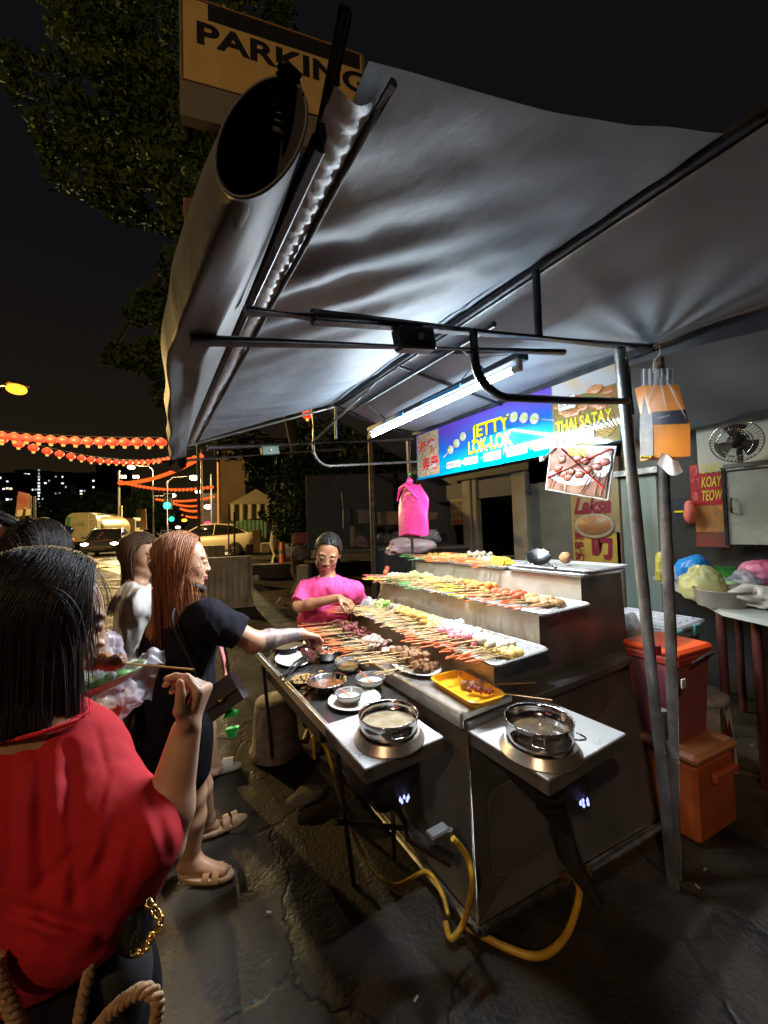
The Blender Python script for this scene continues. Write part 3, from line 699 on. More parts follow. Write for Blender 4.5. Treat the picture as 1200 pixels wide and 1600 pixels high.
def spoon(a, b, m_, label, w=.014):
    a, b = Vector(a), Vector(b); t = thing('spoon', a, label, 'spoon'); m = MB(); m.tube([a, a.lerp(b, .5)+V(0, 0, .004), b], [.005, .004, .004], 8); m.build('handle', m_, t)
    m = MB(); m.blob(a, (w*1.5, w, w*.5), 10, M=Matrix.Rotation(math.atan2(b.y-a.y, b.x-a.x), 3, 'Z')); m.build('scoop', m_, t)
M_osp = mat('orange_plastic', (.75, .13, .04), .35)
spoon((.80, 1.62, SZ+.028), (.76, 1.665, SZ+.066), M_osp, 'orange red plastic spoon leaning in the small bowl of white dip')
spoon((.96, 1.74, SZ+.03), (.93, 1.79, SZ+.075), M_osp, 'orange plastic spoon standing in the empty looking glass bowl')
spoon((.945, 2.23, SZ+.05), (.89, 2.29, SZ+.075), M_osp, 'orange spoon lying across the bowl of red chilli sauce')
m = MB(); m.lathe([(.001, 0), (.09, 0), (.13, .012), (.14, .018), (.137, .022), (.09, .006), (.001, .006)], (.76, 2.36, SZ), 44, sx=.72, sy=1.1)
tag(m.build('oval_plate', M_enamel, None, (.76, 2.36, SZ)), 'cream white oval plate at the edge of the side shelf', 'plate')
# black slotted ladle disc
t = thing('skimmer', (.86, 2.28, SZ), 'dark perforated skimmer resting on the rim of the oval plate', 'skimmer')
Ms = Matrix.Rotation(math.radians(25), 3, 'Y') @ Matrix.Rotation(.4, 3, 'X')
m = MB(); m.lathe([(.001, -.012), (.04, -.008), (.062, .002), (.064, .005), (.058, .002), (.001, -.008)], (.84, 2.28, SZ+.045), 30, M=Ms); m.build('skimmer_head', M_chrome, t)
m = MB()
for i in range(-4, 5):
    for j in range(-4, 5):
        if i*i+j*j < 15: m.cyl(V(.84, 2.28, SZ+.045)+Ms @ V(i*.0115, j*.0115, -.004), V(.84, 2.28, SZ+.045)+Ms @ V(i*.0115, j*.0115, -.0025), .003, n=6)
m.build('perforations', M_black, t)
m = MB(); m.tube([V(.80, 2.24, SZ+.03), V(.66, 2.12, SZ+.03), V(.6, 2.07, SZ+.035)], .006, 8); m.build('handle', M_black, t)
# grubby pan of crumbs near the rim and a pair of dark tongs
t = thing('crumb_pan', (.70, 2.02, SZ), 'small blackened pan heaped with brown satay crumbs at the shelf edge', 'pan')
m = MB(); m.lathe([(.001, 0), (.06, 0), (.082, .028), (.086, .03), (.08, .028), (.06, .006), (.001, .006)], (.70, 2.0, SZ), 26); m.build('pan_body', M_black, t)
m = MB(); rg = random.Random(3)
M_crumb = mat('brown_crumb', (.28, .12, .03), .6, 0, (.45, .3, .1), 90, bump=.6)
for k in range(120):
    a, r = rg.random()*6.3, .065*rg.random()**.5; m.blob((.70+r*math.cos(a), 2.0+r*math.sin(a), SZ+.018+.02*(1-r/.07)*rg.random()), .004+.006*rg.random(), 6, jit=.3, seed=k)
m.build('crumbs', M_crumb, t)
tag(MB().tube([V(.60, 2.06, SZ+.03), V(.72, 2.2, SZ+.045), V(.87, 2.36, SZ+.03)], .006, 8).tube([V(.605, 2.03, SZ+.018), V(.72, 2.17, SZ+.035), V(.87, 2.34, SZ+.03)], .006, 8).build('tongs', M_black, None, (.6, 2.06, SZ)), 'pair of dark steel tongs sticking out over the edge of the side shelf', 'tongs')
# far big shallow pan and covers
bowl((.80, 2.58, SZ), .135, .05, M_chrome, 'large shallow steel pan at the far corner of the side shelf under the tattooed arm', fill=mat('oily_water', (.2, .15, .08), .1), name='steel_pan', cat='pan')
bowl((.98, 2.45, SZ+.002), .05, .028, M_chrome, 'small steel saucer of orange sauce next to the large shallow pan', fill=M_redsauce, fl=.8)
# small scraps on the shelf
for k, (x, y) in enumerate(((.68, 1.93), (.66, 1.86), (.70, 1.90), (.73, 2.10), (.86, 1.92), (.83, 2.08))):
    tag(MB().blob((x, y, SZ+.006), (.018, .012, .006), 8, jit=.3, seed=k).build('food_scrap', M_crumb, None, (x, y, SZ)), 'brown scrap of food fallen on the greasy side shelf', 'food scrap', 'food scraps on the shelf')

PLZ = .851
tray((1.205, 1.30, PLZ), .30, .155, -.08, h=.035, label='bright yellow orange plastic tray at the cart corner holding one dark skewer', m_=mat('yellow_plastic_tray', (.85, .38, .02), .3), group=None, name='plastic_tray', r=.035)
def plate(c, sx, sy, label, m_=M_enamel, grp='white plates on the front ledge'):
    m = MB(); m.lathe([(.001, 0), (.62, 0), (.9, .014), (1., .02), (.98, .024), (.62, .006), (.001, .006)], c, 40, sx=sx, sy=sy); m.v = m.v
    return tag(m.build('oval_plate', m_, None, c), label, 'plate', grp)
plate((1.19, 1.66, PLZ), .11, .17, 'white oval plate of brown tofu cubes on the front ledge beside the yellow tray')
plate((1.19, 2.02, PLZ), .10, .15, 'chrome rimmed plate of squid slices on the front ledge', M_chrome)
plate((1.19, 2.40, PLZ), .10, .16, 'white plate of dark octopus pieces on the front ledge')
plate((1.20, 2.66, PLZ), .10, .11, 'white plate with dark meat sticks at the far end of the front ledge')

# ================================================================== skewers
FC = dict(
 white=mat('fish_ball', (.66, .63, .54), .45, 0, (.55, .5, .4), 40, sss=.15),
 yellow=mat('yellow_tofu', (.62, .43, .13), .5, 0, (.52, .33, .08), 50, bump=.2, bscale=150),
 gold=mat('golden_fried', (.60, .34, .07), .5, 0, (.40, .18, .03), 70, bump=.5, bscale=200),
 pink=mat('pink_ball', (.62, .10, .13), .38, 0, (.52, .2, .2), 60),
 red=mat('red_sausage', (.50, .09, .035), .33, 0, (.40, .06, .02), 50),
 brown=mat('brown_fish_cake', (.32, .14, .05), .55, 0, (.45, .24, .1), 70, bump=.5, bscale=160),
 orange=mat('orange_fried', (.62, .24, .035), .45, 0, (.50, .16, .02), 60, bump=.4, bscale=160),
 green=mat('okra_green', (.13, .34, .03), .4, 0, (.38, .48, .12), 60),
 pale=mat('pale_cabbage', (.55, .60, .26), .5, 0, (.30, .45, .1), 50),
 grey=mat('grey_mushroom', (.26, .21, .15), .6, 0, (.38, .32, .22), 60, bump=.5),
 noodle=mat('white_noodle', (.72, .71, .66), .5),
 dark=mat('dark_octopus', (.16, .035, .03), .35, 0, (.28, .08, .07), 90, bump=.4),
 squid=mat('pale_squid', (.60, .46, .38), .4, 0, (.5, .3, .26), 60),
 cube=mat('brown_cube', (.42, .24, .12), .5, 0, (.22, .1, .05), 50, bump=.4, bscale=120),
 corn=mat('sweet_corn', (.80, .42, .02), .4, 0, (.7, .5, .06), 220, bump=.7, bscale=300))
M_stick = mat('bamboo', (.56, .36, .15), .6, 0, (.42, .25, .1), 30)
TIPC = dict(o=mat('orange_tip', (.85, .16, .04), .5), y=mat('yellow_tip', (.72, .60, .03), .5), g=mat('green_tip', (.10, .30, .08), .5), n=None, p=mat('pink_tip', (.8, .2, .2), .5))
PROTO = {}
def skewer_proto(kind, tip, L=.26, var=0):
    key = (kind, tip, var)
    if key in PROTO: return PROTO[key]
    rg = random.Random(hash(kind) % 97+var*13+5 if False else sum(map(ord, kind))+var*13)
    t = thing('skewer', (0, 0, 0), 'x', 'skewer')
    m = MB(); m.cyl((-L+(.055 if TIPC[tip] else 0), 0, 0), (.0, 0, 0), .0019, n=5); m.build('stick', M_stick, t)
    if TIPC[tip]: m = MB(); m.cyl((-L, 0, 0), (-L+.0555, 0, 0), .0023, n=5); m.build('painted_tip', TIPC[tip], t)
    m = MB(); z = 0
    if kind in ('white', 'pink'):
        for k in range(3): m.blob((-.012-k*.027, rg.uniform(-.002, .002), 0), (.0145, .0145, .0135), 12, jit=.04, seed=k+var)
    elif kind in ('yellow', 'gold', 'orange', 'brown'):
        if var % 2 == 0:
            for k in range(2): m.blob((-.02-k*.034, rg.uniform(-.003, .003), 0), (.019, .017, .0125), 10, jit=.13, seed=k+var)
        else: m.blob((-.03, 0, 0), (.042, .018, .0085), 12, jit=.1, seed=var)
    elif kind == 'red': m.tube([V(.012, 0, 0), V(.008, 0, 0), V(-.05, .003, 0), V(-.054, .003, 0)], [.006, .0115, .0115, .006], 12)
    elif kind == 'corn': m.cyl((.006, 0, 0), (-.062, .002, 0), .0155, .0165, 14); 
    elif kind == 'green':
        for k in range(4): 
            a = rg.uniform(-.5, .5); m.tube([V(-.004-k*.014, -.022, rg.uniform(-.004, .006)), V(-.004-k*.014, 0, .004), V(-.004-k*.014+a*.01, .022, rg.uniform(-.004, .006))], [.003, .0075, .0025], 7)
    elif kind == 'pale':
        for k in range(5): m.blob((-.01-k*.013, rg.uniform(-.008, .008), rg.uniform(0, .008)), (.014, .017, .006), 7, M=Euler((rg.random()*3, rg.random()*3, rg.random()*3)).to_matrix(), jit=.3, seed=k+var)
    elif kind == 'grey':
        for k in range(4): m.blob((-.01-k*.017, rg.uniform(-.006, .006), 0), (.013, .016, .01), 8, jit=.3, seed=k+var)
    elif kind == 'noodle':
        for k in range(46): 
            a = rg.random()*6.3; p = V(-.03+.026*math.cos(a)*rg.random(), .03*math.sin(a)*rg.random(), .022*rg.random()); a = rg.random()*6.3
            m.tube([p, p+V(.012*math.cos(a), .012*math.sin(a), .012), p+V(.022*math.cos(a+.6), .022*math.sin(a+.6), .003)], .0016, 4)
    elif kind == 'dark':
        for k in range(9): m.blob((-.008-k*.0085, rg.uniform(-.006, .006), rg.uniform(-.003, .006)), .0075, 6, jit=.35, seed=k+var)
    elif kind == 'squid':
        for k in range(5): m.blob((-.012-k*.016, rg.uniform(-.004, .004), 0), (.012, .013, .005), 8, M=Euler((.5*rg.random(), .6, rg.random())).to_matrix(), jit=.25, seed=k+var)
    elif kind == 'cube':
        for k in range(3): m.bbox((-.012-k*.026, 0, 0), (.022, .022, .021), .004, M=Euler((rg.uniform(-.5, .5), .05, .05)).to_matrix())
    m.v = [(x*1.06, y*1.22, z*1.3) for x, y, z in m.v]
    m.build('food', FC[kind], t)
    freeze_kids(t); PROTO[key] = t; return t
USED = set()
def skewer(kind, tip, pos, ang, tilt, label, group, roll=0, var=0):
    p = skewer_proto(kind, tip, var=var)
    o = p if (kind, tip, var) not in USED else copy_tree(p)
    USED.add((kind, tip, var))
    o.scale = (1.32,)*3; o.location = pos; o.rotation_euler = Euler((roll, tilt, ang)); o['label'] = label; o['group'] = group
    return o
NM = dict(white='white fish ball', yellow='yellow tofu', gold='golden fish cake', pink='pink fish ball', red='red sausage', brown='brown fish cake', orange='orange fried tofu', green='green okra', pale='pale green cabbage', grey='grey mushroom', noodle='white noodle', dark='dark octopus', squid='pale squid', cube='brown tofu cube', corn='yellow corn roll')
TN = dict(o='orange', y='yellow', g='green', n='bare', p='pink')
rg = random.Random(11)
def row(kind, tip, x, y0, y1, z, n_, where, layers=2, spread=.12, base_ang=0., xj=.03, tilt0=.07):
    n = int(n_*1.13+.5)
    for k in range(n):
        y = lerp(y0, y1, (k+.5)/n)+rg.uniform(-.008, .008); ly = k % layers
        px = x+rg.uniform(-xj, xj)-ly*.02; pz = z+.02+ly*.024+rg.uniform(0, .003)
        skewer(kind, tip, (px, y, pz), base_ang+rg.uniform(-spread, spread)*1.35, tilt0*-1*(-1)*.0-.0+rg.uniform(.02, .10)*(-1 if False else 1), '%s skewer with %s stick end, %s' % (NM[kind], TN[tip], where), '%s skewers %s' % (NM[kind], where), roll=rg.uniform(-3, 3), var=rg.randrange(2) if kind not in ('noodle',) else 0)
# lowest step, near to far
W1 = 'on the lowest step'; W2 = 'on the middle step'; W3 = 'on the top step'; W0 = 'on the front ledge'
row('yellow', 'o', 1.46, 1.19, 1.33, T1, 7, W1+' at the near end', 1, .15)
row('white', 'o', 1.50, 1.24, 1.50, T1, 12, W1+' near the pink ones', 2, .2)
row('pink', 'o', 1.44, 1.42, 1.66, T1, 13, W1, 2, .22)
row('white', 'n', 1.54, 1.55, 1.74, T1, 7, W1+' behind the pink ones', 2, .2)
row('yellow', 'n', 1.50, 1.64, 1.92, T1, 14, W1+' past the pink ones', 2, .2)
row('gold', 'n', 1.48, 1.80, 2.12, T1, 14, W1, 3, .2)
row('grey', 'n', 1.52, 2.08, 2.30, T1, 9, W1+' before the greens', 2, .2)
row('green', 'n', 1.50, 2.28, 2.42, T1, 6, W1, 2, .2)
row('pale', 'n', 1.52, 2.38, 2.50, T1, 5, W1, 2, .25)
row('noodle', 'o', 1.40, 2.38, 2.50, T1, 5, W1, 2, .2)
row('white', 'y', 1.44, 2.54, 2.72, T1, 9, W1+' under the vendor hand', 2, .3)
# middle step
row('brown', 'o', 1.88, 1.26, 1.46, T2, 10, W2+' at the near end', 1, .14)
row('red', 'o', 1.85, 1.44, 1.66, T2, 10, W2, 2, .12)
row('orange', 'y', 1.86, 1.62, 1.88, T2, 12, W2, 3, .16)
row('brown', 'n', 1.84, 1.84, 2.12, T2, 13, W2+' past the orange ones', 3, .2)
row('gold', 'g', 1.82, 2.06, 2.28, T2, 9, W2, 2, .18)
row('pale', 'n', 1.88, 2.24, 2.50, T2, 12, W2, 3, .25)
row('green', 'g', 1.84, 2.3, 2.5, T2, 6, W2, 2, .25)
row('yellow', 'y', 1.80, 2.46, 2.62, T2, 8, W2+' at the far end', 2, .25)
row('white', 'p', 1.82, 2.52, 2.74, T2, 12, W2+' at the far end', 2, .3)
# top step
row('corn', 'o', 2.14, 1.78, 1.92, T3, 6, W3, 2, .12)
row('white', 'o', 2.18, 1.90, 2.02, T3, 6, W3, 2, .2)
row('grey', 'o', 2.22, 2.0, 2.2, T3, 10, W3, 3, .2)
row('yellow', 'o', 2.16, 2.18, 2.42, T3, 11, W3, 2, .2)
row('gold', 'g', 2.16, 2.40, 2.62, T3, 10, W3+' by the pink bag', 2, .25)
# front ledge
row('cube', 'n', 1.26, 1.56, 1.78, PLZ+.01, 12, W0, 3, .2)
row('squid', 'o', 1.24, 1.92, 2.14, PLZ+.01, 13, W0, 2, .25)
row('dark', 'o', 1.25, 2.26, 2.52, PLZ+.01, 16, W0, 3, .2)
row('dark', 'n', 1.22, 2.6, 2.74, PLZ+.01, 7, W0+' at the far end', 2, .5)
row('gold', 'n', 1.24, 2.44, 2.58, PLZ+.01, 8, W0, 2, .25)
skewer('red', 'p', P(605, 888, z=1.25), 0, 0, 'lone orange stick standing up steeply above the far end of the middle step', None).rotation_euler = Euler((0, -.95, .5))
t = skewer('cube', 'n', (1.20, 1.33, PLZ+.02), 2.6, 0, 'single dark skewer lying in the yellow plastic tray', None)
t2 = skewer('dark', 'n', (1.18, 1.27, PLZ+.03), 2.2, 0, 'dark glazed skewer crossing the rim of the yellow plastic tray', None)
# slotted spoon and fried ball on the upper tray
t = thing('slotted_ladle', (2.08, 1.48, T3+.05), 'round perforated steel ladle lying on the upper tray beside the fried ball', 'ladle')
Ms = Matrix.Rotation(math.radians(-38), 3, 'Y') @ Matrix.Rotation(.35, 3, 'X')
C0 = V(2.12, 1.58, T3+.085)
m = MB(); m.lathe([(.001, -.012), (.05, -.009), (.075, .002), (.078, .005), (.07, .0), (.001, -.008)], C0, 36, M=Ms); m.build('ladle_head', M_chrome, t)
m = MB()
for i in range(-5, 6):
    for j in range(-5, 6):
        if i*i+j*j < 24: m.cyl(C0+Ms @ V(i*.0125, j*.0125, -.0075), C0+Ms @ V(i*.0125, j*.0125, -.005), .003, n=6)
m.build('perforations', M_black, t)
m = MB(); m.tube([C0+Ms @ V(-.02, -.07, 0), V(2.03, 1.43, T3+.05), V(1.98, 1.36, T3+.045)], [.006, .009, .007], 8); m.build('handle', M_chrome, t)
tag(MB().blob((2.24, 1.47, T3+.078), (.04, .034, .036), 18, jit=.07, seed=4).build('fried_ball', FC['brown'], None, (2.24, 1.47, T3+.044)), 'rough brown fried ball sitting on the upper steel tray', 'fried ball')
# crumpled plastic bags
def crumple(c, r, seed, m_, name='plastic_bag', n=26, amp=.45, sq=1.):
    c = Vector(c); m = MB(); r = Vector(r)
    def fn(u, v):
        a, b = 2*math.pi*u, math.pi*(.02+.96*v); d = np.array([math.sin(b)*math.cos(a), math.sin(b)*math.sin(a), math.cos(b)])
        q = 1+amp*(.7*float(fbm(d, 1.3, 2, seed))+.55*(.35-abs(float(vnoise(d, 2.6, seed+1))))+.22*(.35-abs(float(vnoise(d, 6.5, seed+3)))))
        z = d[2]*r.z*q; z = max(z, -r.z*.75)
        return c+V(d[0]*r.x*q, d[1]*r.y*q, z)
    m.grid(fn, n*2, n, closeu=True); return m
def bag(c, r, seed, m_, label, **k):
    o = crumple(c, r, seed, m_, **k).build('plastic_bag', m_, None, (c[0], c[1], c[2]-r[2]*.75)); return tag(o, label, 'plastic bag')
M_pbag = mat('pink_film', (.88, .50, .50), .3, 0, (.85, .72, .72), 12)
M_cbag = mat('clear_film', (.75, .74, .78), .2, 0, (.5, .5, .55), 20, alpha=.5)
bag(P(640, 858, z=1.34)+V(0, 0, .015), (.27, .16, .09), 5, M_pbag, 'crumpled pale pink plastic bag at the far end of the top step', amp=.6)
bag(P(672, 848, z=1.36)+V(.03, 0, .06), (.11, .1, .075), 9, M_cbag, 'white translucent bag tail sticking up from the pink bag', amp=.9)
# folded white paper packets at the far ledge
for k, (x, y, a) in enumerate(((1.08, 2.70, .3), (1.20, 2.74, .5))):
    tag(MB().bbox((x, y, PLZ+.012), (.22, .07, .02), .006, rz=a).build('paper_packet', M_white_pl, None, (x, y, PLZ)), ['long white paper packet at the far corner of the ledge', 'second white paper packet lying nearer the octopus plate'][k], 'packet')
# ================================================================== shop sign over the cart
SX = 1.975
def SP(px, py): return P(px, py, x=SX)
sg = thing('shop_sign', (SX, 1.8, 2.0), 'long blue and purple banner sign reading JETTY LOK-LOK and THAI SATAY above the cart', 'sign')
def sign_mat():
    m = bpy.data.materials.new('blue_banner'); m.use_nodes = True; N, L = m.node_tree.nodes, m.node_tree.links; b = N['Principled BSDF']
    tc = N.new('ShaderNodeTexCoord'); sp = N.new('ShaderNodeSeparateXYZ'); L.new(tc.outputs['Object'], sp.inputs[0])
    nz = N.new('ShaderNodeTexNoise'); nz.inputs['Scale'].default_value = 4; L.new(tc.outputs['Object'], nz.inputs[0])
    ad = N.new('ShaderNodeMath'); ad.operation = 'MULTIPLY_ADD'; L.new(nz.outputs[0], ad.inputs[0]); ad.inputs[1].default_value = .22; L.new(sp.outputs[2], ad.inputs[2])
    r = N.new('ShaderNodeValToRGB'); L.new(ad.outputs[0], r.inputs[0]); e = r.color_ramp.elements
    e[0].position = .17; e[0].color = (.0, .30, .60, 1); e[1].position = .44; e[1].color = (.10, .05, .40, 1); e.new(.31).color = (.01, .13, .55, 1)
    L.new(r.outputs[0], b.inputs['Base Color']); b.inputs['Roughness'].default_value = .06
    return m
y0s, y1s, zb, zt = .972, 2.635, 1.985, 2.372
def sq(m, y0, y1, z0, z1, off=.002): m.add([V(SX-off, y1, z0), V(SX-off, y0, z0), V(SX-off, y0, z1), V(SX-off, y1, z1)], [(0, 3, 2, 1) if False else (0, 1, 2, 3)])
m = MB(); m.box((SX+.006, (y0s+y1s)/2, (zb+zt)/2), (.012, y1s-y0s, zt-zb)); m.build('panel', sign_mat(), sg)
m = MB(); sq(m, y0s+.002, 1.335, zb+.002, zt-.002, .0015)
m.build('satay_picture', mat('satay_picture', (.34, .19, .07), .07, 0, (.10, .17, .05), 7, mix=.5), sg)
m = MB(); sq(m, y0s+.004, 1.33, zt-.10, zt-.004, .0022); m.build('picture_sky', mat('picture_white', (.42, .42, .43), .07, 0, (.5, .33, .13), 9, mix=.6), sg)
m = MB(); rg2 = random.Random(5)
for k in range(15): m.blob((SX-.001, rg2.uniform(1.02, 1.30), rg2.uniform(2.17, 2.28)), (.0035, rg2.uniform(.025, .05), rg2.uniform(.012, .026)), 10, jit=.15, seed=k)
m.build('meat_picture', mat('meat_picture', (.42, .10, .035), .25, 0, (.55, .28, .09), 30), sg)
m = MB()
for k in range(7): m.tube([V(SX-.0035, 1.2-.03*k, 2.12+.01*k), V(SX-.0035, 1.03-.008*k, 2.02+.006*k)], .004, 4)
m.build('stick_picture', mat('stick_picture', (.72, .48, .18), .4), sg)
m = MB(); sq(m, 2.34, 2.625, zb+.02, zt-.01, .0015); m.build('food_picture', mat('food_picture', (.18, .26, .2), .07, 0, (.7, .42, .2), 34, mix=.5, detail=6), sg)
M_yel = mat('sign_yellow', (.80, .68, .02), .09); M_redl = mat('sign_red', (.7, .03, .02), .09); M_wh = mat('sign_white', (.55, .55, .57), .12); M_ink = mat('ink_black', (.02, .02, .02), .4); M_dgreen = mat('dark_outline', (.02, .12, .03), .4)
XD, YD = V(0, -1, 0), V(0, 0, 1)
def sgt(body, size, y, z, mm, dep=.004, off=.0, fit=None, name='lettering', shear=0.):
    m = MB(); text_mb(m, body, size, V(SX-.0, y, z), XD, YD, dep*1.0, off, fit=fit, shear=shear); return m.build(name, mm, sg)
for body, sz, y, z, f in (('JETTY', .125, 1.975, 2.205, .34), ('LOK-LOK', .125, 2.01, 2.098, .39)):
    sgt(body, sz, y+.005, z-.004, M_dgreen, .003, .006, f+.008); sgt(body, sz, y, z, M_yel, .0045, .0035, f)
sgt('THAI SATAY', .085, 1.318, 2.093, M_ink, .0045, .005, .318); sgt('THAI SATAY', .085, 1.314, 2.096, M_yel, .006, .0025, .31)
for body, sz, y, z, f in (('海烧', .125, 2.60, 2.20, .22), ('亲枭', .125, 2.55, 2.055, .21)):
    sgt(body, sz, y+.004, z-.003, M_wh, .004, .008, f+.012); sgt(body, sz, y, z, M_redl, .006, .003, f)
# price plates
for (py0, pz0, w, h, t1, t2) in ((2.25, 2.025, .15, .05, 'RM0.50', ''), (2.055, 2.022, .13, .052, 'RM', ' .'), (1.865, 2.02, .145, .056, 'RM', '0.80'), (1.665, 2.02, .155, .058, 'RM', '1.00'), (1.462, 2.02, .15, .06, 'RM', '120'), (1.27, 2.012, .17, .062, 'RM 1.50', '')):
    m = MB(); m.box((SX-.005, py0-w/2, pz0+h/2), (.004, w, h)); o = m.build('price_plate', M_wh, sg)
    m = MB(); text_mb(m, t1, h*.72, V(SX-.005, py0-.008, pz0+h*.25), XD, YD, .0045, 0, fit=(w*.42 if t2 else w*.88)); m.build('price_lettering', M_ink, o)
    if t2: m = MB(); text_mb(m, t2, h*.8, V(SX-.005, py0-w*.54, pz0+h*.22), XD, YD, .0045, 0, fit=w*.38, shear=.2); m.build('handwriting', mat('ink_grey', (.12, .12, .13), .5), o)
m = MB()
for y, c in ((2.225, 0), (2.01, 0), (1.775, 0), (1.53, 0)): pass
for y, mm in ((2.072, M_wh), (1.885, mat('dot_green', (.02, .5, .1), .4)), (1.685, M_ink), (1.482, M_yel)):
    MB().cyl((SX-.001, y, 2.05), (SX-.006, y, 2.05), .014, n=16).build('colour_dot', mm, sg)
MB().box((SX-.009, 1.285, 2.045), (.004, .035, .065)).build('orange_sticker', mat('orange_sticker', (.85, .2, .03), .4), sg)
# white skewer drawings with yellow green characters
for ys_, zs_, n_, dr in ((2.20, 2.165, 3, (-.07, .036)), (1.60, 2.262, 3, (-.075, -.024))):
    m = MB()
    for k in range(n_): m.lathe([(.001, .0), (.033, .0), (.033, .003), (.001, .003)], (SX-.004, ys_+dr[0]*k, zs_+dr[1]*k), 18, axis=(-1, 0, 0))
    m.tube([V(SX-.0035, ys_-dr[0]*1.2, zs_-dr[1]*1.2), V(SX-.0035, ys_+dr[0]*(n_+.8), zs_+dr[1]*(n_+.8))], .006, 4)
    o = m.build('skewer_drawing', M_wh, sg)
    for k, ch in enumerate('点百百' if n_ == 3 else ''):
        m = MB(); text_mb(m, ch, .038, V(SX-.004, ys_+dr[0]*k+.018, zs_+dr[1]*k-.014), XD, YD, .005, .001); m.build('character', mat('lime', (.45, .6, .02), .4), o)
MB().box((SX-.009, 1.24, 2.245), (.004, .10, .07)).build('taped_note', mat('note_paper', (.7, .68, .6), .5), sg)
m = MB(); text_mb(m, '5:30', .05, V(SX-.012, 1.285, 2.228), XD, YD, .002, 0); m.build('note_writing', mat('ink_grey', (.12, .12, .13), .5), sg)
# vertical tube beside the sign
vt = thing('tube_lamp', (2.02, .955, 2.0), 'thin vertical white tube light fixed between the sign edge and the front post', 'lamp')
MB().cyl((2.012, .955, 2.03), (2.012, .955, 2.36), .009, n=10).build('tube', glow('tube_soft', (.9, .95, 1), 5), vt)
MB().bbox((2.03, .955, 2.195), (.02, .03, .38), .003).build('batten', M_white_pl, vt)
# ================================================================== framed satay photo crossed out
ns = thing('framed_photo', P(905, 740, x=1.955), 'tilted framed photo of satay crossed out with a red X, clipped under the sign', 'picture')
c4 = [P(852, 765, x=1.955), P(950, 782, x=1.955), P(963, 697, x=1.955), P(860, 696, x=1.955)]
e1 = (c4[1]-c4[0]).normalized(); e2 = (c4[3]-c4[0]).normalized()
MB().quadslab(c4, -.006).build('frame', mat('picture_frame', (.6, .57, .5), .4), ns)
def q_in(f, off): 
    c = (c4[0]+c4[1]+c4[2]+c4[3])/4; return [c+(p-c)*f+V(off, 0, 0) for p in c4]
m = MB(); m.add(q_in(.93, -.002-.006), [(0, 1, 2, 3)]); m.build('photo', mat('satay_photo', (.12, .06, .045), .2, 0, (.30, .16, .11), 16), ns)
def bil(u, v, off=-.011): return c4[0]*(1-u)*(1-v)+c4[1]*u*(1-v)+c4[2]*u*v+c4[3]*(1-u)*v+V(off, 0, 0)
m = MB(); 
def ellp(cu, cv, ru, rv, off, n=26): return [bil(cu+ru*math.cos(6.283*k/n), cv+rv*math.sin(6.283*k/n), off) for k in range(n)]
m.add(ellp(.42, .36, .36, .17, -.0095), [tuple(range(26))]); m.add(ellp(.86, .66, .12, .25, -.0095), [tuple(range(26))]); m.build('plate_picture', M_wh, ns)
m = MB()
for k, (u, v) in enumerate(((.2, .5), (.3, .38), (.42, .45), (.55, .42), (.66, .52), (.25, .7), (.5, .75), (.38, .33), (.62, .7), (.8, .6), (.9, .7))): m.blob(bil(u, v, -.0105), (.003, .026, .02), 9, jit=.3, seed=k)
m.build('meat_picture', mat('meat_dark', (.25, .045, .025), .4, 0, (.12, .05, .02), 40), ns)
m = MB()
for u0, u1 in ((.08, .2), (.14, .24), (.36, .33), (.6, .74), (.64, .8), (.9, .95), (.82, .86)): m.tube([bil(u0, .06, -.0115), bil(u1, .5, -.0115)], .0022, 4)
m.build('stick_picture', mat('stick_picture', (.72, .48, .18), .4), ns)
m = MB(); m.tube([bil(.04, .28, -.014), bil(.95, .95, -.014)], .0045, 4); m.tube([bil(.22, .93, -.014), bil(.93, .22, -.014)], .0045, 4); m.build('red_cross', mat('red_marker', (.8, .05, .04), .5), ns)
m = MB()
for u, v, b in ((.32, .88, 'NO PORK'), (.34, .80, 'CHICKEN ONLY')): text_mb(m, b, .026, bil(u, v, -.013), e1, e2, .001, 0, fit=.105)
m.build('caption', M_yel, ns)
m = MB(); m.tube([P(848, 718, x=1.94), P(868, 700, x=1.94)], .008, 6); m.cyl(P(846, 714, x=1.938), P(848, 720, x=1.938), .014, n=12); m.build('clip', M_white_pl, ns)
# ================================================================== tissue packet hanging on the post
tp = thing('tissue_packet', P(1030, 620, x=1.93), 'orange tissue packet in a clear bag hanging from a wire hook on the rear post', 'tissue packet')
XT = 1.93
def TP(px, py, dx=0): return P(px, py, x=XT)+V(dx, 0, 0)
front = [TP(1023, 716), TP(1079, 714), TP(1079, 660), TP(1062, 601), TP(1007, 601), TP(1022, 660)]
# a bulging box: front face (towards camera right) and left side face
def solid(pts_f, depth_v, name, mm):
    m = MB(); n = len(pts_f); vs = pts_f+[p+depth_v for p in pts_f]
    m.add(vs, [tuple(range(n)), tuple(range(n, 2*n))[::-1]]+[(i, n+i, n+(i+1) % n, (i+1) % n) for i in range(n)]); return m.build(name, mm, tp)
dv = V(.03, .07, .0)
M_orp = mat('orange_packet', (.72, .24, .015), .3, 0, (.6, .2, .02), 12, bump=.2, bscale=12)
solid([TP(1022, 716), TP(1079, 713), TP(1078, 662), TP(1021, 664)], dv, 'packet_body', M_orp)
solid([TP(1021, 664), TP(1078, 662), TP(1060, 601), TP(1006, 601)], dv*.7, 'packet_top', M_orp)
solid([TP(1020, 664, -.004), TP(1074, 662, -.004), TP(1070, 640, -.004), TP(1019, 644, -.004)], V(.003, 0, 0), 'dark_band', mat('navy_band', (.02, .02, .035), .3))
m = MB(); text_mb(m, 'GUARDIAN', .012, TP(1030, 655, -.008), XD, YD, .001, 0, fit=.045); m.build('lettering', M_wh, tp)
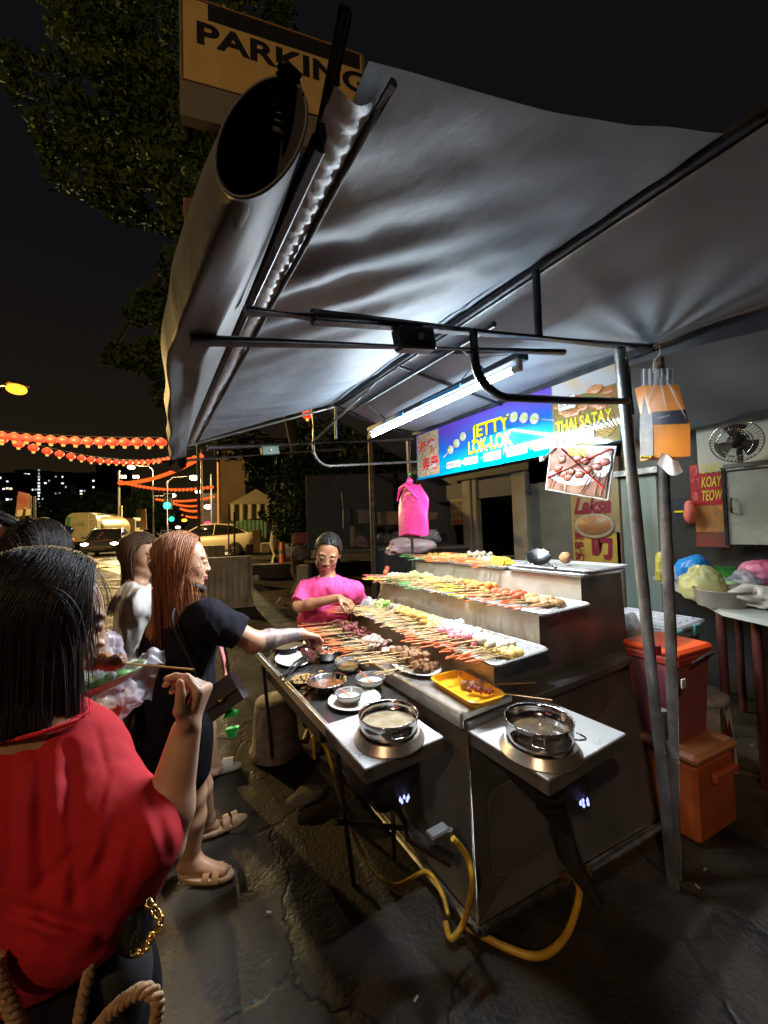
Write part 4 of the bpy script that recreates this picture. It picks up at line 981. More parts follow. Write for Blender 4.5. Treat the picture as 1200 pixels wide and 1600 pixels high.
m = MB(); m.add([TP(1000, 718), TP(1021, 716, -.002), TP(1020, 645, -.002), TP(1000, 648)], [(0, 1, 2, 3)]); m.add([TP(1001, 717, .004), TP(1021, 716, .004), TP(1007, 602, .004), TP(1001, 650, .004)], [(0, 1, 2, 3)])
m.build('packet_side', mat('pale_packet_side', (.36, .33, .30), .4, 0, (.26, .24, .22), 30), tp)
m = MB()
def pl(u, v):
    a = TP(lerp(1001, 1051, u), lerp(576, 603, v)); return a+V(.006*math.sin(u*34)+.0, 0, 0)
m.grid(pl, 40, 6); m.build('clear_bag_top', M_cbag, tp)
m = MB()
for a, b in (((1028, 578), (1042, 640)), (((1034, 578)), (1074, 655)), ((1030, 580), (1012, 640)), ((1036, 580), (1066, 640))): m.tube([TP(*a, -.008), TP((a[0]+b[0])/2+1, (a[1]+b[1])/2, -.012), TP(*b, -.008)], [.0012, .0028, .0008], 5)
m.build('film_creases', mat('glossy_film', (.8, .8, .82), .15, alpha=.6), tp)
m = MB(); m.tube([TP(1024, 545), TP(1031, 540), TP(1031, 552), TP(1022, 566), TP(1020, 580), TP(1028, 586)], .0018, 6); m.build('hook', M_white_pl, tp)
m = MB()
def tis(u, v): 
    a = TP(lerp(1036, 1060, u)+(u-.5)*16*v, 714+28*v*(.6+.4*math.sin(u*3.1))-6*math.cos(u*3.1)); return a+V(-.01+.008*math.sin(u*7), .0, 0)
m.grid(tis, 16, 8); m.build('tissue', mat('tissue_paper', (.72, .68, .66), .8), tp)
m = MB()
for k in range(4): m.blob(TP(1004+5*k, 714, -.006), (.008, .008, .006), 8, seed=k, jit=.2)
m.build('yellow_fold', mat('yellow_fold', (.8, .5, .03), .4), tp)
# ================================================================== pink bag on the far post
pb = thing('carrier_bag', P(645, 790, x=1.9), 'bright pink plastic bag bundle hanging on the far post beside the sign', 'plastic bag')
M_pinkb = mat('hot_pink_plastic', (.85, .06, .28), .35, 0, (.75, .04, .22), 10, bump=.6, bscale=22)
def PB(px, py, dx=0): return P(px, py, x=1.9)+V(dx, 0, 0)
m = MB()
def pbg(u, v):
    a = 2*math.pi*u; py = lerp(758, 836, v); hw = lerp(13, 22.5, sm(v*3)); cx = 645+1.5*math.sin(v*3)
    d = .035*(1+.12*math.sin(5*a+v*6)); 
    return PB(cx+hw*math.cos(a)*(1+.05*math.sin(3*a+9*v)), py+2*math.sin(3*a))+V(-d*math.sin(a)*sm(v*4+.2)+.0, 0, .004*math.sin(v*40)*max(0, math.sin(a)))
m.grid(pbg, 36, 30, closeu=True); m.add([pbg(k/36, 1) for k in range(36)], [tuple(range(36))]); m.build('bag_body', M_pinkb, pb)
m = MB(); m.blob(PB(640, 752), (.028, .03, .03), 12, jit=.25, seed=2); m.tube([PB(625, 783, -.03), PB(632, 764, -.045), PB(640, 758, -.04), PB(648, 766, -.045), PB(658, 780, -.03)], [.008, .018, .022, .018, .008], 8); m.build('knot', M_pinkb, pb)
m = MB(); m.blob(PB(640, 741), (.012, .012, .012), 8); m.build('green_tie', mat('green_tie', (.05, .4, .1), .5), pb)

# ================================================================== neighbour stall: tarp roof, wall, banners
nb = thing('neighbour_tarp', (3.4, 1.5, 2.9), 'dark grey tarp roof of the next stall behind the sign, creased towards its lower edge', 'tarp')
def nt(u, v):
    x = lerp(2.25, 4.3, u); y = lerp(-1.2, 5.2, v); z = lerp(3.35, 2.42, u)+.05*math.sin(y*2.1+u)*math.sin(3.1*u)
    z += .012*math.sin(y*9+5*u)*u+.01*n1(x*3, y*3, 0, 1, 4); return V(x, y, z)
MB().grid(nt, 40, 90).build('roof_panel', mat('next_tarp', (.26, .29, .31), .6, 0, (.19, .21, .23), 2, bump=.4, bscale=9), nb)
MB().tube([V(4.3, -1.2, 2.41), V(4.3, 5.2, 2.41)], .03, 8).build('edge_pole', M_galv, nb)
WX = 4.5
def panel(px0, py0, px1, py1, X, name, mm, label=None, cat=None, th=.04, parent=None, group=None):
    a = P(px0, (py0+py1)/2, x=X).y; b = P(px1, (py0+py1)/2, x=X).y; xm = (px0+px1)/2
    zt_, zb_ = P(xm, py0, x=X).z, max(.002, P(xm, py1, x=X).z)
    m = MB(); m.bbox((X+th/2, (a+b)/2, (zt_+zb_)/2), (th, abs(a-b), zt_-zb_), .004)
    o = m.build(name, mm, parent, None if parent is not None else (X, (a+b)/2, zb_))
    if label: tag(o, label, cat, group)
    return o, (max(a, b), min(a, b), zb_, zt_)
M_wallg = mat('grey_green_wall', (.15, .17, .16), .6, 0, (.11, .12, .12), 4, bump=.15)
M_wallp = mat('pale_green_door', (.30, .37, .34), .45, .1, (.2, .25, .23), 3, bump=.1, stretch=(1, 3, .5))
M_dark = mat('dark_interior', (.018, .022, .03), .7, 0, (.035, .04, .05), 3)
M_cream = mat('cream_pillar', (.34, .32, .26), .6, 0, (.26, .24, .19), 5)
bw = thing('shophouse_wall', (WX, 3, 0), 'grey green shophouse wall with door openings behind the cart', 'wall')
m = MB()
yq = lambda px: P(px, 800, x=WX).y
for a, b, z0, z1 in ((828, 975, 0, 2.6), (690, 740, 0, .0), (640, 1300, 2.12, 2.9)):
    if z1 > 0: m.box((WX+.06, (yq(a)+yq(b))/2, (z0+z1)/2), (.1, abs(yq(a)-yq(b)), z1-z0))
m.build('wall', M_wallg, bw)
for a, b, mm in ((806, 828, M_cream), (728, 741, M_cream), (744, 750, M_cream), (966, 976, mat('brown_frame', (.16, .10, .07), .6))):
    MB().bbox((WX-.02, (yq(a)+yq(b))/2, 1.15), (.12, abs(yq(a)-yq(b)), 2.3), .01).build('pillar', mm, bw)
MB().bbox((WX-.03, (yq(975)+yq(1033))/2, 1.02), (.06, abs(yq(975)-yq(1033)), 2.05), .01).build('door_panel', M_wallp, bw)
MB().box((WX-.09, (yq(970)+yq(1040))/2, 2.09), (.1, abs(yq(970)-yq(1040)), .06)).build('corrugated_ledge', M_galv, bw)
MB().box((WX-.04, (yq(640)+yq(832))/2, 2.13), (.02, abs(yq(640)-yq(832)), .28)).build('rolled_blind', mat('grey_blind', (.12, .125, .15), .6), bw)
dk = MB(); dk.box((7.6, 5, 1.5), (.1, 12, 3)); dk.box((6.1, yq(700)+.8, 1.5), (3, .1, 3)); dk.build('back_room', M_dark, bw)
# plastic chair
def chair(loc, rz, label):
    t = thing('plastic_chair', (0, 0, 0), label, 'chair', 'white plastic chairs inside the shop'); mm = M_white_pl
    m = MB(); m.bbox((0, 0, .43), (.42, .42, .03), .012); m.build('seat', mm, t)
    m = MB()
    for k in range(5): m.bbox((-.16+.08*k, .21, .64), (.035, .02, .36), .006)
    m.tube([V(-.2, .2, .44), V(-.2, .22, .8), V(-.12, .23, .86), V(.12, .23, .86), V(.2, .22, .8), V(.2, .2, .44)], .02, 8); m.build('backrest', mm, t)
    for sx in (-1, 1):
        for sy in (-1, 1): MB().tube([V(sx*.18, sy*.18, .43), V(sx*.21, sy*.22, 0)], [.026, .02], 8).build('leg', mm, t)
        MB().tube([V(sx*.21, .2, .64), V(sx*.22, 0, .65), V(sx*.21, -.19, .62), V(sx*.2, -.2, .43)], .016, 8).build('armrest', mm, t)
    t.location = loc; t.rotation_euler = (0, 0, rz); return t
q = P(790, 868, x=5.2); chair((5.6, q.y+.35, .1), -1.2, 'white plastic chair seen through the door opening right of the cream posts')
chair((5.7, q.y+1.35, .05), -2.0, 'second white plastic chair, dimmer, deeper inside the shop to the left')
# small paper sign
o, b = panel(704, 779, 733, 820, WX-.06, 'paper_sign', mat('yellowed_paper', (.40, .31, .17), .6, 0, (.33, .25, .13), 6), 'yellowed paper sign with brown lettering left of the shop door', 'sign', th=.01)
m = MB(); text_mb(m, '叻沙', .1, V(WX-.062, b[0]-.03, b[3]-.12), XD, YD, .004, .002, fit=(b[0]-b[1])*.6); text_mb(m, 'LAKSA', .04, V(WX-.062, b[0]-.04, b[3]-.17), XD, YD, .004, .001, fit=(b[0]-b[1])*.6)
text_mb(m, '沙爹粉', .09, V(WX-.062, b[0]-.02, b[2]+.13), XD, YD, .004, .002, fit=(b[0]-b[1])*.8); m.v = [(x, y, z) for x, y, z in m.v]
lo = m.build('lettering', mat('brown_ink', (.18, .08, .04), .6), None, o.location); lo.parent = o; lo.location = (0, 0, 0)
o2, _ = panel(707, 812, 730, 818, WX-.075, 'red_stripe', mat('faded_red', (.45, .08, .05), .5), th=.004); lp = o2.matrix_basis.copy(); o2.parent = o; o2.location = Vector(o2['_o'])-Vector(o['_o'])
# laksa banner
lb = thing('laksa_banner', (WX-.08, P(932, 800, x=4.42).y, 1.1), 'yellow Laksa banner with a bowl of noodles and red Chinese characters', 'banner')
_, b = panel(893, 745, 968, 880, WX-.08, 'banner_sheet', mat('banner_yellow', (.50, .36, .08), .35, 0, (.36, .24, .06), 5), parent=lb, th=.012)
bx = WX-.081; w = b[0]-b[1]; cy = (b[0]+b[1])/2
zL = lambda py: P(930, py, x=bx).z
_, _b = panel(893.5, 746, 967.5, 832, WX-.086, 'banner_top', mat('banner_brown', (.26, .2, .1), .35, 0, (.36, .28, .14), 5), parent=lb, th=.004)
m = MB(); text_mb(m, 'Laksa', .26, V(bx-.004, b[0]-.04, zL(801)), XD, YD, .006, .012, fit=w*.8, shear=.35); m.build('lettering', mat('maroon_ink', (.20, .02, .04), .4), lb)
m = MB(); m.lathe([(.001, -.004), (.22, -.004), (.235, .0), (.23, .006), (.2, .004), (.001, .003)], (bx-.012, cy, zL(822)), 40, axis=(-1, 0, 0), sx=.62, sy=1.0); m.build('bowl_picture', mat('bowl_pic', (.32, .27, .2), .4), lb)
m = MB(); m.lathe([(.001, .012), (.19, .009), (.195, .006)], (bx-.012, cy, zL(821)), 40, axis=(-1, 0, 0), sx=.58, sy=.98); m.build('noodle_picture', mat('noodle_pic', (.42, .10, .04), .4, 0, (.20, .22, .10), 32, mix=.5), lb)
m = MB(); text_mb(m, '叻', .3, V(bx-.004, cy+.04, zL(868)), XD, YD, .004, .016, fit=w*.42)
for k, ch in enumerate('美味叻'): text_mb(m, ch, .12, V(bx-.004, b[0]-.03, zL(842)-.13*k), XD, YD, .004, .004)
m.build('lettering', mat('maroon_ink', (.20, .02, .04), .4), lb)
# right side boards
ck = thing('menu_board', (WX-.12, P(1108, 800, x=4.38).y, 1.2), 'red CHAR KOAY TEOW menu board with a noodle photo below the wall fan', 'sign')
_, b = panel(1078, 724, 1131, 790, WX-.14, 'red_panel', mat('menu_red', (.42, .02, .03), .35, 0, (.33, .02, .03), 5), parent=ck, th=.02)
bx = WX-.142
for k, wd in enumerate(('CHAR', 'KOAY', 'TEOW')):
    zz = lerp(b[3], b[2], (k+.72)/3.1); m = MB(); text_mb(m, wd, .13, V(bx, b[0]-(b[0]-b[1])*.36, zz), XD, YD, .004, .002, fit=(b[0]-b[1])*.6, shear=.25); m.build('lettering', mat('olive_yellow', (.55, .52, .05), .4), ck)
    m = MB(); text_mb(m, '炒粿条'[k], .10, V(bx, b[0]-(b[0]-b[1])*.06, zz), XD, YD, .004, .004, fit=(b[0]-b[1])*.24); m.build('character', mat('dull_red_ink', (.55, .12, .1), .4), ck)
panel(1086, 789, 1137, 832, WX-.14, 'noodle_photo', mat('noodle_photo', (.50, .22, .05), .35, 0, (.22, .15, .09), 22, mix=.55), parent=ck, th=.015)
panel(1088, 832, 1139, 855, WX-.14, 'brown_strip', mat('brown_strip', (.16, .06, .045), .4, 0, (.3, .05, .04), 6), parent=ck, th=.015)
cb = thing('metal_cabinet', (WX-.3, P(1165, 800, x=4.2).y, .95), 'scratched stainless steel wall cabinet at the right edge beside the menu board', 'cabinet')
_, b = panel(1134, 730, 1290, 852, WX-.3, 'cabinet_body', mat('cabinet_steel', (.50, .56, .53), .33, .45, (.24, .28, .26), 3, bump=.3, bscale=6, rvar=.12), parent=cb, th=.3)
panel(1129, 722, 1200, 729, WX-.34, 'top_edge', M_galv, parent=cb, th=.05); panel(1129, 730, 1136, 852, WX-.315, 'side_edge', M_bpaint, parent=cb, th=.02)
q = P(1143, 790, x=WX-.33); MB().tube([q+V(.02, 0, .06), q+V(-.01, 0, .05), q+V(-.01, 0, -.05), q+V(.02, 0, -.06)], .008, 6).build('handle', M_black, cb)
panel(1054, 780, 1073, 813, WX-.1, 'notice', mat('navy_notice', (.02, .025, .05), .4), 'small navy notice on the dark wall left of the red menu board', 'sign', th=.01)
o, b = panel(1053, 798, 1068, 801, WX-.115, 'yellow_label', M_yel, 'thin yellow label across the small navy notice', 'label', th=.004)
tag(MB().blob(P(1078, 800, x=WX-.2), (.05, .05, .11), 12, jit=.12, seed=2).build('red_lantern', mat('coral_plastic', (.65, .15, .12), .5), None, P(1078, 800, x=WX-.2)), 'small coral red ornament hanging at the left of the menu board', 'ornament')
dkw = MB(); dkw.box((WX+.05, (yq(1035)+yq(1500))/2, 1.5), (.1, abs(yq(1035)-yq(1500)), 3)); tag(dkw.build('stall_wall', mat('dark_wall', (.016, .017, .019), .6, 0, (.03, .03, .03), 4), None, (WX, 1, 0)), 'dark rear wall of the noodle stall at the right', 'wall')
# wall fan
fn = thing('wall_fan', P(1150, 690, x=WX-.4), 'black wall fan with a wire guard above the steel cabinet', 'fan')
fc = P(1150, 690, x=WX-.45); ax_ = V(-.95, -.1, -.25).normalized(); Mf = Vector((0, 0, 1)).rotation_difference(ax_).to_matrix()
fr_ = .165
m = MB()
for k in range(40):
    a = 2*math.pi*k/40; m.tube([fc+Mf @ V(.04*math.cos(a), .04*math.sin(a), .075), fc+Mf @ V(.12*math.cos(a), .12*math.sin(a), .06), fc+Mf @ V(fr_*math.cos(a), fr_*math.sin(a), 0), fc+Mf @ V(.12*math.cos(a), .12*math.sin(a), -.06)], .0022, 4)
for r, z in ((fr_, 0), (.11, .064)): m.tube([fc+Mf @ V(r*math.cos(6.283*k/36), r*math.sin(6.283*k/36), z) for k in range(36)], .005, 5, closed=True)
m.build('guard', M_chrome, fn)
m = MB()
for k in range(3):
    a0 = k*2.094
    m.grid(lambda u, v: fc+Mf @ V(lerp(.03, .14, u)*math.cos(a0+v*1.1-.5), lerp(.03, .14, u)*math.sin(a0+v*1.1-.5), -.01+.04*v), 6, 6)
m.build('blades', M_black, fn)
m = MB(); m.lathe([(.001, .03), (.045, .02), (.06, -.02), (.07, -.1), (.05, -.14), (.001, -.15)], fc, 20, M=Mf); m.tube([fc+Mf @ V(0, 0, -.12), fc+V(.25, .05, -.16), V(WX, fc.y, fc.z-.2)], .02, 8); m.build('motor', M_black, fn)
tag(MB().bbox(P(1150, 690, x=WX-.12), (.05, .55, .5), .01).build('white_board', mat('grey_white_board', (.42, .44, .42), .5), None, P(1150, 690, x=WX-.1)), 'pale board behind the black wall fan', 'board')
# counter with clutter on the right
tbl = thing('prep_table', (3.35, .9, 0), 'pale topped prep table crowded with coloured bags at the right edge', 'table')
TZ = 1.02
def T(px, py, z=TZ): return P(px, py, z=z)
a, b, c, d = T(1020, 915), T(1120, 952), T(1330, 990), T(1240, 920)
m = MB(); m.hexa([p+V(0, 0, -.03) for p in (T(1020, 900), T(1130, 955), T(1340, 1000), T(1260, 905))]+[T(1020, 900), T(1130, 955), T(1340, 1000), T(1260, 905)]); m.build('table_top', mat('pale_table_top', (.45, .5, .48), .35), tbl)
for p in (T(1125, 950), T(1180, 957), T(1150, 915)): MB().cyl(V(p.x, p.y, 0), V(p.x, p.y, TZ-.03), .025, n=8).build('leg', mat('dark_red_leg', (.07, .012, .012), .6), tbl)
ctz = 1.0
M_bb, M_yb, M_gp, M_pk = mat('blue_film', (.02, .22, .75), .3, 0, (.03, .35, .85), 12), mat('yellow_film', (.55, .55, .16), .3, 0, (.62, .58, .3), 14, alpha=.85), mat('green_plastic', (.06, .45, .08), .35), mat('pink_bag_film', (.7, .12, .35), .35, 0, (.7, .3, .45), 12)
def bagp(px, py, r, seed, mm, label, z=TZ, amp=.3):
    p = P(px, py, z=z); return bag((p.x, p.y, z+r[2]*.75), r, seed, mm, label, amp=amp)
bagp(1085, 912, (.13, .13, .14), 21, M_bb, 'bright blue plastic bag on the prep table')
bagp(1062, 910, (.10, .08, .09), 22, mat('lilac_film', (.4, .36, .48), .35), 'pale lilac bag crumpled left of the bright blue one', amp=.6)
bagp(1098, 935, (.15, .12, .13), 23, M_yb, 'pale yellow translucent bag in front of the blue one')
bagp(1128, 925, (.12, .1, .05), 24, mat('mint_film', (.35, .6, .3), .4), 'mint green crumpled bag next to the pale yellow one', amp=.6)
bagp(1190, 912, (.13, .13, .12), 25, M_pk, 'pink plastic bag at the right edge of the prep table')
bagp(1158, 916, (.1, .1, .07), 26, M_cbag, 'clear plastic bag between the green basin and the pink bag', amp=.6)
bagp(1195, 948, (.2, .14, .07), 27, mat('grey_white_film', (.5, .5, .47), .4), 'white crumpled bag on the near edge of the prep table', amp=.6)
bagp(1040, 908, (.07, .07, .16), 28, mat('lemon_film', (.55, .5, .1), .35), 'lemon yellow bag standing between the two posts', amp=.4)
bagp(1165, 935, (.22, .08, .03), 29, mat('orange_peach_film', (.6, .25, .14), .5), 'flat peach and orange packets lying across the prep table', amp=.5)
q = T(1140, 905); t = thing('basin', q, 'bright green square plastic basin on the prep table', 'basin')
m = MB(); m.lathe([(.1, 0), (.13, .12), (.14, .125), (.125, .12), (.095, .01), (.001, .008)], q, 4); m.build('basin_body', M_gp, t)
q = T(1130, 945); m = MB(); m.lathe([(.13, 0), (.15, .1), (.155, .11), (.145, .105), (.125, .01), (.001, .008)], q, 26, sx=1.2); tag(m.build('basin', mat('smoky_plastic', (.22, .21, .18), .3), None, q), 'smoky grey tub on the near side of the prep table', 'tub')
# things standing on the ground behind the posts
st_ = thing('storage_box', (2.9, 1.25, .45), 'large clear plastic storage box with a ribbed lid and blue clips', 'storage box')
bc = [P(978, 975, z=.86), P(1112, 1000, z=.86)]
cx, cy_, wx, wy = 3.02, 1.40, .62, .52
M_sb = mat('cloudy_plastic', (.62, .63, .70), .3, 0, (.42, .43, .5), 5, alpha=.78)
m = MB(); m.bbox((cx, cy_, .68), (wx-.05, wy-.05, .34), .03); m.build('box_body', M_sb, st_)
m = MB(); m.bbox((cx, cy_, .865), (wx, wy, .04), .012)
for k in range(6): m.bbox((cx-.24+.095*k, cy_, .889), (.02, wy-.1, .014), .004)
m.build('lid', mat('cloudy_lid', (.62, .64, .72), .3, 0, (.4, .42, .5), 6), st_)
for s in (-1, 1): MB().bbox((cx+s*.14, cy_-wy/2-.006, .84), (.12, .02, .07), .006).build('clip', mat('aqua_clip', (.15, .45, .5), .4), st_)
MB().bbox((cx+wx/2+.006, cy_-.05, .84), (.02, .12, .07), .006).build('clip', mat('aqua_clip', (.15, .45, .5), .4), st_)
MB().bbox((cx+.05, cy_, .58), (.4, .38, .16), .03).build('pink_contents', mat('pink_contents', (.7, .12, .2), .6), st_)
# stool
def stool(c, h, label):
    t = thing('plastic_stool', c, label, 'stool', 'grey plastic stools'); mm = mat('dusty_grey_plastic', (.44, .43, .45), .5, 0, (.22, .215, .22), 16)
    x, y, z = c
    m = MB(); m.lathe([(.001, h-.004), (.14, h), (.165, h-.012), (.17, h-.045), (.162, h-.05), (.15, h-.02), (.001, h-.02)], c, 28); m.build('seat', mm, t)
    for k in range(4):
        a = .785+k*1.571; u = V(math.cos(a), math.sin(a), 0); s = V(-u.y, u.x, 0)
        m = MB(); p0, p1 = Vector(c)+u*.135+V(0, 0, h-.03), Vector(c)+u*.19
        m.hexa([p1-s*.02-u*.012, p1+s*.02-u*.012, p1+s*.02+u*.012, p1-s*.02+u*.012, p0-s*.05-u*.01, p0+s*.05-u*.01, p0+s*.05+u*.022, p0-s*.05+u*.022]); m.build('leg', mm, t)
    return t
sp_ = P(1128, 1170, z=0)
stool((2.98, 1.10, 0), .50, 'round grey plastic stool under the clear storage box beside the coolers')
# orange cooler
oc = thing('cool_box', (2.38, .98, 0), 'worn orange cool box on the ground behind the posts', 'cool box')
M_oc = mat('faded_orange_plastic', (.50, .115, .025), .5, 0, (.36, .085, .025), 8, bump=.15)
Mo = Matrix.Rotation(-.12, 3, 'Z')
def ob_(c, s, b, name, mm, par=oc): MB().bbox(Vector(c), s, b, M=Mo).build(name, mm, par)
ob_((2.46, .99, .19), (.36, .32, .38), .02, 'body', M_oc); ob_((2.46, .99, .405), (.39, .35, .055), .02, 'lid', mat('orange_brown_lid', (.42, .15, .05), .45, 0, (.3, .13, .05), 10))
ob_((2.48, .81, .30), (.22, .03, .05), .01, 'handle', M_oc)
pbn = thing('pail', (2.30, 1.0, .44), 'tall dusty pink pail with a vermilion lid on top of the orange cool box', 'pail')
M_pp = mat('dusty_pink_plastic', (.34, .09, .10), .4, 0, (.28, .08, .09), 7)
m = MB(); r4 = lambda s, z: [V(2.46, 1.03, z)+Mo @ V(sx*s, sy*s*.85, 0) for sx, sy in ((-1, -1), (1, -1), (1, 1), (-1, 1))]
m.hexa(r4(.125, .437)+r4(.15, .87)); m.build('body', M_pp, pbn)
MB().bbox((2.46, 1.03, .85), (.32, .275, .05), .012, M=Mo).build('rim_band', mat('dark_pink_rim', (.40, .05, .03), .4), pbn)
MB().bbox((2.46, 1.03, .895), (.335, .29, .04), .014, M=Mo).build('lid', mat('vermilion_lid', (.85, .09, .02), .32), pbn)
q = V(2.46, .85, .78); MB().tube([V(2.35, .87, .86), V(2.46, .86, .875), V(2.57, .855, .87), V(2.63, .88, .85)], .007, 7).build('handle', M_black, pbn)
q = P(1068, 1068, y=.86); MB().bbox(q, (.035, .006, .045), .002, M=Mo).build('sticker', M_wh, pbn)
bag(P(1000, 960, x=2.62)+V(0, .1, -.12), (.10, .10, .10), 31, M_cbag, 'clear plastic bag stuffed behind the cart end beside the pail', amp=.7)
# wall lamp that lights the neighbour stall (hidden behind the sign from the photographer)
area_light('stall_lamp_light', (3.2, 2.5, 2.5), (3.6, 1.2, 0), .05, 1.2, 18, (.86, .97, .95))
sl = thing('stall_lamp', (3.2, 2.5, 2.6), 'white tube lamp under the neighbouring tarp behind the sign', 'lamp')
MB().cyl((3.2, 1.9, 2.57), (3.2, 3.1, 2.57), .014, n=10).build('tube', glow('tube_next', (.86, .97, .95), 14), sl)
MB().bbox((3.2, 2.5, 2.6), (.05, 1.25, .03), .004).build('batten', M_white_pl, sl)
# junk behind the vendor
M_jdark = mat('dark_painted_wall', (.035, .04, .045), .6, 0, (.055, .06, .065), 4)
jw = thing('low_counter', (3.0, 5.0, 0), 'low dark counter with a pale top edge behind the vendor', 'counter')
a, b = P(575, 858, z=.92+.0), P(720, 845, z=.95)
a = V(1.9, 6.0, 0); b = V(4.4, 4.9, 0)
a = P(588, 900, z=.0)
pa, pb_ = P(590, 857, z=1.42), P(730, 850, z=1.42)
pa, pb_ = P(585, 857, d=6.2), P(735, 846, d=6.2)
m = MB(); n_ = V(.52, .85, 0); m.hexa([V(pa.x, pa.y, 0), V(pb_.x, pb_.y, 0), V(pb_.x, pb_.y, 0)+n_*.5, V(pa.x, pa.y, 0)+n_*.5, V(pa.x, pa.y, pa.z-.04), V(pb_.x, pb_.y, pa.z-.04), V(pb_.x, pb_.y, pa.z-.04)+n_*.5, V(pa.x, pa.y, pa.z-.04)+n_*.5]); m.build('counter_front', M_jdark, jw)
m = MB(); m.hexa([V(p.x, p.y, pa.z-.036+dz)+n_*k for dz in (0, .04) for p, k in ((pa, -.03), (pb_, -.03), (pb_, .52), (pa, .52))]); m.build('counter_top', mat('counter_edge', (.2, .2, .19), .5), jw)
def facing_box(px0, py0, px1, py1, d, th, name, mm, label, cat, bev=.01, group=None):
    # an upright box square to the street direction, its near face at depth d
    a, b = P(px0, py1, d=d), P(px1, py1, d=d); c = P((px0+px1)/2, py0, d=d); w = (b-a).length; u = V(b.x-a.x, b.y-a.y, 0).normalized(); nn = V(-u.y, u.x, 0)
    zc_, h = (c.z+(a.z+b.z)/2)/2, c.z-(a.z+b.z)/2; M = Matrix((u, nn, V(0, 0, 1))).transposed()
    mid = (a+b)/2+nn*th/2; mid.z = zc_
    o = MB().bbox(mid, (w, th, h), bev, M=M).build(name, mm, None, (mid.x, mid.y, zc_-h/2)); return tag(o, label, cat, group)
facing_box(590, 799, 622, 820, 6.5, .3, 'carton', M_card, 'brown cardboard carton on the shelf behind the pink bag', 'carton')
facing_box(560, 796, 583, 818, 6.6, .2, 'carton', mat('dull_box', (.14, .12, .11), .8), 'dull grey brown box left of the cardboard carton', 'carton')
facing_box(548, 822, 555, 855, 6.3, .1, 'wooden_post', M_wood, 'short upright wooden post on the low counter', 'post')
facing_box(668, 800, 684, 812, 6.0, .05, 'price_card', M_card, 'small brown card on the dark panel left of the paper sign', 'card')
facing_box(480, 740, 640, 858, 7.6, .15, 'shed_wall', mat('shed_wall', (.03, .033, .04), .7, 0, (.05, .055, .065), 3), 'dark shed wall beneath the tree behind the vendor', 'wall')
facing_box(655, 745, 715, 870, 6.9, .1, 'shutter_panel', mat('dark_shutter', (.05, .055, .065), .5), 'dark shutter panel left of the shop door posts', 'shutter')
for k, (px, py) in enumerate(((600, 835), (625, 832), (565, 840), (640, 838))):
    bag(P(px, py+8, d=6.4), (.16, .12, .1), 40+k, mat('murk%d' % k, (.10+.03*k, .10, .10), .6), ['dull grey sack on the low counter under the carton', 'paler sack on the low counter right of the carton', 'dark lumpy sack beside the wooden post', 'small lumpy sack beside the pink bag on the low counter'][k])
tag(MB().tube([P(535, 770, d=7), P(537, 825, d=7)], .02, 6).build('pipe', M_galv, None, P(537, 825, d=7)), 'short pale pipe standing against the dark shed', 'pipe')
# concrete filled tub under the side shelf, brick
t = thing('concrete_block', (.77, 2.74, 0), 'rough concrete cylinder cast in a tub, standing under the side shelf', 'concrete block')
m = MB(); c = P(435, 1180, z=0); 
m.lathe([(.18, 0), (.185, .03), (.165, .05), (.145, .3), (.14, .36), (.13, .375), (.001, .37)], (c.x, c.y+.06, 0), 30, wob=.015); m.build('cast_body', mat('rough_concrete', (.66, .64, .60), .85, 0, (.34, .30, .25), 16, bump=.8, bscale=30), t)
c = P(480, 1250, z=0); tag(MB().blob((c.x, c.y, .03), (.12, .075, .03), 14, jit=.2, seed=8).build('flat_stone', mat('flat_stone', (.07, .06, .048), .8, 0, (.08, .07, .055), 14, bump=.6), None, (c.x, c.y, 0)), 'flat grey stone lying below the side shelf near the cart corner', 'stone')
for k, (px, py) in enumerate(((1102, 1358), (1090, 1385), (1175, 1165), (1128, 1178), (1140, 1215), (420, 1425), (650, 1560))):
    c = P(px, py, z=.006); tag(MB().bbox(c, (.022, .009, .004), .0015, rz=k*1.1).build('litter_scrap', mat('dirty_paper', (.34, .32, .29), .8), None, c), 'small pale scrap of litter on the dark asphalt', 'litter', 'litter scraps on the ground')
# ================================================================== street: far side
def GD(px, d):   # ground point straight under the pixel column px at depth d
    p = P(px, 840, d=d); return V(p.x, p.y, gz(p.x, p.y))
ROADC = mat('road_asphalt', (.12, .105, .075), .5, 0, (.055, .05, .04), 1.5, bump=.3, bscale=30)
M_line = mat('worn_road_paint', (.62, .60, .48), .5, 0, (.42, .40, .32), 3, bump=.2)
M_yline = mat('worn_yellow_paint', (.60, .46, .10), .5, 0, (.42, .32, .1), 3)
m = MB(); m.add([V(-80, 15.5, .456), V(60, 15.5, .456), V(60, 60, .456), V(-80, 60, .456)], [(0, 1, 2, 3)]); m.add([V(-14, 60, .456), V(14, 60, .456), V(14, 700, .456), V(-14, 700, .456)], [(0, 1, 2, 3)])
tag(m.build('road', ROADC), 'asphalt road crossing under the lantern strings', None, None, 'structure')
def strip_on(a, b, w, mm, nm='road_marking'):
    a, b = PG(*a), PG(*b); u = (b-a).normalized(); n_ = V(-u.y, u.x, 0)*w/2; m = MB()
    K = 12; vs = []
    for k in range(K+1):
        p = a.lerp(b, k/K)
        for s in (-1, 1): q = p+n_*s; vs.append(V(q.x, q.y, max(gz(q.x, q.y), .456 if q.y > 15.4 else 0)+.009))
    m.add(vs, [(2*k, 2*k+1, 2*k+3, 2*k+2) for k in range(K)]); return tag(m.build(nm, mm), None, None, None, 'structure')
strip_on((95, 873), (255, 873), .16, M_line); strip_on((120, 878), (205, 900), .35, M_line); strip_on((100, 896), (215, 880), .35, M_line)
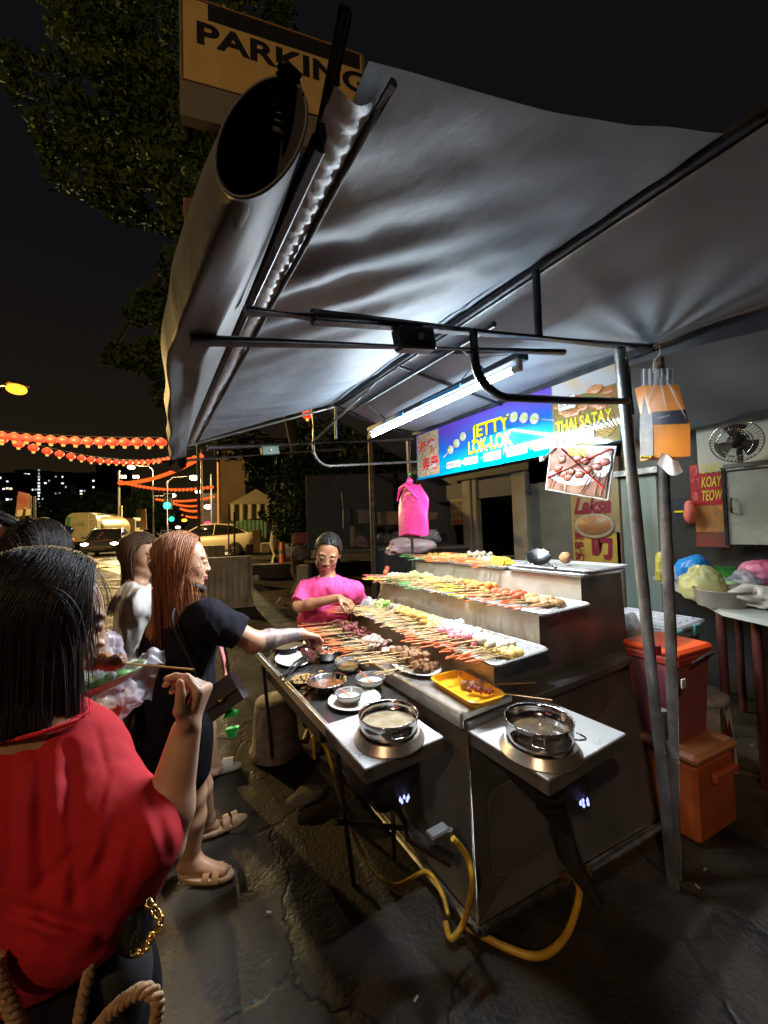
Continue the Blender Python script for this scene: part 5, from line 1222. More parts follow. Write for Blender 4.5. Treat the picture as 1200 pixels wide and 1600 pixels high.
strip_on((145, 908), (250, 902), .14, M_line); strip_on((135, 890), (182, 887), .25, M_line); strip_on((205, 864), (300, 862), .2, M_yline)
strip_on((118, 883), (165, 872), .3, M_line); strip_on((170, 878), (215, 890), .4, M_line); strip_on((100, 915), (190, 918), .1, M_line)
# kerb and low wall on the far side of the yard
def kerb(pts, w, h, mm, nm, label, cat):
    m = MB(); 
    for i in range(len(pts)-1):
        a, b = pts[i], pts[i+1]; u = (b-a); L = math.hypot(u.x, u.y); u = V(u.x/L, u.y/L, 0); n_ = V(-u.y, u.x, 0)*w; zb_ = min(a.z, b.z)-.05
        m.hexa([V(a.x, a.y, zb_), V(b.x, b.y, zb_), V(b.x, b.y, zb_)+n_, V(a.x, a.y, zb_)+n_, V(a.x, a.y, a.z+h), V(b.x, b.y, b.z+h), V(b.x, b.y, b.z+h)+n_, V(a.x, a.y, a.z+h)+n_])
    return tag(m.build(nm, mm, None, pts[0]), label, cat)
M_conc = mat('street_concrete', (.20, .17, .12), .8, 0, (.12, .10, .075), 6, bump=.4)
kerb([PG(320, 892), PG(445, 889)], .3, .14, mat('kerb_paint', (.22, .2, .13), .7, 0, (.1, .09, .07), 5), 'kerb', 'painted kerb running behind the plastic barriers', 'kerb')
kerb([PG(392, 905), PG(480, 900), PG(640, 893)], .5, .38, mat('ledge_concrete', (.10, .085, .065), .8, 0, (.06, .05, .04), 4, bump=.4), 'low_wall', 'low concrete ledge behind the vendor and the barriers', 'wall')
# ------------------------------------------------------------------ barriers
def barrier(a, b, h, label, dt=.22):
    a, b = Vector(a), Vector(b); u = (b-a).normalized(); L = (b-a).length; n_ = V(-u.y, u.x, 0); t = thing('plastic_barrier', a, label, 'barrier', 'cream plastic road barriers'); m = MB()
    prof = [(-.24, 0), (-.24, .12), (-.16, .2), (-.09, .5), (-.07, 1.0), (.07, 1.0), (.09, .5), (.16, .2), (.24, .12), (.24, 0)]
    def fn(i, j):
        w, z = prof[i]; x = lerp(.0, L, j/24); rib = .035*(math.cos(j/24*math.pi*8) > .2)*(1 if .18 < z < .9 else 0)*(-1 if w > 0 else 1)
        e = .0 if 0 < j < 24 else .0
        return a+u*x+n_*((w+rib)*dt/.22)+V(0, 0, z*h+.02)
    vs = [fn(i, j) for j in range(25) for i in range(10)]
    m.add(vs, [(j*10+i, j*10+i+1, (j+1)*10+i+1, (j+1)*10+i) for j in range(24) for i in range(9)]); m.add(vs[:10], [tuple(range(10))]); m.add(vs[-10:], [tuple(range(10))[::-1]])
    m.build('barrier_body', mat('cream_barrier', (.46, .38, .24), .6, 0, (.3, .24, .14), 4, bump=.2), t)
    m = MB(); m.bbox(b+u*.06+V(0, 0, h*.55), (.14, .1, .1), .01); m.build('connector', mat('cream_barrier', (.46, .38, .24), .6), t)
a, b = PG(322, 953), PG(395, 946); barrier(a, b, 1.02, 'cream plastic water barrier nearest the redhead, its face towards the stall')
a, b = PG(300, 912), PG(352, 908); barrier(a, b, .95, 'cream plastic barrier half hidden behind the redhead, farther back')
facing_box(464, 884, 482, 924, 7.6, .3, 'crate', mat('pale_crate', (.36, .29, .19), .7), 'pale box standing on the yard just left of the vendor', 'box')
c = PG(438, 944); tag(MB().tube([V(c.x-.1, c.y, c.z+.03), V(c.x, c.y, c.z+.12), V(c.x+.06, c.y, c.z+.02)], [.02, .04, .02], 8).build('paper_scrap', mat('tan_paper', (.5, .36, .16), .7), None, c), 'folded tan scrap standing on the yard behind the bucket', 'scrap')
# ------------------------------------------------------------------ cars
def loft(m, secs, closed_ends=True, smooth=True):
    n = len(secs[0]); vs = [v for s in secs for v in s]
    m.add(vs, [(j*n+i, j*n+(i+1) % n, (j+1)*n+(i+1) % n, (j+1)*n+i) for j in range(len(secs)-1) for i in range(n)], smooth)
    if closed_ends: m.add(secs[0], [tuple(range(n))[::-1]]); m.add(secs[-1], [tuple(range(n))])
M_glassd = mat('dark_car_glass', (.012, .013, .016), .08, 0)
M_tyre = mat('tyre', (.015, .015, .016), .75); M_rimc = mat('alloy', (.45, .45, .46), .3, .9)
def sedan(loc, rz, paint, label, front=3., rear=1.2, grp=None, L=4.5):
    t = thing('parked_car' if False else 'car', (0, 0, 0), label, 'car', grp)
    # x forward; sections: x, zlow, zbelt, half width
    S = [(-2.25, .42, .88, .60), (-2.2, .30, .98, .78), (-1.9, .24, 1.02, .87), (-1.2, .2, .98, .90), (0, .19, .93, .91), (1.0, .2, .90, .90), (1.7, .24, .80, .87), (2.1, .30, .68, .78), (2.25, .40, .58, .6)]
    def sec(x, zl, zb_, w): return [V(x, -w*.93, zl), V(x, -w, zl+.15), V(x, -w*1.0, (zl+zb_)/2+.05), V(x, -w*.95, zb_-.03), V(x, -w*.82, zb_+.02), V(x, 0, zb_+.05), V(x, w*.82, zb_+.02), V(x, w*.95, zb_-.03), V(x, w, (zl+zb_)/2+.05), V(x, w, zl+.15), V(x, w*.93, zl), V(x, 0, zl-.02)]
    m = MB(); loft(m, [sec(*s) for s in S]); m.build('body', paint, t)
    G = [(-1.95, .99, 1.0, .72, .70), (-1.15, .98, 1.38, .80, .60), (-.4, .95, 1.46, .82, .62), (.3, .93, 1.42, .82, .62), (1.25, .90, .93, .78, .72)]
    m = MB(); loft(m, [[V(x, -w0, z0), V(x, -w1, z1), V(x, 0, z1+.02), V(x, w1, z1), V(x, w0, z0), V(x, 0, z0)] for x, z0, z1, w0, w1 in G]); m.build('windows', M_glassd, t)
    m = MB(); m.grid(lambda u, v: V(lerp(-1.2, .42, u), lerp(-.61, .61, v), 1.405+.07*math.sin(math.pi*min(1, u*.9+.1))-.03*abs(v-.5)**2*4), 10, 8); m.build('roof', paint, t)
    m = MB()
    for s in (-1, 1):
        m.tube([V(-1.95, s*.73, 1.01), V(-1.15, s*.63, 1.385), V(-.4, s*.645, 1.465), V(.35, s*.64, 1.42), V(1.25, s*.77, .94)], .03, 6); m.tube([V(-.35, s*.84, .96), V(-.35, s*.64, 1.45)], .022, 5)
    m.build('window_frame', paint, t)
    for sx in (-1.38, 1.38):
        for sy in (-1, 1):
            m = MB(); m.lathe([(.2, -.1), (.30, -.1), (.325, -.06), (.325, .06), (.30, .1), (.2, .1)], (sx, sy*.82, .325), 24, axis=(0, 1, 0)); w = m.build('wheel', M_tyre, t)
            m = MB(); m.lathe([(.001, sy*.06), (.04, sy*.105), (.06, sy*.07), (.19, sy*.075), (.21, sy*.105)], (sx, sy*.82, .325), 24, axis=(0, 1, 0)); m.build('rim', M_tyre, w)
            m = MB()
            for k in range(8): a = k*.785; m.bbox((sx+.12*math.cos(a), sy*.925, .325+.12*math.sin(a)), (.17, .02, .03), .004, M=Matrix.Rotation(-a, 3, 'Y'))
            m.build('spokes', M_rimc, w)
    for s in (-1, 1):
        MB().blob((2.14, s*.62, .66), (.10, .17, .065), 12).build('headlight', glow('headlight_on', (1., .95, .85), front) if front else M_rimc, t)
        MB().blob((-2.16, s*.66, .84), (.07, .17, .075), 12).build('tail_light', glow('tail_on', (1., .06, .02), rear), t)
        MB().blob((.75, s*1.0, .99), (.08, .1, .06), 8).build('mirror', paint, t)
    MB().bbox((2.2, 0, .5), (.12, 1.1, .16), .02).build('grille', M_black, t); MB().bbox((2.275, 0, .42), (.02, .5, .11), .004).build('number_plate', M_ink, t); MB().bbox((-2.25, 0, .72), (.02, .5, .11), .004).build('number_plate', M_ink, t)
    t.location = loc; t.rotation_euler = (0, 0, rz); return t
A0_ = math.atan2(_f.y, _f.x)
def heading(off): return A0_+math.radians(off)
dk_ = GD(170, 21.5); toc = math.atan2(-dk_.y, -dk_.x)
sedan((dk_.x, dk_.y, .456), toc-.28+.1, mat('dark_car_paint', (.035, .035, .038), .25, .5, coat=.6), 'dark sedan with both headlights on, facing the stall beside the tanker', front=26)
wk = GD(336, 18.0); sedan((wk.x, wk.y, .456), heading(90)+math.radians(-4), mat('pearl_car_paint', (.75, .66, .5), .35, .0, coat=.5), 'cream white sedan seen from the side behind the redhead, tail light on', front=0, rear=2)
for px, d, a, c in ((262, 46, 0, 'distant car with bright headlights beside the green signal'), (300, 60, .1, 'small distant car far down the road under the lanterns'),): 
    q = GD(px, d); sedan((q.x, q.y, .456), math.atan2(-q.y, -q.x)+a, mat('far_car_paint', (.06, .05, .05), .3, .4), c, front=26 if px < 290 else 3)
q = GD(128, 23.0); sedan((q.x-2.0, q.y+3.5, .456), math.atan2(-q.y, -q.x)+math.pi+.2, mat('dark_maroon', (.06, .02, .02), .3, .4), 'dark red car with glowing tail lights between the tanker and the sedan', front=0, rear=7)
# ------------------------------------------------------------------ tanker truck
tk = GD(132, 26); TT = thing('tanker_truck', (0, 0, 0), 'tanker truck with a pale rounded rear panel, ladder and long tank at the junction', 'truck')
M_tankw = mat('tank_panel', (.50, .46, .30), .4, 0, (.40, .37, .24), 3); M_tank = mat('tank_steel', (.36, .27, .12), .35, .5, (.25, .18, .08), 3); M_tgreen = mat('tank_green', (.08, .30, .09), .4)
MB().lathe([(.001, 0), (1.0, 0), (1.13, .15), (1.17, .6), (1.17, 4.6), (1.05, 5.0), (.6, 5.2), (.001, 5.25)], (.2, 0, 1.95), 28, axis=(1, 0, 0), M=Matrix(((0, 0, 1), (0, 1, 0), (-1, 0, 0)))).build('tank', M_tank, TT)
m = MB(); m.prism(rrect(0, 0, 2.35, 2.75, .7), .5, M=Matrix(((0, 0, -1), (-1, 0, 0), (0, 1, 0))), c=(.1, 0, 1.85)); m.build('rear_panel', M_tankw, TT)
m = MB(); m.bbox((-.42, .95, 1.9), (.02, .3, 2.0), .004); m.build('green_panel', M_tgreen, TT)
m = MB()
for s in (-.25, .25): m.cyl((-.46, -.82+s, .55), (-.46, -.82+s, 3.1), .035, n=6)
for k in range(8): m.cyl((-.46, -1.07, .7+.32*k), (-.46, -.57, .7+.32*k), .03, n=6)
m.build('ladder', mat('ladder_paint', (.6, .6, .5), .4), TT)
m = MB(); m.bbox((6.6, 0, 1.75), (2.0, 2.4, 2.4), .15); m.build('cab', mat('truck_cab_paint', (.2, .17, .1), .4), TT); m = MB(); m.bbox((6.6, 0, 2.3), (1.4, 2.43, .8), .08); m.build('cab_window', M_glassd, TT)
m = MB(); m.bbox((2.8, 0, .75), (7.4, .9, .25), .03); m.build('chassis', M_black, TT)
m = MB(); m.tube([V(.4, -.3, 3.2), V(5, -.3, 3.2)], .04, 6); m.tube([V(.4, .3, 3.2), V(5, .3, 3.2)], .04, 6)
m.build('walkway_rail', M_galv, TT)
for x in (.9, 2.1, 6.4):
    for s in (-1, 1): MB().lathe([(.001, -.16), (.5, -.16), (.52, .1), (.3, .16), (.001, .1)], (x, s*1.0, .52), 22, axis=(0, s, 0)).build('wheel', M_tyre, TT)
for s in (-1, 1): MB().blob((-.42, s*.95-.05, .78), (.05, .2, .09), 10).build('tail_light', glow('tail_on2', (1., .06, .02), 2.5), TT)
m = MB()
for k, (tx, zz, s) in enumerate((('LCAR', 2.15, .36),)): text_mb(m, tx, s, V(-.41, .65, zz), V(0, -1, 0), V(0, 0, 1), .012, .003, fit=.9)
m.build('lettering', mat('green_ink', (.06, .18, .06), .5), TT)
TT.location = (tk.x, tk.y, .456); TT.rotation_euler = (0, 0, math.atan2(tk.y, tk.x)-.52); TT.scale = (.82, .82, .82)
# ------------------------------------------------------------------ street lamps, traffic lights, poles
def plight(nm, loc, power, col, rad=.15): return point_light(nm, loc, power, col, rad)
def lamp(px, py, d, label, col, s, power, armto=None, r=.22, polepx=None):
    q = P(px, py, d=d); g = GD(polepx if polepx is not None else px, d); t = thing('street_lamp', g, label, 'street lamp', 'street lamps over the road')
    m = MB(); m.tube([g, V(g.x, g.y, q.z-.4), V(g.x*.8+q.x*.2, g.y*.8+q.y*.2, q.z+.05), q+V(0, 0, .1)], [.11, .07, .05, .04], 8); m.build('pole', M_rust, t)
    m = MB(); m.bbox(q+V(0, 0, .1), (r*2.6, r*1.2, .1), .03, rz=YAW); m.build('lamp_head', M_galv, t)
    m = MB(); m.blob(q-V(0, 0, r*.3), (r*1.2, r*1.2, r*.75), 14); m.build('bulb', glow('lamp_%s' % label[:9], (1., .40, .03) if px < 100 else col, 1.7 if px < 100 else s), t)
    if power: plight('street_lamp_light', q-V(0, 0, .35), power, col)
lamp(26, 605, 14, 'near sodium street lamp glowing orange at the left edge', (1., .66, .22), 9, 3800, polepx=-130, r=.25)
lamp(205, 729, 45, 'street lamp glowing warm white left of the lantern strings', (1., .74, .36), 14, 14000, polepx=240, r=.32)
lamp(303, 745, 36, 'street lamp glowing warm white under the second lantern string', (1., .78, .4), 14, 16000, polepx=262, r=.32)
lamp(310, 767, 60, 'smaller distant street lamp right of the lantern strings', (1., .8, .5), 10, 0, polepx=314, r=.4)
lamp(270, 773, 80, 'tiny distant street lamp above the green signal', (1., .85, .6), 8, 0, polepx=276, r=.5)
q = P(203, 745, d=44); t = thing('road_sign_lamp', q, 'pair of bright bars on an overhead arm by the left pole', 'lamp')
MB().tube([P(190, 745, d=44), P(196, 745, d=44)], .22, 6).build('light_bar', glow('bar_warm', (1., .7, .4), 4), t); MB().tube([P(209, 745, d=44), P(216, 745, d=44)], .22, 6).build('light_bar', glow('bar_warm', (1., .7, .4), 4), t)
def pole(px, py, d, r, label, mm=None):
    g = GD(px, d); q = P(px, py, d=d); tag(MB().cyl(g, V(g.x, g.y, q.z), r, r*.7, n=8).build('pole', mm or mat('street_pole', (.24, .2, .13), .5), None, g), label, 'pole')
pole(186, 735, 43, .14, 'tall pole carrying the left ends of the lantern strings'); pole(316, 700, 34, .10, 'slim tall pole at the right ends of the lantern strings')
pole(240, 768, 60, .12, 'thin distant pole left of the green signal arm'); pole(331, 740, 40, .12, 'dark pole at the right below the lantern strings', M_black)
pole(53, 775, 20, .10, 'short pole at the left beside the advert board', M_black); pole(343, 700, 17.5, .09, 'tall lit pole in front of the brown building', mat('orange_lit_pole', (.55, .30, .12), .6))  # orange street light on the tall pole is put into its base colour
q = GD(366, 14.2); tag(MB().cyl(q, P(366, 800, d=14.2), .035, n=8).build('pole', M_black, None, q), 'black post in front of the cream white sedan', 'pole')
def signal(px, py, d, r, label, arm=None):
    q = P(px, py, d=d); t = thing('traffic_light', q, label, 'traffic light', 'green traffic lights')
    MB().bbox(q+_f*.25+V(0, 0, r*1.2), (r*2.6, .2, r*5), .05, rz=-YAW).build('signal_case', M_black, t)
    MB().blob(q, (r, r, r), 14).build('green_lamp', glow('signal_green', (.02, 1., .45), 5), t)
    g = GD(px+(arm or 0), d); MB().tube([g, V(g.x, g.y, q.z+r*3), q+V(0, 0, r*3)+_f*.3] if arm else [g, V(g.x, g.y, q.z)], .07, 6).build('signal_pole', M_black, t)
signal(261, 790, 44, .38, 'green traffic light on a long overhead arm under the lanterns', arm=-20)
signal(217, 816, 36, .33, 'lower green traffic light left of the girl in white')
signal(268, 811, 70, .4, 'distant bluish green signal just right of the overhead one')
for k, (px, py, d, c, nm) in enumerate(((324, 818, 60, (1, .03, .08), 'red'), (288, 813, 75, (1., .3, .02), 'orange'), (262, 833, 55, (1., .95, .9), 'white'), (278, 824, 80, (1, .85, .7), 'pale'), (283, 836, 70, (1, .3, .05), 'amber'), (325, 792, 50, (.9, .95, 1), 'cold white'))):
    q = P(px, py, d=d); tag(MB().blob(q, (.5, .4, .3) if k != 4 else (.9, .3, .25), 10).build('sign_light', glow('sl%d' % k, c, 4), None, q), 'small distant %s light glowing down the road' % nm, 'light')
# ------------------------------------------------------------------ lantern strings
M_lan = glow('lantern_red', (1., .085, .02), 1.5); M_lan2 = glow('lantern_orange', (1., .10, .015), 1.3); M_gold = glow('lantern_gold', (1., .55, .12), .9)
def lantern_mat():
    m = bpy.data.materials.new('lantern_paper'); m.use_nodes = True; N, L = m.node_tree.nodes, m.node_tree.links; b = N['Principled BSDF']
    b.inputs['Base Color'].default_value = (.6, .03, .02, 1); b.inputs['Roughness'].default_value = .5
    tc = N.new('ShaderNodeTexCoord'); sp = N.new('ShaderNodeSeparateXYZ'); L.new(tc.outputs['Object'], sp.inputs[0])
    r = N.new('ShaderNodeValToRGB'); mr = N.new('ShaderNodeMapRange'); mr.inputs[1].default_value = -.2; mr.inputs[2].default_value = .2; L.new(sp.outputs[2], mr.inputs[0]); L.new(mr.outputs[0], r.inputs[0])
    r.color_ramp.elements[0].color = (.8, .02, .008, 1); r.color_ramp.elements[1].color = (1, .14, .05, 1); L.new(r.outputs[0], b.inputs['Emission Color']); b.inputs['Emission Strength'].default_value = 1.1  # top-lit look put into the glow colour, brighter upwards
    m.cycles.emission_sampling = 'NONE'; return m
M_lp = lantern_mat()
def lproto(kind):
    t = thing('red_lantern', (0, 0, 0), 'x', 'lantern')
    m = MB(); m.lathe([(.001, -.19), (.1, -.185), (.21, -.12), (.26, 0), (.21, .12), (.1, .185), (.001, .19)], n=14); m.build('lantern_body', M_lp if kind else M_lan2, t)
    m = MB(); m.lathe([(.001, -.3), (.07, -.3), (.085, -.19), (.001, -.185)], n=8); m.lathe([(.001, .22), (.07, .215), (.08, .18), (.001, .18)], n=8); m.build('gold_cap', M_gold, t)
    freeze_kids(t); return t
m = MB(); m.lathe([(.001, -.26), (.06, -.25), (.1, -.185), (.21, -.12), (.26, 0), (.21, .12), (.1, .185), (.001, .19)], n=10)
LFAR = tag(m.build('red_lantern', M_lan2, None, (0, 0, 0)), 'x', 'lantern')
LN = lproto(1); used_l = {'n': 0, 'f': 0}
def string(a, b, n, sag, near, sc, label, group, wire=True):
    pts = [a.lerp(b, k/(n-1))-V(0, 0, sag*4*(k/(n-1))*(1-k/(n-1))) for k in range(n)]
    for p in pts:
        key = 'n' if near else 'f'; src = LN if near else LFAR
        o = src if used_l[key] == 0 else (copy_tree(src) if near else src.copy())
        if used_l[key] and not near: COL.objects.link(o)
        used_l[key] = 1; o.location = p-V(0, 0, .25*sc); o.scale = (sc, sc, sc*(.95+.1*random.random())); o['label'] = label; o['group'] = group
    if wire: tag(MB().tube([p for p in pts], .012*sc, 4).build('lantern_wire', M_black, None, pts[0]), 'thin wire holding %s' % group, 'wire')
string(P(-16, 671, d=17.5), P(252, 683, d=17.5), 15, .12, True, .95, 'large round red lit lantern on the nearest upper string', 'the nearest upper lantern string')
string(P(3, 679, d=20), P(262, 713, d=40), 20, .75, True, 1.0, 'red lit lantern on the second string that droops and shrinks to the right', 'the second drooping lantern string')
string(P(187, 752, d=40), P(313, 712, d=34), 34, .55, False, .8, 'orange red lantern in the dense string rising to the right pole', 'the rising lantern string')
string(P(189, 750, d=42), P(331, 758, d=40), 24, .55, False, .75, 'small red lantern on the shallow string below the rising one', 'the shallow lantern string')
string(P(296, 714, d=34), P(313, 708, d=33), 3, 0, False, 1.1, 'lantern in the short bunch at the top of the right pole', 'the short lantern bunch')
string(P(245, 778, d=60), P(333, 774, d=58), 20, .45, False, .85, 'tiny orange lantern on the upper far string down the road', 'the upper far lantern string')
string(P(272, 785, d=72), P(320, 786, d=70), 13, .4, False, .95, 'tiny lantern on the middle far string down the road', 'the middle far lantern string')
string(P(283, 793, d=84), P(318, 794, d=82), 12, .4, False, 1.2, 'tiny lantern on the lower far string down the road', 'the lower far lantern string')
string(P(285, 803, d=98), P(320, 805, d=96), 12, .4, False, 1.2, 'tiniest lantern on the lowest far string above the cars', 'the lowest far lantern string')
copy1 = copy_tree(LN); copy1.location = P(480, 648, d=14); copy1.scale = (.75,)*3; copy1['label'] = 'single red lantern hanging beyond the far arm of the canopy'; copy1['group'] = 'lone lantern'
# ------------------------------------------------------------------ apartment towers with lit windows
rgb = random.Random(21)
M_tower = mat('tower_wall', (.03, .028, .027), .9, 0, (.02, .02, .02), .02)
M_wins = [glow('win_white', (.85, .95, 1.), 1.6), glow('win_warm', (1., .8, .5), 1.1), glow('win_dim', (.5, .6, .65), .6)]
for k, (x0, x1, yt, nw, lab) in enumerate(((-20, 22, 738, 34, 'dark apartment tower with many lit windows at the left edge'), (22, 47, 733, 22, 'apartment tower with scattered white windows behind the advert board'), (48, 73, 735, 30, 'narrow apartment tower with a column of lit stair windows'), (74, 108, 737, 18, 'wide dark apartment tower with a few lit windows above the tanker'), (109, 148, 738, 18, 'apartment block with sparse lit windows right above the tank'), (150, 188, 724, 4, 'tall unlit tower pair behind the left lantern pole'), (192, 226, 775, 3, 'low dark block behind the traffic lights'))):
    d = 330+rgb.uniform(-20, 30); a, b = P(x0, 835, d=d), P(x1, 835, d=d); h = P((x0+x1)/2, yt, d=d).z
    u = V(b.x-a.x, b.y-a.y, 0).normalized(); nn = V(-u.y, u.x, 0); w = (b-a).length; mid = (a+b)/2+nn*8; mid.z = h/2; M = Matrix((u, nn, V(0, 0, 1))).transposed()
    t = thing('apartment_tower', (mid.x, mid.y, 0), lab, 'apartment block', 'apartment towers on the skyline')
    MB().box(mid, (w, 16, h), M=M).build('wall', M_tower, t)
    used = set()
    for i in range(nw):
        col = rgb.randrange(int(w/3)+1) if not (k == 2 and i < 16) else 2; row_ = rgb.randrange(4, int(h/3)) if not (k == 2 and i < 16) else 6+i
        if (col, row_) in used: continue
        used.add((col, row_)); c = a+u*min(w-1, (1.5+col*3))-nn*.15; c.z = row_*3+rgb.uniform(-.3, .3)
        MB().box(c, (rgb.uniform(1.1, 2.3), .2, rgb.uniform(1., 1.6)), M=M).build('window', rgb.choice(M_wins), t)
# advert board
t = thing('advert_board', GD(36, 19), 'advert board with a red top picture on posts at the left', 'sign')
q = [P(26, 808, d=19), P(48, 806, d=19), P(47, 772, d=19), P(31, 768, d=19)]; MB().quadslab(q, .08).build('board', mat('advert_picture', (.28, .22, .17), .5, 0, (.25, .04, .03), 1.2), t)
q = [P(27, 807, d=18.9), P(48, 805, d=18.9), P(48, 795, d=18.9), P(28, 797, d=18.9)]; MB().quadslab(q, .02).build('lower_strip', mat('advert_pale', (.45, .38, .26), .5), t)
MB().cyl(GD(28, 19), P(28, 775, d=19), .05, n=6).build('leg', M_rust, t); MB().cyl(GD(47, 19), P(47, 775, d=19), .05, n=6).build('leg', M_rust, t)
q = [P(32, 820, d=12), P(38, 820, d=12), P(41, 795, d=12), P(38, 793, d=12)]; tag(MB().quadslab(q, .02).build('yellow_flag', mat('yellow_flag', (.7, .5, .05), .6), None, P(35, 820, d=12)), 'small yellow pennant in front of the advert board', 'flag')
q = [P(219, 828, d=30), P(230, 828, d=30), P(228, 795, d=30), P(221, 796, d=30)]; tag(MB().quadslab(q, .05).build('banner', mat('tan_banner', (.5, .33, .17), .6, 0, (.35, .2, .1), 2), None, P(224, 828, d=30)), 'tan banner hanging beside the lower green traffic light', 'banner')
q = [P(187, 818, d=32), P(191, 818, d=32), P(191, 790, d=32), P(187, 790, d=32)]; tag(MB().quadslab(q, .05).build('street_sign', mat('sign_pale_yellow', (.6, .5, .2), .6), None, P(189, 818, d=32)), 'narrow pale street sign on the left pole', 'sign')
# brown building, kiosk
facing_box(343, 702, 385, 870, 34, 6, 'billboard_building', mat('brown_facade', (.24, .17, .10), .8, 0, (.17, .12, .07), .4), 'plain brown building wall lit by street lamps behind the tree', 'building', .05)
facing_box(318, 770, 345, 850, 60, 8, 'shophouse', mat('dark_shophouse', (.05, .04, .035), .8), 'dark shophouse at the end of the road right of the strings', 'building', .05)
kk = thing('kiosk', GD(400, 16), 'small roadside kiosk with a brown canvas roof and drooping awning', 'kiosk')
m = MB(); ap = P(400, 764, d=17); e_ = [P(357, 788, d=16), P(440, 787, d=16), P(436, 786, d=19), P(366, 788, d=19)]
m.add([ap]+e_, [(0, 1, 2), (0, 2, 3), (0, 3, 4), (0, 4, 1)]); m.build('roof', mat('canvas_brown', (.20, .14, .08), .8, 0, (.13, .13, .08), 2), kk)
m = MB(); 
def aw(u, v): p = P(lerp(356, 442, u), lerp(788, 812+2*math.sin(u*9), v), d=15.9-.3*v); return p+_f*(.05*math.sin(u*40))
m.grid(aw, 50, 8); m.build('awning', mat('awning_canvas', (.22, .19, .12), .8, 0, (.17, .14, .09), 3), kk)
for px in (357, 440): MB().cyl(GD(px, 16), P(px, 790, d=16), .03, n=6).build('leg', M_black, kk)
q = GD(395, 17.5); a, b = P(370, 850, d=17.5), P(440, 850, d=17.5); u = V(b.x-a.x, b.y-a.y, 0).normalized(); m = MB(); M = Matrix((u, V(-u.y, u.x, 0), V(0, 0, 1))).transposed()
L_ = (b-a).length
for k in range(22): c = a+u*(L_*(k+.5)/22); c.z = 1.25; m.box(c+V(-u.y, u.x, 0)*.02*(k % 2), (L_/22, .03, 1.6), M=M)
tag(m.build('corrugated_fence', mat('green_fence', (.10, .22, .13), .6, 0, (.07, .15, .09), 3), None, q), 'green ribbed fence behind the kiosk', 'fence')
facing_box(383, 850, 393, 866, 14, .3, 'barrel', M_black, 'black bin standing at the kerb left of the cream boxes', 'bin', .05)
facing_box(394, 828, 406, 864, 14.2, .3, 'carton', mat('tan_carton', (.4, .28, .15), .8), 'tall tan carton at the kiosk front', 'carton', .03)
facing_box(407, 848, 422, 864, 14, .3, 'carton', mat('cream_carton', (.5, .44, .32), .8), 'low cream carton beside the tall tan one', 'carton', .03)
facing_box(416, 812, 428, 852, 14.5, .2, 'dark_cloth', M_black, 'dark cloth hanging at the kiosk front', 'cloth', .03)
t = thing('wrapped_bundle', GD(430, 13.5), 'cream wrapped bundle with a round top beside the orange cone', 'bundle')
MB().blob(P(431, 816, d=13.5), (.1, .1, .11), 10, jit=.1).build('top', mat('cream_cloth', (.5, .45, .3), .8), t)
MB().tube([GD(428, 13.5), P(428, 850, d=13.5), P(430, 822, d=13.5)], [.12, .16, .1], 10).build('body', mat('cream_cloth', (.5, .45, .3), .8), t)
g = GD(441, 13); t = thing('traffic_cone', g, 'worn orange road post standing by the kiosk', 'cone'); MB().lathe([(.001, 0), (.17, 0), (.17, .04), (.11, .05), (.085, .75), (.001, .77)], g, 14).build('cone_body', mat('cone_orange', (.6, .13, .04), .6), t); MB().lathe([(.106, .4), (.1, .5)], g, 14).build('band', M_cream, t)
facing_box(459, 832, 484, 850, 8.2, .3, 'crate', mat('red_crate', (.28, .06, .04), .6, 0, (.2, .05, .04), 5), 'dull red crate stacked on sacks left of the vendor', 'crate', .02)
c = P(468, 866, d=8.2); bag((c.x, c.y, c.z), (.2, .15, .17), 61, mat('sackcloth', (.2, .17, .13), .9, 0, (.12, .1, .08), 6), 'heap of dull sacks under the red crate')
c = P(508, 835, d=8.5); bag((c.x, c.y, c.z), (.35, .2, .2), 62, mat('dark_sack', (.09, .08, .07), .9), 'dark covered heap behind the vendor head')
c = P(470, 895, d=8.0)
# ------------------------------------------------------------------ PARKING board
def slab_from(A, D, px_end, h, th):
    lo, hi = 0, 20
    for _ in range(50):
        md = (lo+hi)/2; p = A+D*md; v = p-V(0, 0, HC); px = 600+FPX*v.dot(_R)/v.dot(_f)
        if px < px_end: lo = md
        else: hi = md
    return lo
A = P(281, 178, d=5.2); D = V(.967, -.254, 0); Lp = slab_from(A, D, 574, 0, 0); B = A+D*Lp; up = V(0, 0, 1); nrm = D.cross(up)
pk = thing('parking_sign', (A.x, A.y, 0), 'yellow PARKING sign board on a grey base hanging high above the canopy', 'sign')
H_ = 1.72
def ps(u, v, off=0.): return A+D*(Lp*u)+up*(H_*v)+nrm*off
m = MB(); m.hexa([ps(0, 0, -.15), ps(1, 0, -.15), ps(1, 0, 0), ps(0, 0, 0), ps(0, 1, -.15), ps(1, 1, -.15), ps(1, 1, 0), ps(0, 1, 0)]); m.build('board_case', mat('grey_case', (.2, .17, .13), .6), pk)
M_py = mat('parking_yellow', (.72, .50, .18), .45, 0, (.64, .43, .14), 3)
zy = .235; zy = (P(281, 118, d=5.2).z-A.z)/H_
m = MB(); m.add([ps(.02, zy, .006), ps(.98, zy, .006), ps(.98, .99, .006), ps(.02, .99, .006)], [(0, 1, 2, 3)]); m.build('yellow_panel', M_py, pk)
m = MB(); m.tube([ps(.012, zy-.005, .01), ps(.988, zy-.005, .01), ps(.988, 1, .01), ps(.012, 1, .01), ps(.012, zy-.005, .01)], .012, 4); m.build('frame', mat('sign_edge', (.35, .2, .08), .5), pk)
zb1 = (P(300, 44, d=5.15).z-A.z)/H_
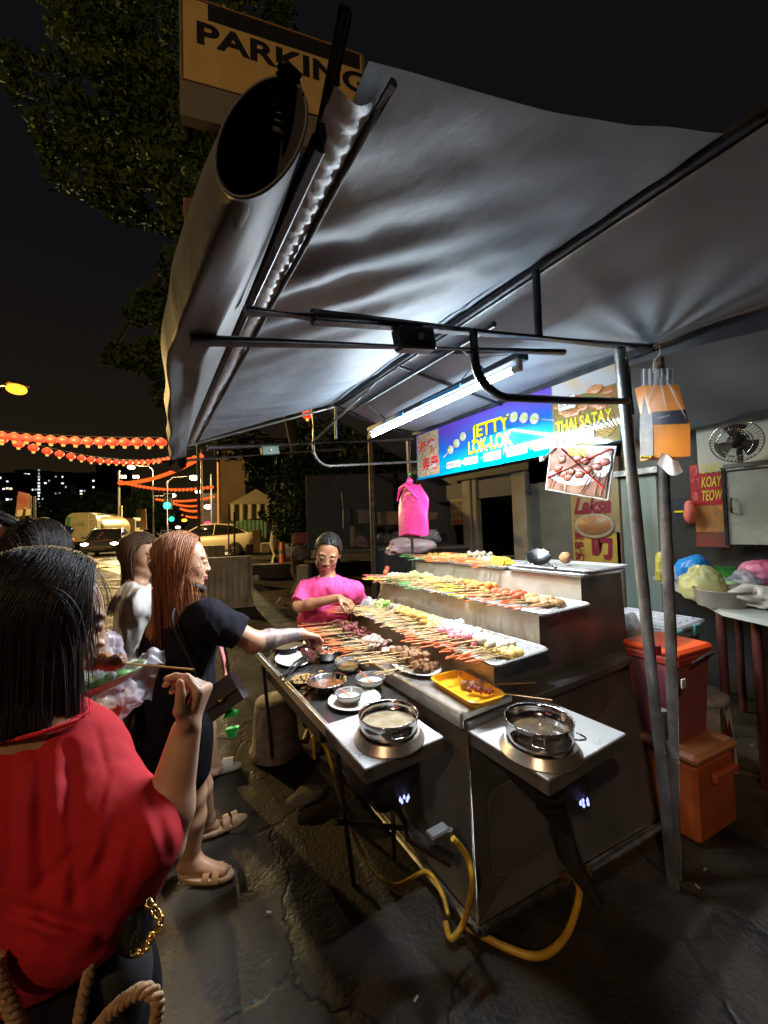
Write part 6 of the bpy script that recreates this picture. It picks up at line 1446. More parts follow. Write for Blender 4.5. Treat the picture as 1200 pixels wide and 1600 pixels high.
m = MB(); text_mb(m, 'PARKING', .44, ps(.085, zb1, 0), D, up, .012, .014, fit=Lp*.93); m.build('lettering', M_ink, pk)
zb2 = (P(330, -8, d=5.1).z-A.z)/H_
m = MB(); m.add([ps(.14, zb2, .012), ps(.97, zb2, .012), ps(.97, .985, .012), ps(.14, .985, .012)], [(0, 1, 2, 3)]); m.build('black_panel', M_ink, pk)
MB().cyl((B.x-.02, B.y+.1, 0), (B.x-.02, B.y+.1, A.z+.2), .05, n=10).build('post', M_rust, pk)
A2 = P(290, 410, d=6.0); L2 = 1.0; t = thing('wooden_board', (A2.x, A2.y, 0), 'brown framed board half hidden behind the rolled curtain', 'board')
m = MB(); q = [A2, A2+D*L2, A2+D*L2+up*1.0, A2+up*1.0]; m.quadslab(q, .06); m.build('board', mat('brown_board', (.22, .13, .07), .6, 0, (.17, .1, .05), 3), t)
m = MB(); m.tube([p+nrm*.04 for p in q], .025, 4, closed=True); m.build('frame', mat('board_frame', (.38, .2, .08), .6), t)
MB().cyl((A2.x+.14, A2.y-.03, 0), (A2.x+.14, A2.y-.03, A2.z+.2), .022, n=8).build('post', M_rust, t)
# ------------------------------------------------------------------ trees
def leaf_mat(name, c1, c2):
    m = mat(name, c1, .75, 0, c2, 1.4, spec=.2); return m
def tree(trunk_pts, trunk_r, clusters, n, lsize, label, mm, nm='street_tree', twigs=True):
    t = thing(nm, trunk_pts[0], label, 'tree')
    m = MB(); m.tube(smooth([Vector(p) for p in trunk_pts], 5), [lerp(trunk_r[0], trunk_r[1], k/(5*(len(trunk_pts)-1))) for k in range(5*(len(trunk_pts)-1)+1)], 10)
    if twigs:
        top = Vector(trunk_pts[-1])
        for c, r in clusters[::2]:
            m.tube(smooth([top, top.lerp(Vector(c), .5)+V(0, 0, .2), Vector(c)], 4), [trunk_r[1]*.8-.006*k*trunk_r[1]*5 for k in range(9)], 6)
    m.build('trunk', mat('bark', (.05, .04, .03), .9, 0, (.06, .045, .03), 12, bump=.6), t)
    vol = np.array([r**2 for c, r in clusters]); ci = RNG.choice(len(clusters), n, p=vol/vol.sum())
    C = np.array([tuple(c) for c, r in clusters])[ci]; Rr = np.array([r for c, r in clusters])[ci]
    d = RNG.normal(size=(n, 3)); d /= np.linalg.norm(d, axis=1)[:, None]; rad = Rr*(.55+.5*RNG.random(n)**.6)
    p = C+d*rad[:, None]*np.array([1, 1, .8]); p += .25*Rr[:, None]*np.stack([fbm(p, 1.7, 2, 9+k) for k in range(3)], -1)
    keep = fbm(p, 2.2, 2, 3) > -.28; p = p[keep]; n = len(p)
    a = RNG.normal(size=(n, 3)); a /= np.linalg.norm(a, axis=1)[:, None]; b_ = np.cross(a, RNG.normal(size=(n, 3))); b_ /= np.linalg.norm(b_, axis=1)[:, None]; nn = np.cross(a, b_)
    s = lsize*(.6+.8*RNG.random(n))[:, None]
    vs = np.stack([p-a*s, p-a*s*.1+b_*s*.42+nn*s*.12, p+a*s, p-a*s*.1-b_*s*.42+nn*s*.12], 1).reshape(-1, 3)
    F = np.arange(4*n).reshape(n, 4); F = np.concatenate([F[:, [0, 1, 2]], F[:, [0, 2, 3]]])
    np_object('crown', vs, F, mm, t)
M_leaf = leaf_mat('leaf', (.035, .075, .014), (.09, .12, .02)); M_leaf2 = leaf_mat('leaf_dark', (.02, .045, .018), (.04, .07, .025))
cl = []
for px, py, d, r in ((170, 60, 7, .65), (240, 40, 7.5, .9), (90, 180, 6.8, .75), (180, 170, 7, .9), (260, 190, 7, .8), (120, 255, 6.5, .55), (200, 290, 6.7, .65), (270, 300, 6.8, .65), (310, 350, 6.8, .5), (280, 420, 6.6, .35), (245, 480, 6.6, .33), (285, 500, 6.7, .45), (215, 490, 6.5, .22), (190, 555, 6.4, .25), (235, 560, 6.5, .38), (285, 590, 6.6, .45), (165, 560, 6.4, .12), (262, 615, 6.5, .28), (110, 40, 7.5, .55), (340, 250, 7, .7), (400, 40, 7.5, .7)):
    cl.append((P(px, py, d=d), r))
g = GD(462, 9.3)
tree([g, P(462, 700, d=9.3), P(400, 520, d=8.4), P(330, 330, d=7.6)], (.16, .08), cl, 24000, .075, 'dark leafy street tree spreading at the upper left behind the canopy', M_leaf)
cl = []
for px, py, d, r in ((470, 770, 11, .9), (520, 740, 11, 1.0), (560, 720, 10.5, 1.), (600, 750, 10.5, 1.0), (500, 700, 11.5, 1.), (430, 740, 12, .8), (410, 720, 12.5, .7), (640, 730, 10.5, 1.0), (455, 820, 11, .6), (540, 800, 10.8, .9), (400, 700, 12, .6), (360, 712, 12, .4), (455, 735, 8.9, .4), (470, 780, 8.9, .42), (452, 820, 9, .35), (480, 705, 8.9, .4), (500, 745, 8.9, .4), (480, 830, 11, .6), (590, 800, 10, .7), (700, 700, 10, 1.2), (350, 690, 12, .35), (430, 800, 12.5, .5)):
    cl.append((P(px, py, d=d), r))
g = GD(520, 11)
tree([g, P(522, 800, d=11), P(530, 700, d=11)], (.2, .1), cl, 24000, .085, 'broad dark tree standing behind the vendor and the kiosk', M_leaf2)
# far dark tree line behind the junction (trees one can tell apart)
for k, (px, py, d, r, lab) in enumerate(((100, 800, 120, 9, 'round dark tree behind the tanker under the towers'), (165, 800, 110, 9, 'dark tree behind the tanker cab'), (225, 800, 90, 7, 'dark tree behind the lower green signal'), (10, 815, 90, 7, 'dark bushy tree at the left edge below the towers'), (250, 810, 120, 7, 'small dark tree beyond the overhead signal'))):
    c = P(px, py, d=d); g = V(c.x, c.y, .45); tree([g, g+V(0, 0, 2), V(c.x, c.y, c.z-1)], (.4, .2), [(c, r*.7), (c+V(r*.6, 0, -1), r*.5), (c-V(r*.6, 0, 1), r*.55), (c+V(0, 0, r*.3), r*.5)], 1600, .8, lab, M_leaf2, twigs=False)

# street lamp on the pavement behind the photographer
g = V(-6.5, -4.0, 0); t = thing('street_lamp', g, 'street lamp on the pavement behind the photographer, out of the frame', 'street lamp', 'street lamps over the road')
MB().tube([g, V(-6.5, -4, 6.4), V(-6.2, -3.8, 6.8), V(-5.6, -3.4, 6.9)], [.1, .07, .05, .04], 8).build('pole', M_rust, t); MB().blob((-5.4, -3.3, 6.85), (.3, .2, .1), 12).build('bulb', glow('lamp_back', (1., .72, .42), 20), t)
point_light('street_lamp_light', (-5.4, -3.3, 6.6), 560, (1., .66, .38), .15)
# ================================================================== people
def cv(r, u, f): return _R*r+_U*u+_f*f
UPV = V(0, 0, 1)
def head_frame(az, pitch=0., roll=0.):
    a = math.radians(az); f = V(math.sin(a), math.cos(a), 0); r = V(math.cos(a), -math.sin(a), 0); u = UPV.copy()
    p = math.radians(pitch); f, u = f*math.cos(p)+u*math.sin(p), u*math.cos(p)-f*math.sin(p)
    q = math.radians(roll); r, u = r*math.cos(q)+u*math.sin(q), u*math.cos(q)-r*math.sin(q)
    return r, f, u
def add_head(S, C, fr, sc=1., wide=1.):
    r, f, u = fr; M = Matrix((r, f, u)).transposed()
    def w(x, y, z): return Vector(C)+(r*x*wide+f*y+u*z)*sc
    def e(c, R, k=.02, sub=False): S.ell(w(*c), tuple(v*sc for v in (R[0]*wide, R[1], R[2])), k*sc, M, sub)
    e((0, -.012, .032), (.075, .094, .088), .03); e((0, .03, -.03), (.060, .062, .088), .035)
    e((0, .052, -.095), (.027, .028, .020), .03)
    for s in (-1, 1):
        e((s*.036, .056, -.028), (.022, .022, .025), .02); e((s*.028, .078, .024), (.022, .012, .008), .012)
        e((s*.045, .02, -.072), (.018, .035, .02), .02)
    for s in (-1, 1): e((s*.031, .107, .004), (.0155, .011, .0085), sub=True)
    for s in (-1, 1): e((s*.031, .0795, .003), (.0150, .0125, .0115), .003)
    S.cone(w(0, .084, .010), .0075*sc, w(0, .1005, -.027), .0095*sc, .014*sc); 
    for s in (-1, 1): e((s*.0125, .098, -.031), (.0075, .009, .0065), .006)
    e((0, .0905, -.0565), (.022, .0105, .0052), .006); e((0, .0885, -.067), (.0185, .0115, .0065), .004)
    for s in (-1, 1): e((s*.076, -.004, -.006), (.008, .017, .029), .006)
    return w, M
def loc_fn(C, fr, sc):
    r, f, u = [np.array(v) for v in fr]
    def g(X): q = (X-np.array(C))/sc; return q @ r, q @ f, q @ u
    return g
SKIN = lambda nm, c, c2: mat(nm, c, .48, 0, c2, 14, sss=.25, bump=.06, bscale=160)
M_sk1, M_sk2, M_sk3 = SKIN('fair_skin', (.56, .33, .22), (.50, .27, .17)), SKIN('tan_skin', (.36, .17, .085), (.30, .13, .065)), SKIN('light_tan_skin', (.50, .28, .17), (.44, .23, .135))
M_lip = mat('lip', (.42, .10, .08), .4); M_hblack = mat('black_hair', (.010, .008, .008), .5, 0, (.022, .016, .012), 30, stretch=(1, 1, .2), spec=.4)
M_hbrown = mat('dark_brown_hair', (.13, .07, .036), .45, 0, (.05, .028, .016), 20, stretch=(1, 1, .15)); M_hred = mat('copper_hair', (.50, .20, .085), .42, 0, (.17, .065, .028), 26, stretch=(6, 6, .3))
M_brow = mat('eyebrow', (.03, .018, .012), .7); M_eye = mat('eye_dark', (.012, .01, .01), .2)
def hand(S, wr, fwd, palm, thumb_dir=None, sc=1., curl=(35, 45, 30), thumb=(0., .5), left=False, spread=6, rr=1.):
    fwd = fwd.normalized(); palm = (palm-fwd*palm.dot(fwd)).normalized(); th = fwd.cross(palm) if thumb_dir is None else thumb_dir
    if thumb_dir is not None: th = (th-fwd*th.dot(fwd)-palm*th.dot(palm)).normalized()
    kn = wr+fwd*(.085*sc)
    for k in range(4):
        o = (1.5-k)*.0195*sc; S.cone(wr+fwd*.012*sc+th*o*.55, .0145*sc, kn+th*o, .0118*sc, .012)
    lens = ((.040, .024, .019), (.044, .028, .021), (.041, .026, .020), (.032, .019, .017))
    tips = []
    for k in range(4):
        o = (1.5-k)*.0205*sc; p = kn+th*o; a = 0
        cu = curl[k] if hasattr(curl[0], '__len__') else curl
        for j in range(3):
            a += math.radians(cu[j]+k*2); d = fwd*math.cos(a)+palm*math.sin(a)+th*math.radians(spread)*(1.5-k)*.5*(1 if j == 0 else .3)
            q = p+d.normalized()*lens[k][j]*sc; S.cone(p, (.0098-.0008*j)*sc*rr, q, (.0092-.0011*j)*sc*rr, .0025); p = q
        tips.append(p)
    b = wr+fwd*.022*sc+th*.026*sc; t1 = b+(th*.62+fwd*.62+palm*.35).normalized()*.04*sc; d2 = (fwd*.75+palm*thumb[1]+th*thumb[0]).normalized()
    t2 = t1+d2*.032*sc; t3 = t2+(d2+palm*.25).normalized()*.024*sc
    S.cone(wr+fwd*.012*sc, .015*sc, b, .0145*sc, .012); S.cone(b, .0135*sc, t1, .0115*sc, .01); S.cone(t1, .0105*sc*rr, t2, .0098*sc*rr, .004); S.cone(t2, .0098*sc*rr, t3, .0085*sc*rr, .004)
    return tips+[t3]
def face_bits(w, sc, parent, open_=.35, side=(-1, 1), brow=M_brow, gaze=0.):
    for s in side:
        m = MB(); m.tube([w(s*.016, .0895, .0235), w(s*.028, .0915, .0285), w(s*.042, .0835, .027), w(s*.05, .073, .0215)], [.0016*sc, .0026*sc, .0022*sc, .0008*sc], 6); m.build('eyebrow', brow, parent)
        m = MB(); m.tube([w(s*.019, .0885, .0015), w(s*.026, .0925, -.001), w(s*.034, .0925, -.001), w(s*.044, .086, .0025)], [.0008*sc, .0013*sc*(1+open_), .0013*sc*(1+open_), .0009*sc], 6); m.build('eye', M_eye, parent)
def make_hair(name, C, fr, sc, n, length, mm, parent, part=0., zcut=None, push=(), width=.0032, front=.45, back=.35, lenvar=.12, rootmin=-.25, grav=.28, flare=0., seed=1, tuck=None, wide=1., vol=.010):
    rg = np.random.default_rng(seed); r, f, u = [np.array(v) for v in fr]
    d = rg.normal(size=(n*3, 3)); d /= np.linalg.norm(d, axis=1)[:, None]
    ok = (d[:, 2] > rootmin) & (d[:, 1] < front+.35*np.clip(d[:, 2], 0, 1)**2*2) & ((d[:, 1] < .15) | (d[:, 2] > .45))
    d = d[ok][:n]; n = len(d)
    er = np.array([.080*wide, .099, .094]); cen = np.array([0, -.012, .032])
    lay = .002+vol*rg.random(n)
    def toW(q): return np.array(C)+(q[:, :1]*r+q[:, 1:2]*f+q[:, 2:3]*u)*sc
    p = cen+d*(er+lay[:, None]*.3)
    sgn = np.where(d[:, 0] > part, 1., -1.)
    v = np.stack([sgn*(.65+.2*rg.random(n)), -back*np.ones(n)-.3*np.clip(-d[:, 1], 0, 1), .05+0*d[:, 0]], 1); v /= np.linalg.norm(v, axis=1)[:, None]
    gl = np.array([np.dot((0, 0, -1), r), np.dot((0, 0, -1), f), np.dot((0, 0, -1), u)])
    steps = 30; L = length*(1-lenvar*rg.random(n)); h = (L/steps)[:, None]/sc; P_ = [p.copy()]; fe = np.array([.066*wide, .072, .100]); fc_ = np.array([0, .024, -.032])
    cl = vnoise(d, 5., seed)*.5
    alive = np.ones(n, bool)
    for k in range(steps):
        v = v+gl*grav*(1 if k > 2 else .5)+np.stack([cl*flare, 0*cl, 0*cl], 1); v /= np.linalg.norm(v, axis=1)[:, None]
        nn = (p-cen)/er**2; nn /= np.linalg.norm(nn, axis=1)[:, None]; vo = (v*nn).sum(1); near = (np.linalg.norm((p-cen)/er, axis=1) < 1.3) & (p[:, 2] > -.03)
        v = v-nn*(np.clip(vo, 0, 9)*near)[:, None]; v /= np.linalg.norm(v, axis=1)[:, None]+1e-9
        q = p+v*h
        for c_, e_, ex in ((cen, er, lay), (fc_, fe, lay*.6)):
            k0 = np.linalg.norm((q-c_)/(e_+ex[:, None]), axis=1); ins = k0 < 1; q[ins] = c_+(q[ins]-c_)/k0[ins][:, None]
        W_ = toW(q)
        for pc, pr in push:
            dd = W_-np.array(pc); dist = np.linalg.norm(dd, axis=1); lim = pr+lay*.8; ins = dist < lim; W_[ins] = np.array(pc)+dd[ins]/dist[ins][:, None]*lim[ins][:, None]
        W0 = W_-np.array(C); q = np.stack([W0 @ r, W0 @ f, W0 @ u], 1)/sc
        if zcut is not None:
            low = W_[:, 2] < zcut+.02*cl; alive &= ~low
        q = np.where(alive[:, None], q, p); v = q-p+1e-9; v /= np.linalg.norm(v, axis=1)[:, None]; p = q; P_.append(p.copy())
    pts = np.stack([toW(x) for x in P_], 1)          # n, steps+1, 3
    m_ = pts.shape[1]; t = np.gradient(pts, axis=1)+1e-9; t /= np.linalg.norm(t, axis=2)[..., None]
    out = pts-np.array(C)-np.array(u)*.0; out = out-(out*t).sum(-1, keepdims=True)*t; out /= np.linalg.norm(out, axis=2)[..., None]+1e-9; sd = np.cross(t, out)
    wv = width*sc*(.6+.8*rg.random(n))[:, None, None]*np.concatenate([[.7], np.ones(m_-8), np.linspace(1, .12, 7)])[None, :, None]
    A, B, D = pts-sd*wv, pts+sd*wv, pts+out*wv*.45
    vs = np.stack([A, D, B], 2).reshape(-1, 3); F = []
    base = (np.arange(n)[:, None]*m_*3+np.arange(m_-1)[None, :]*3).reshape(-1)
    for a in range(3):
        b = (a+1) % 3; F.append(np.stack([base+a, base+b, base+3+b, base+3+a], 1))
    return np_object(name, vs, np.concatenate(F), mm, parent)
def cap_mat(X, g, front_y=.035, zline=.062):
    x, y, z = g(X); hl = (z > zline-(y < front_y)*1.2*(front_y-y)*1.0) & (z+.9*(front_y-y) > zline) & (np.abs(x) < .2) & (z > -.09)
    ear = (np.abs(x) > .07) & (z < .03) & (y > -.03)
    return hl & ~ear
def lip_mat(X, g):
    x, y, z = g(X); return (np.abs(x) < .022-.35*np.abs(z+.062)) & (y > .09) & (z > -.0735) & (z < -.051)

def mesh_person(S, t, h, skin, hairm, g, name='body', extra=None, lips=True, zline=.062, hair=True):
    vs, F = S.mesh(h)
    def fn(X):
        i = np.zeros(len(X), int)
        if hair: i[cap_mat(X, g, zline=zline)] = 1
        if lips: i[lip_mat(X, g)] = 2
        if extra is not None: i[extra(X)] = 3
        return i
    mats = [skin, hairm, M_lip]+([M_tattoo] if extra is not None else [])
    return np_object(name, vs, F, mats, t, matfn=fn)
M_tattoo = mat('tattooed_skin', (.36, .24, .19), .5, 0, (.13, .11, .12), 38, mix=.48, detail=2)
def folds(s=9., a=.006, st=(1, 1, .35), seed=1, extra=None):
    def f(X):
        d = a*(1-np.abs(fbm(X*np.array(st), s, 3, seed))*1.6)
        return d*.8+(extra(X) if extra else 0)
    return f
def leg(S, hip, kn, an, toe, r=(.085, .052, .036), foot=.03):
    S.cone(hip, r[0], kn, r[1], .03); S.cone(kn, r[1]*.98, kn.lerp(an, .35), r[1]*1.02, .02); S.cone(kn.lerp(an, .35), r[1]*1.02, an, r[2], .02)
    d = (toe-an); d.z = 0; d.normalize(); he = V(an.x, an.y, an.z-.045)-d*.03
    S.cone(an, r[2]*.95, he+V(0, 0, .012), .026, .02); S.cone(he+V(0, 0, .012), .026, V(toe.x, toe.y, toe.z)+V(0, 0, .008), .021, .02, sc=(1.35, 1), side=V(-d.y, d.x, 0))
    S.cone(an+d*.01, .03, V(toe.x, toe.y, toe.z)-d*.05+V(0, 0, .012), .02, .02)
    s = V(-d.y, d.x, 0)
    for k in range(5): S.cone(toe-d*.012+s*(.022-.011*k), .0085-.0006*k, toe+d*(.018-.004*k)+s*(.024-.0115*k), .0075, .004)

FOLDS = [(62, 1170, 74, 1430, -.013, 9), (84, 1180, 92, 1420, .010, 10), (108, 1170, 120, 1440, -.012, 8), (140, 1210, 96, 1400, .011, 10), (192, 1235, 150, 1400, -.012, 9), (170, 1230, 128, 1410, .009, 9),
 (22, 1190, 14, 1410, -.012, 9), (40, 1200, 34, 1400, .010, 9), (0, 1412, 158, 1456, -.014, 7), (0, 1430, 140, 1475, .010, 8), (58, 1388, 112, 1332, -.012, 7), (118, 1402, 172, 1330, -.012, 8), (236, 1235, 262, 1335, -.008, 6),
 (222, 1240, 246, 1350, .008, 7), (205, 1330, 170, 1400, .009, 8), (150, 1140, 168, 1210, -.005, 3.5), (168, 1210, 150, 1300, -.005, 3.5), (100, 1130, 60, 1180, .006, 8), (215, 1300, 190, 1390, -.010, 8), (30, 1440, 90, 1490, -.008, 7)]
# ---------------------------------------------------------------- the woman in red (nearest)
def woman_red():
    t = thing('person', P(20, 1590, z=.0)*0+V(-.12, .78, 0), 'woman with black bob and loose red T-shirt seen from behind, holding a satay stick', 'person')
    C = P(66, 974, d=.69); fr = head_frame(76, -16, 4); sc = .96
    S = SDF(); w, M = add_head(S, C, fr, sc)
    nb = P(42, 1118, d=.66); side = cv(1, .0, .08)
    S.cone(w(0, -.03, -.06), .05, nb, .052, .03)
    shR, shL = P(136, 1186, d=.68), P(-118, 1190, d=.70)
    ch, wa, pe = P(20, 1250, d=.68), P(28, 1430, d=.66), P(38, 1570, d=.64)
    S.chain([nb+V(0, 0, -.03), ch, wa, pe, pe-V(0, 0, .08)], [.06, .1, .093, .11, .11], .05, sc=(1.35, .85), side=side); S.cone(shL, .05, shR, .05, .06)
    elR, wrR = P(248, 1325, d=.63), P(291, 1140, d=.68)
    S.cone(shR, .045, elR, .036, .03); S.cone(elR, .035, elR.lerp(wrR, .3), .0365, .02); S.cone(elR.lerp(wrR, .3), .0365, wrR, .0225, .02, sc=(1.12, .92), side=cv(1, 0, 0))
    hand(S, wrR, cv(.30, .90, .25), cv(-.95, .25, .0), cv(-.2, .45, -.8), sc=.80, curl=((58, 42, 22), (66, 46, 24), (74, 48, 26), (80, 50, 28)), thumb=(.1, .2), spread=2)
    elL, wrL = P(-70, 1330, d=.86), P(112, 1118, d=.86)
    S.cone(shL, .045, elL, .036, .03); S.cone(elL, .036, wrL, .023, .02)
    hand(S, wrL, cv(.95, -.08, .15), cv(.1, .95, .1), cv(-.1, .3, -1), sc=.85, curl=(28, 40, 35), thumb=(.2, .5))
    hips = (pe+side*.085-V(0, 0, .04), pe-side*.085-V(0, 0, .04))
    for hp, s in zip(hips, (1, -1)):
        k_ = V(hp.x, hp.y+.02, .44); a_ = V(hp.x, hp.y, .075); leg(S, hp, k_, a_, a_+V(.08, .16, -.06))
    g = loc_fn(C, fr, sc); mesh_person(S, t, .0034, M_sk1, M_hblack, g, lips=False)
    # T-shirt
    T_ = SDF(); tb = P(40, 1440, d=.66)
    T_.chain([P(40, 1140, d=.67), P(25, 1235, d=.68), P(35, 1370, d=.665), P(42, 1452, d=.655)], [.075, .125, .135, .13], .05, sc=(1.32, .98), side=side)
    T_.cone(P(-100, 1180, d=.69), .066, P(120, 1182, d=.68), .060, .05)
    T_.cone(P(124, 1194, d=.675), .060, P(220, 1308, d=.60), .056, .045); T_.cone(P(105, 1270, d=.66), .085, P(176, 1350, d=.62), .078, .07)
    T_.cone(P(60, 1300, d=.64), .11, P(120, 1380, d=.63), .105, .06)
    T_.cone(P(-110, 1180, d=.70), .066, P(-150, 1320, d=.74), .08, .05)
    T_.cone(P(50, 1100, d=.66)+V(0, 0, .02), .06, P(50, 1105, d=.66), .062, .02, sub=True)
    e0, e1 = P(250, 1318, d=.6), P(205, 1255, d=.64); ax = np.array((e0-e1).normalized()); lim = np.array(P(290, 1332, d=.59)) @ ax
    hz = P(0, 1502, d=.62).z
    def clip(X):
        a = X @ ax-lim; far = np.linalg.norm(X-np.array(e0), axis=1) > .2; a = np.where(far, -1, a)
        # hem: lower at the left, higher at the right
        xr = (X-np.array([0, 0, HC])) @ np.array(_R); hemz = hz+.13*np.clip((xr+.60)/.35, 0, 1.2)**2
        return hemz-X[:, 2]
    def ff(X):
        q = X-np.array(shR); u1 = q @ np.array(_R); z = X[:, 2]
        Q = X-np.array([0, 0, HC]); dd_ = Q @ np.array(_f); PX = np.stack([600+FPX*(Q @ np.array(_R))/dd_, 800-FPX*(Q @ np.array(_U))/dd_], 1); fo = 0
        for x0, y0, x1, y1, A_, w_ in FOLDS:
            a_ = np.array([x0, y0]); b_ = np.array([x1, y1])-a_; tt = np.clip(((PX-a_) @ b_)/(b_ @ b_), 0, 1); ds = np.linalg.norm(PX-a_-tt[:, None]*b_, axis=1)+3*vnoise(np.stack([PX[:, 0], PX[:, 1], 0*PX[:, 0]], 1), .05, 2)
            fo = fo+.5*A_*np.exp(-(ds/(w_*1.5))**2)*(.35+.65*np.sin(math.pi*np.clip(tt, .06, .94)))
        fo = fo*(X @ np.array(_f) < .9)
        return fo+.006*fbm(X, 11, 3, 3)
        f1 = .018*np.sin(u1*36+3*vnoise(X, 7, 2))*np.clip((1.20-z)*3.5, 0, 1)       # long vertical folds down the back
        f2 = .017*np.sin((z*1.0+u1*.9)*42+2.5*vnoise(X, 6, 5))*np.exp(-((u1-.02)/.09)**2)*np.clip((1.15-z)*5, 0, 1)
        seam = -.004*np.exp(-((u1+.0-.25*(z-1.2))/.004)**2)*(z > 1.05)
        return f1*.8+f2*.7+seam+.016*(1-2.2*np.abs(fbm(X*np.array([1, 1, .35]), 8, 2, 3)))*np.clip((1.32-z)*5, .25, 1)
    vs, F = T_.mesh(.004, disp=ff, clip=clip)
    np_object('t_shirt', vs, F, mat('red_cotton', (.52, .007, .016), .88, 0, (.36, .004, .010), 8, bump=.5, bscale=9), t)
    # collar band
    m = MB(); cc = P(52, 1116, d=.655)
    m.tube([cc+side*(.078*math.cos(a))+_f*(.058*math.sin(a))+V(0, 0, .006*math.cos(a)-.012) for a in [2*math.pi*k/28 for k in range(28)]], .004, 8, closed=True); m.build('collar', mat('red_rib', (.62, .01, .02), .8), t)
    # skirt / trousers
    K = SDF(); K.chain([wa+V(0, 0, -.045), pe, pe-V(0, 0, .12)], [.10, .125, .125], .05, sc=(1.4, .95), side=side)
    for hp in hips: K.cone(hp, .095, V(hp.x, hp.y, .2), .085, .06)
    vs, F = K.mesh(.006, disp=folds(12, .008)); np_object('trousers', vs, F, mat('black_twill', (.005, .005, .006), .9, 0, (.008, .008, .009), 6, spec=.12), t)
    sh1, sh2 = w(0, .01, -.18), nb
    make_hair('hair', C, fr, sc, 17000, .36, M_hblack, t, zcut=P(60, 1128, d=.66).z, push=((tuple(nb+V(0, 0, .02)), .05),), width=.0008, vol=.018, grav=.26, back=.3, rootmin=-.35, part=-.01, front=.12, seed=4, lenvar=.06)
    return t, C, fr, wrR
RED, RC, RFR, RWR = woman_red()
# satay stick between hand and mouth
t = thing('satay_stick', P(200, 1038, d=.70), 'grilled satay chunk on a bamboo stick held by the woman in red', 'skewer')
a, b = P(128, 1031, d=.76), P(303, 1046, d=.69); MB().cyl(a, b, .0016, n=6).build('stick', M_stick, t)
m = MB(); 
for k in range(8): q = a.lerp(b, .02+.045*k); m.blob(q+V(0, 0, .003*math.sin(k*2)), (.017, .013, .015), 12, jit=.14, seed=k)
m.build('meat', mat('glazed_meat', (.50, .20, .035), .25, 0, (.22, .06, .015), 60, bump=.8, bscale=140, coat=.4), t)
# plate in a clear bag
t = thing('takeaway_plate', P(150, 1090, d=.84), 'pale green leaf lined paper plate of the woman in red, wrapped in clear film', 'plate')
ca, cb_ = P(62, 1108, d=.80), P(232, 1046, d=.86); u = (cb_-ca).normalized(); s_ = cv(0, .1, 1); s_ = (s_-u*s_.dot(u)).normalized(); nrm_ = u.cross(s_); nrm_ = nrm_ if nrm_.z > 0 else -nrm_
cen = (ca+cb_)/2; hl = (cb_-ca).length/2; Mp = Matrix((u, s_, nrm_)).transposed()
m = MB(); m.lathe([(.001, 0), (.75, 0), (.95, .012), (1., .016), (1., .019), (.93, .016), (.72, .005), (.001, .005)], cen, 40, M=Mp, sx=hl, sy=.06); m.build('plate_rim', mat('mint_paper', (.45, .62, .42), .6), t)
m = MB(); m.lathe([(.001, .007), (.7, .007), (.72, .006)], cen, 30, M=Mp, sx=hl, sy=.058)
for k in range(7): q = cen+u*hl*(-.5+.17*k)+nrm_*.012; m.blob(q, (.02, .018, .006), 8, jit=.4, seed=k)
m.build('banana_leaf', mat('banana_leaf', (.08, .30, .05), .4, 0, (.25, .45, .14), 30), t)
m = MB()
def fl(u_, v_):
    q = cen+u*hl*(lerp(-.1, 1.25, u_))+s_*lerp(-.07, .07, v_)*(1-.4*abs(u_-.5)); return q+nrm_*(.022*float(fbm((u_*3, v_*3, 0), 1.7, 3, 3))+.012)+V(0, 0, -.07*(v_ < .5)*(.5-v_)*2*u_)
m.grid(fl, 34, 26); m.build('film', mat('wrap_film', (.72, .66, .74), .12, 0, (.5, .45, .52), 12, alpha=.45), t)
bag(P(166, 1024, d=.86), (.045, .04, .045), 71, mat('wrap_film2', (.75, .66, .78), .15, alpha=.38), 'crumpled clear lilac film standing behind the satay chunk', amp=.7)
bag(P(165, 1105, d=.86), (.06, .04, .035), 72, mat('wrap_film2', (.75, .66, .78), .15, alpha=.38), 'crumpled film sagging below the paper plate', amp=.7)
# shoulder bags of the woman in red
t = thing('handbag', P(215, 1450, d=.6), 'glossy black handbag with a gold chain beside the woman in red', 'bag')
m = MB(); m.blob(P(212, 1428, d=.6), (.028, .05, .05), 18, jit=.05); m.blob(P(232, 1445, d=.6), (.014, .03, .022), 14); m.build('bag_body', mat('glossy_black_leather', (.012, .012, .013), .2, coat=.5), t)
m = MB(); m.blob(P(185, 1530, d=.64), (.05, .06, .09), 18); m.build('lower_pouch', mat('matt_black_cloth', (.012, .012, .013), .8), t)
M_goldc = mat('gold_chain', (.85, .55, .15), .2, 1.)
pts = smooth([P(230, 1408, d=.565), P(243, 1425, d=.56), P(252, 1440, d=.555), P(246, 1456, d=.555), P(232, 1466, d=.555), P(226, 1485, d=.555), P(212, 1488, d=.56), P(204, 1478, d=.565)], 2)
m = MB()
for k in range(len(pts)-1):
    a, b = pts[k], pts[k+1]; c = (a+b)/2; d = (b-a).normalized(); s2 = d.cross(_f).normalized() if k % 2 else _f.copy(); L = (b-a).length*.72
    m.tube([c+d*(L*math.cos(q))+s2*(.0055*math.sin(q)) for q in [6.283*j/12 for j in range(12)]], .0017, 6, closed=True)
m.build('chain', M_goldc, t)
M_rope = mat('beige_rope', (.42, .26, .13), .7, 0, (.28, .16, .08), 60, bump=.4)
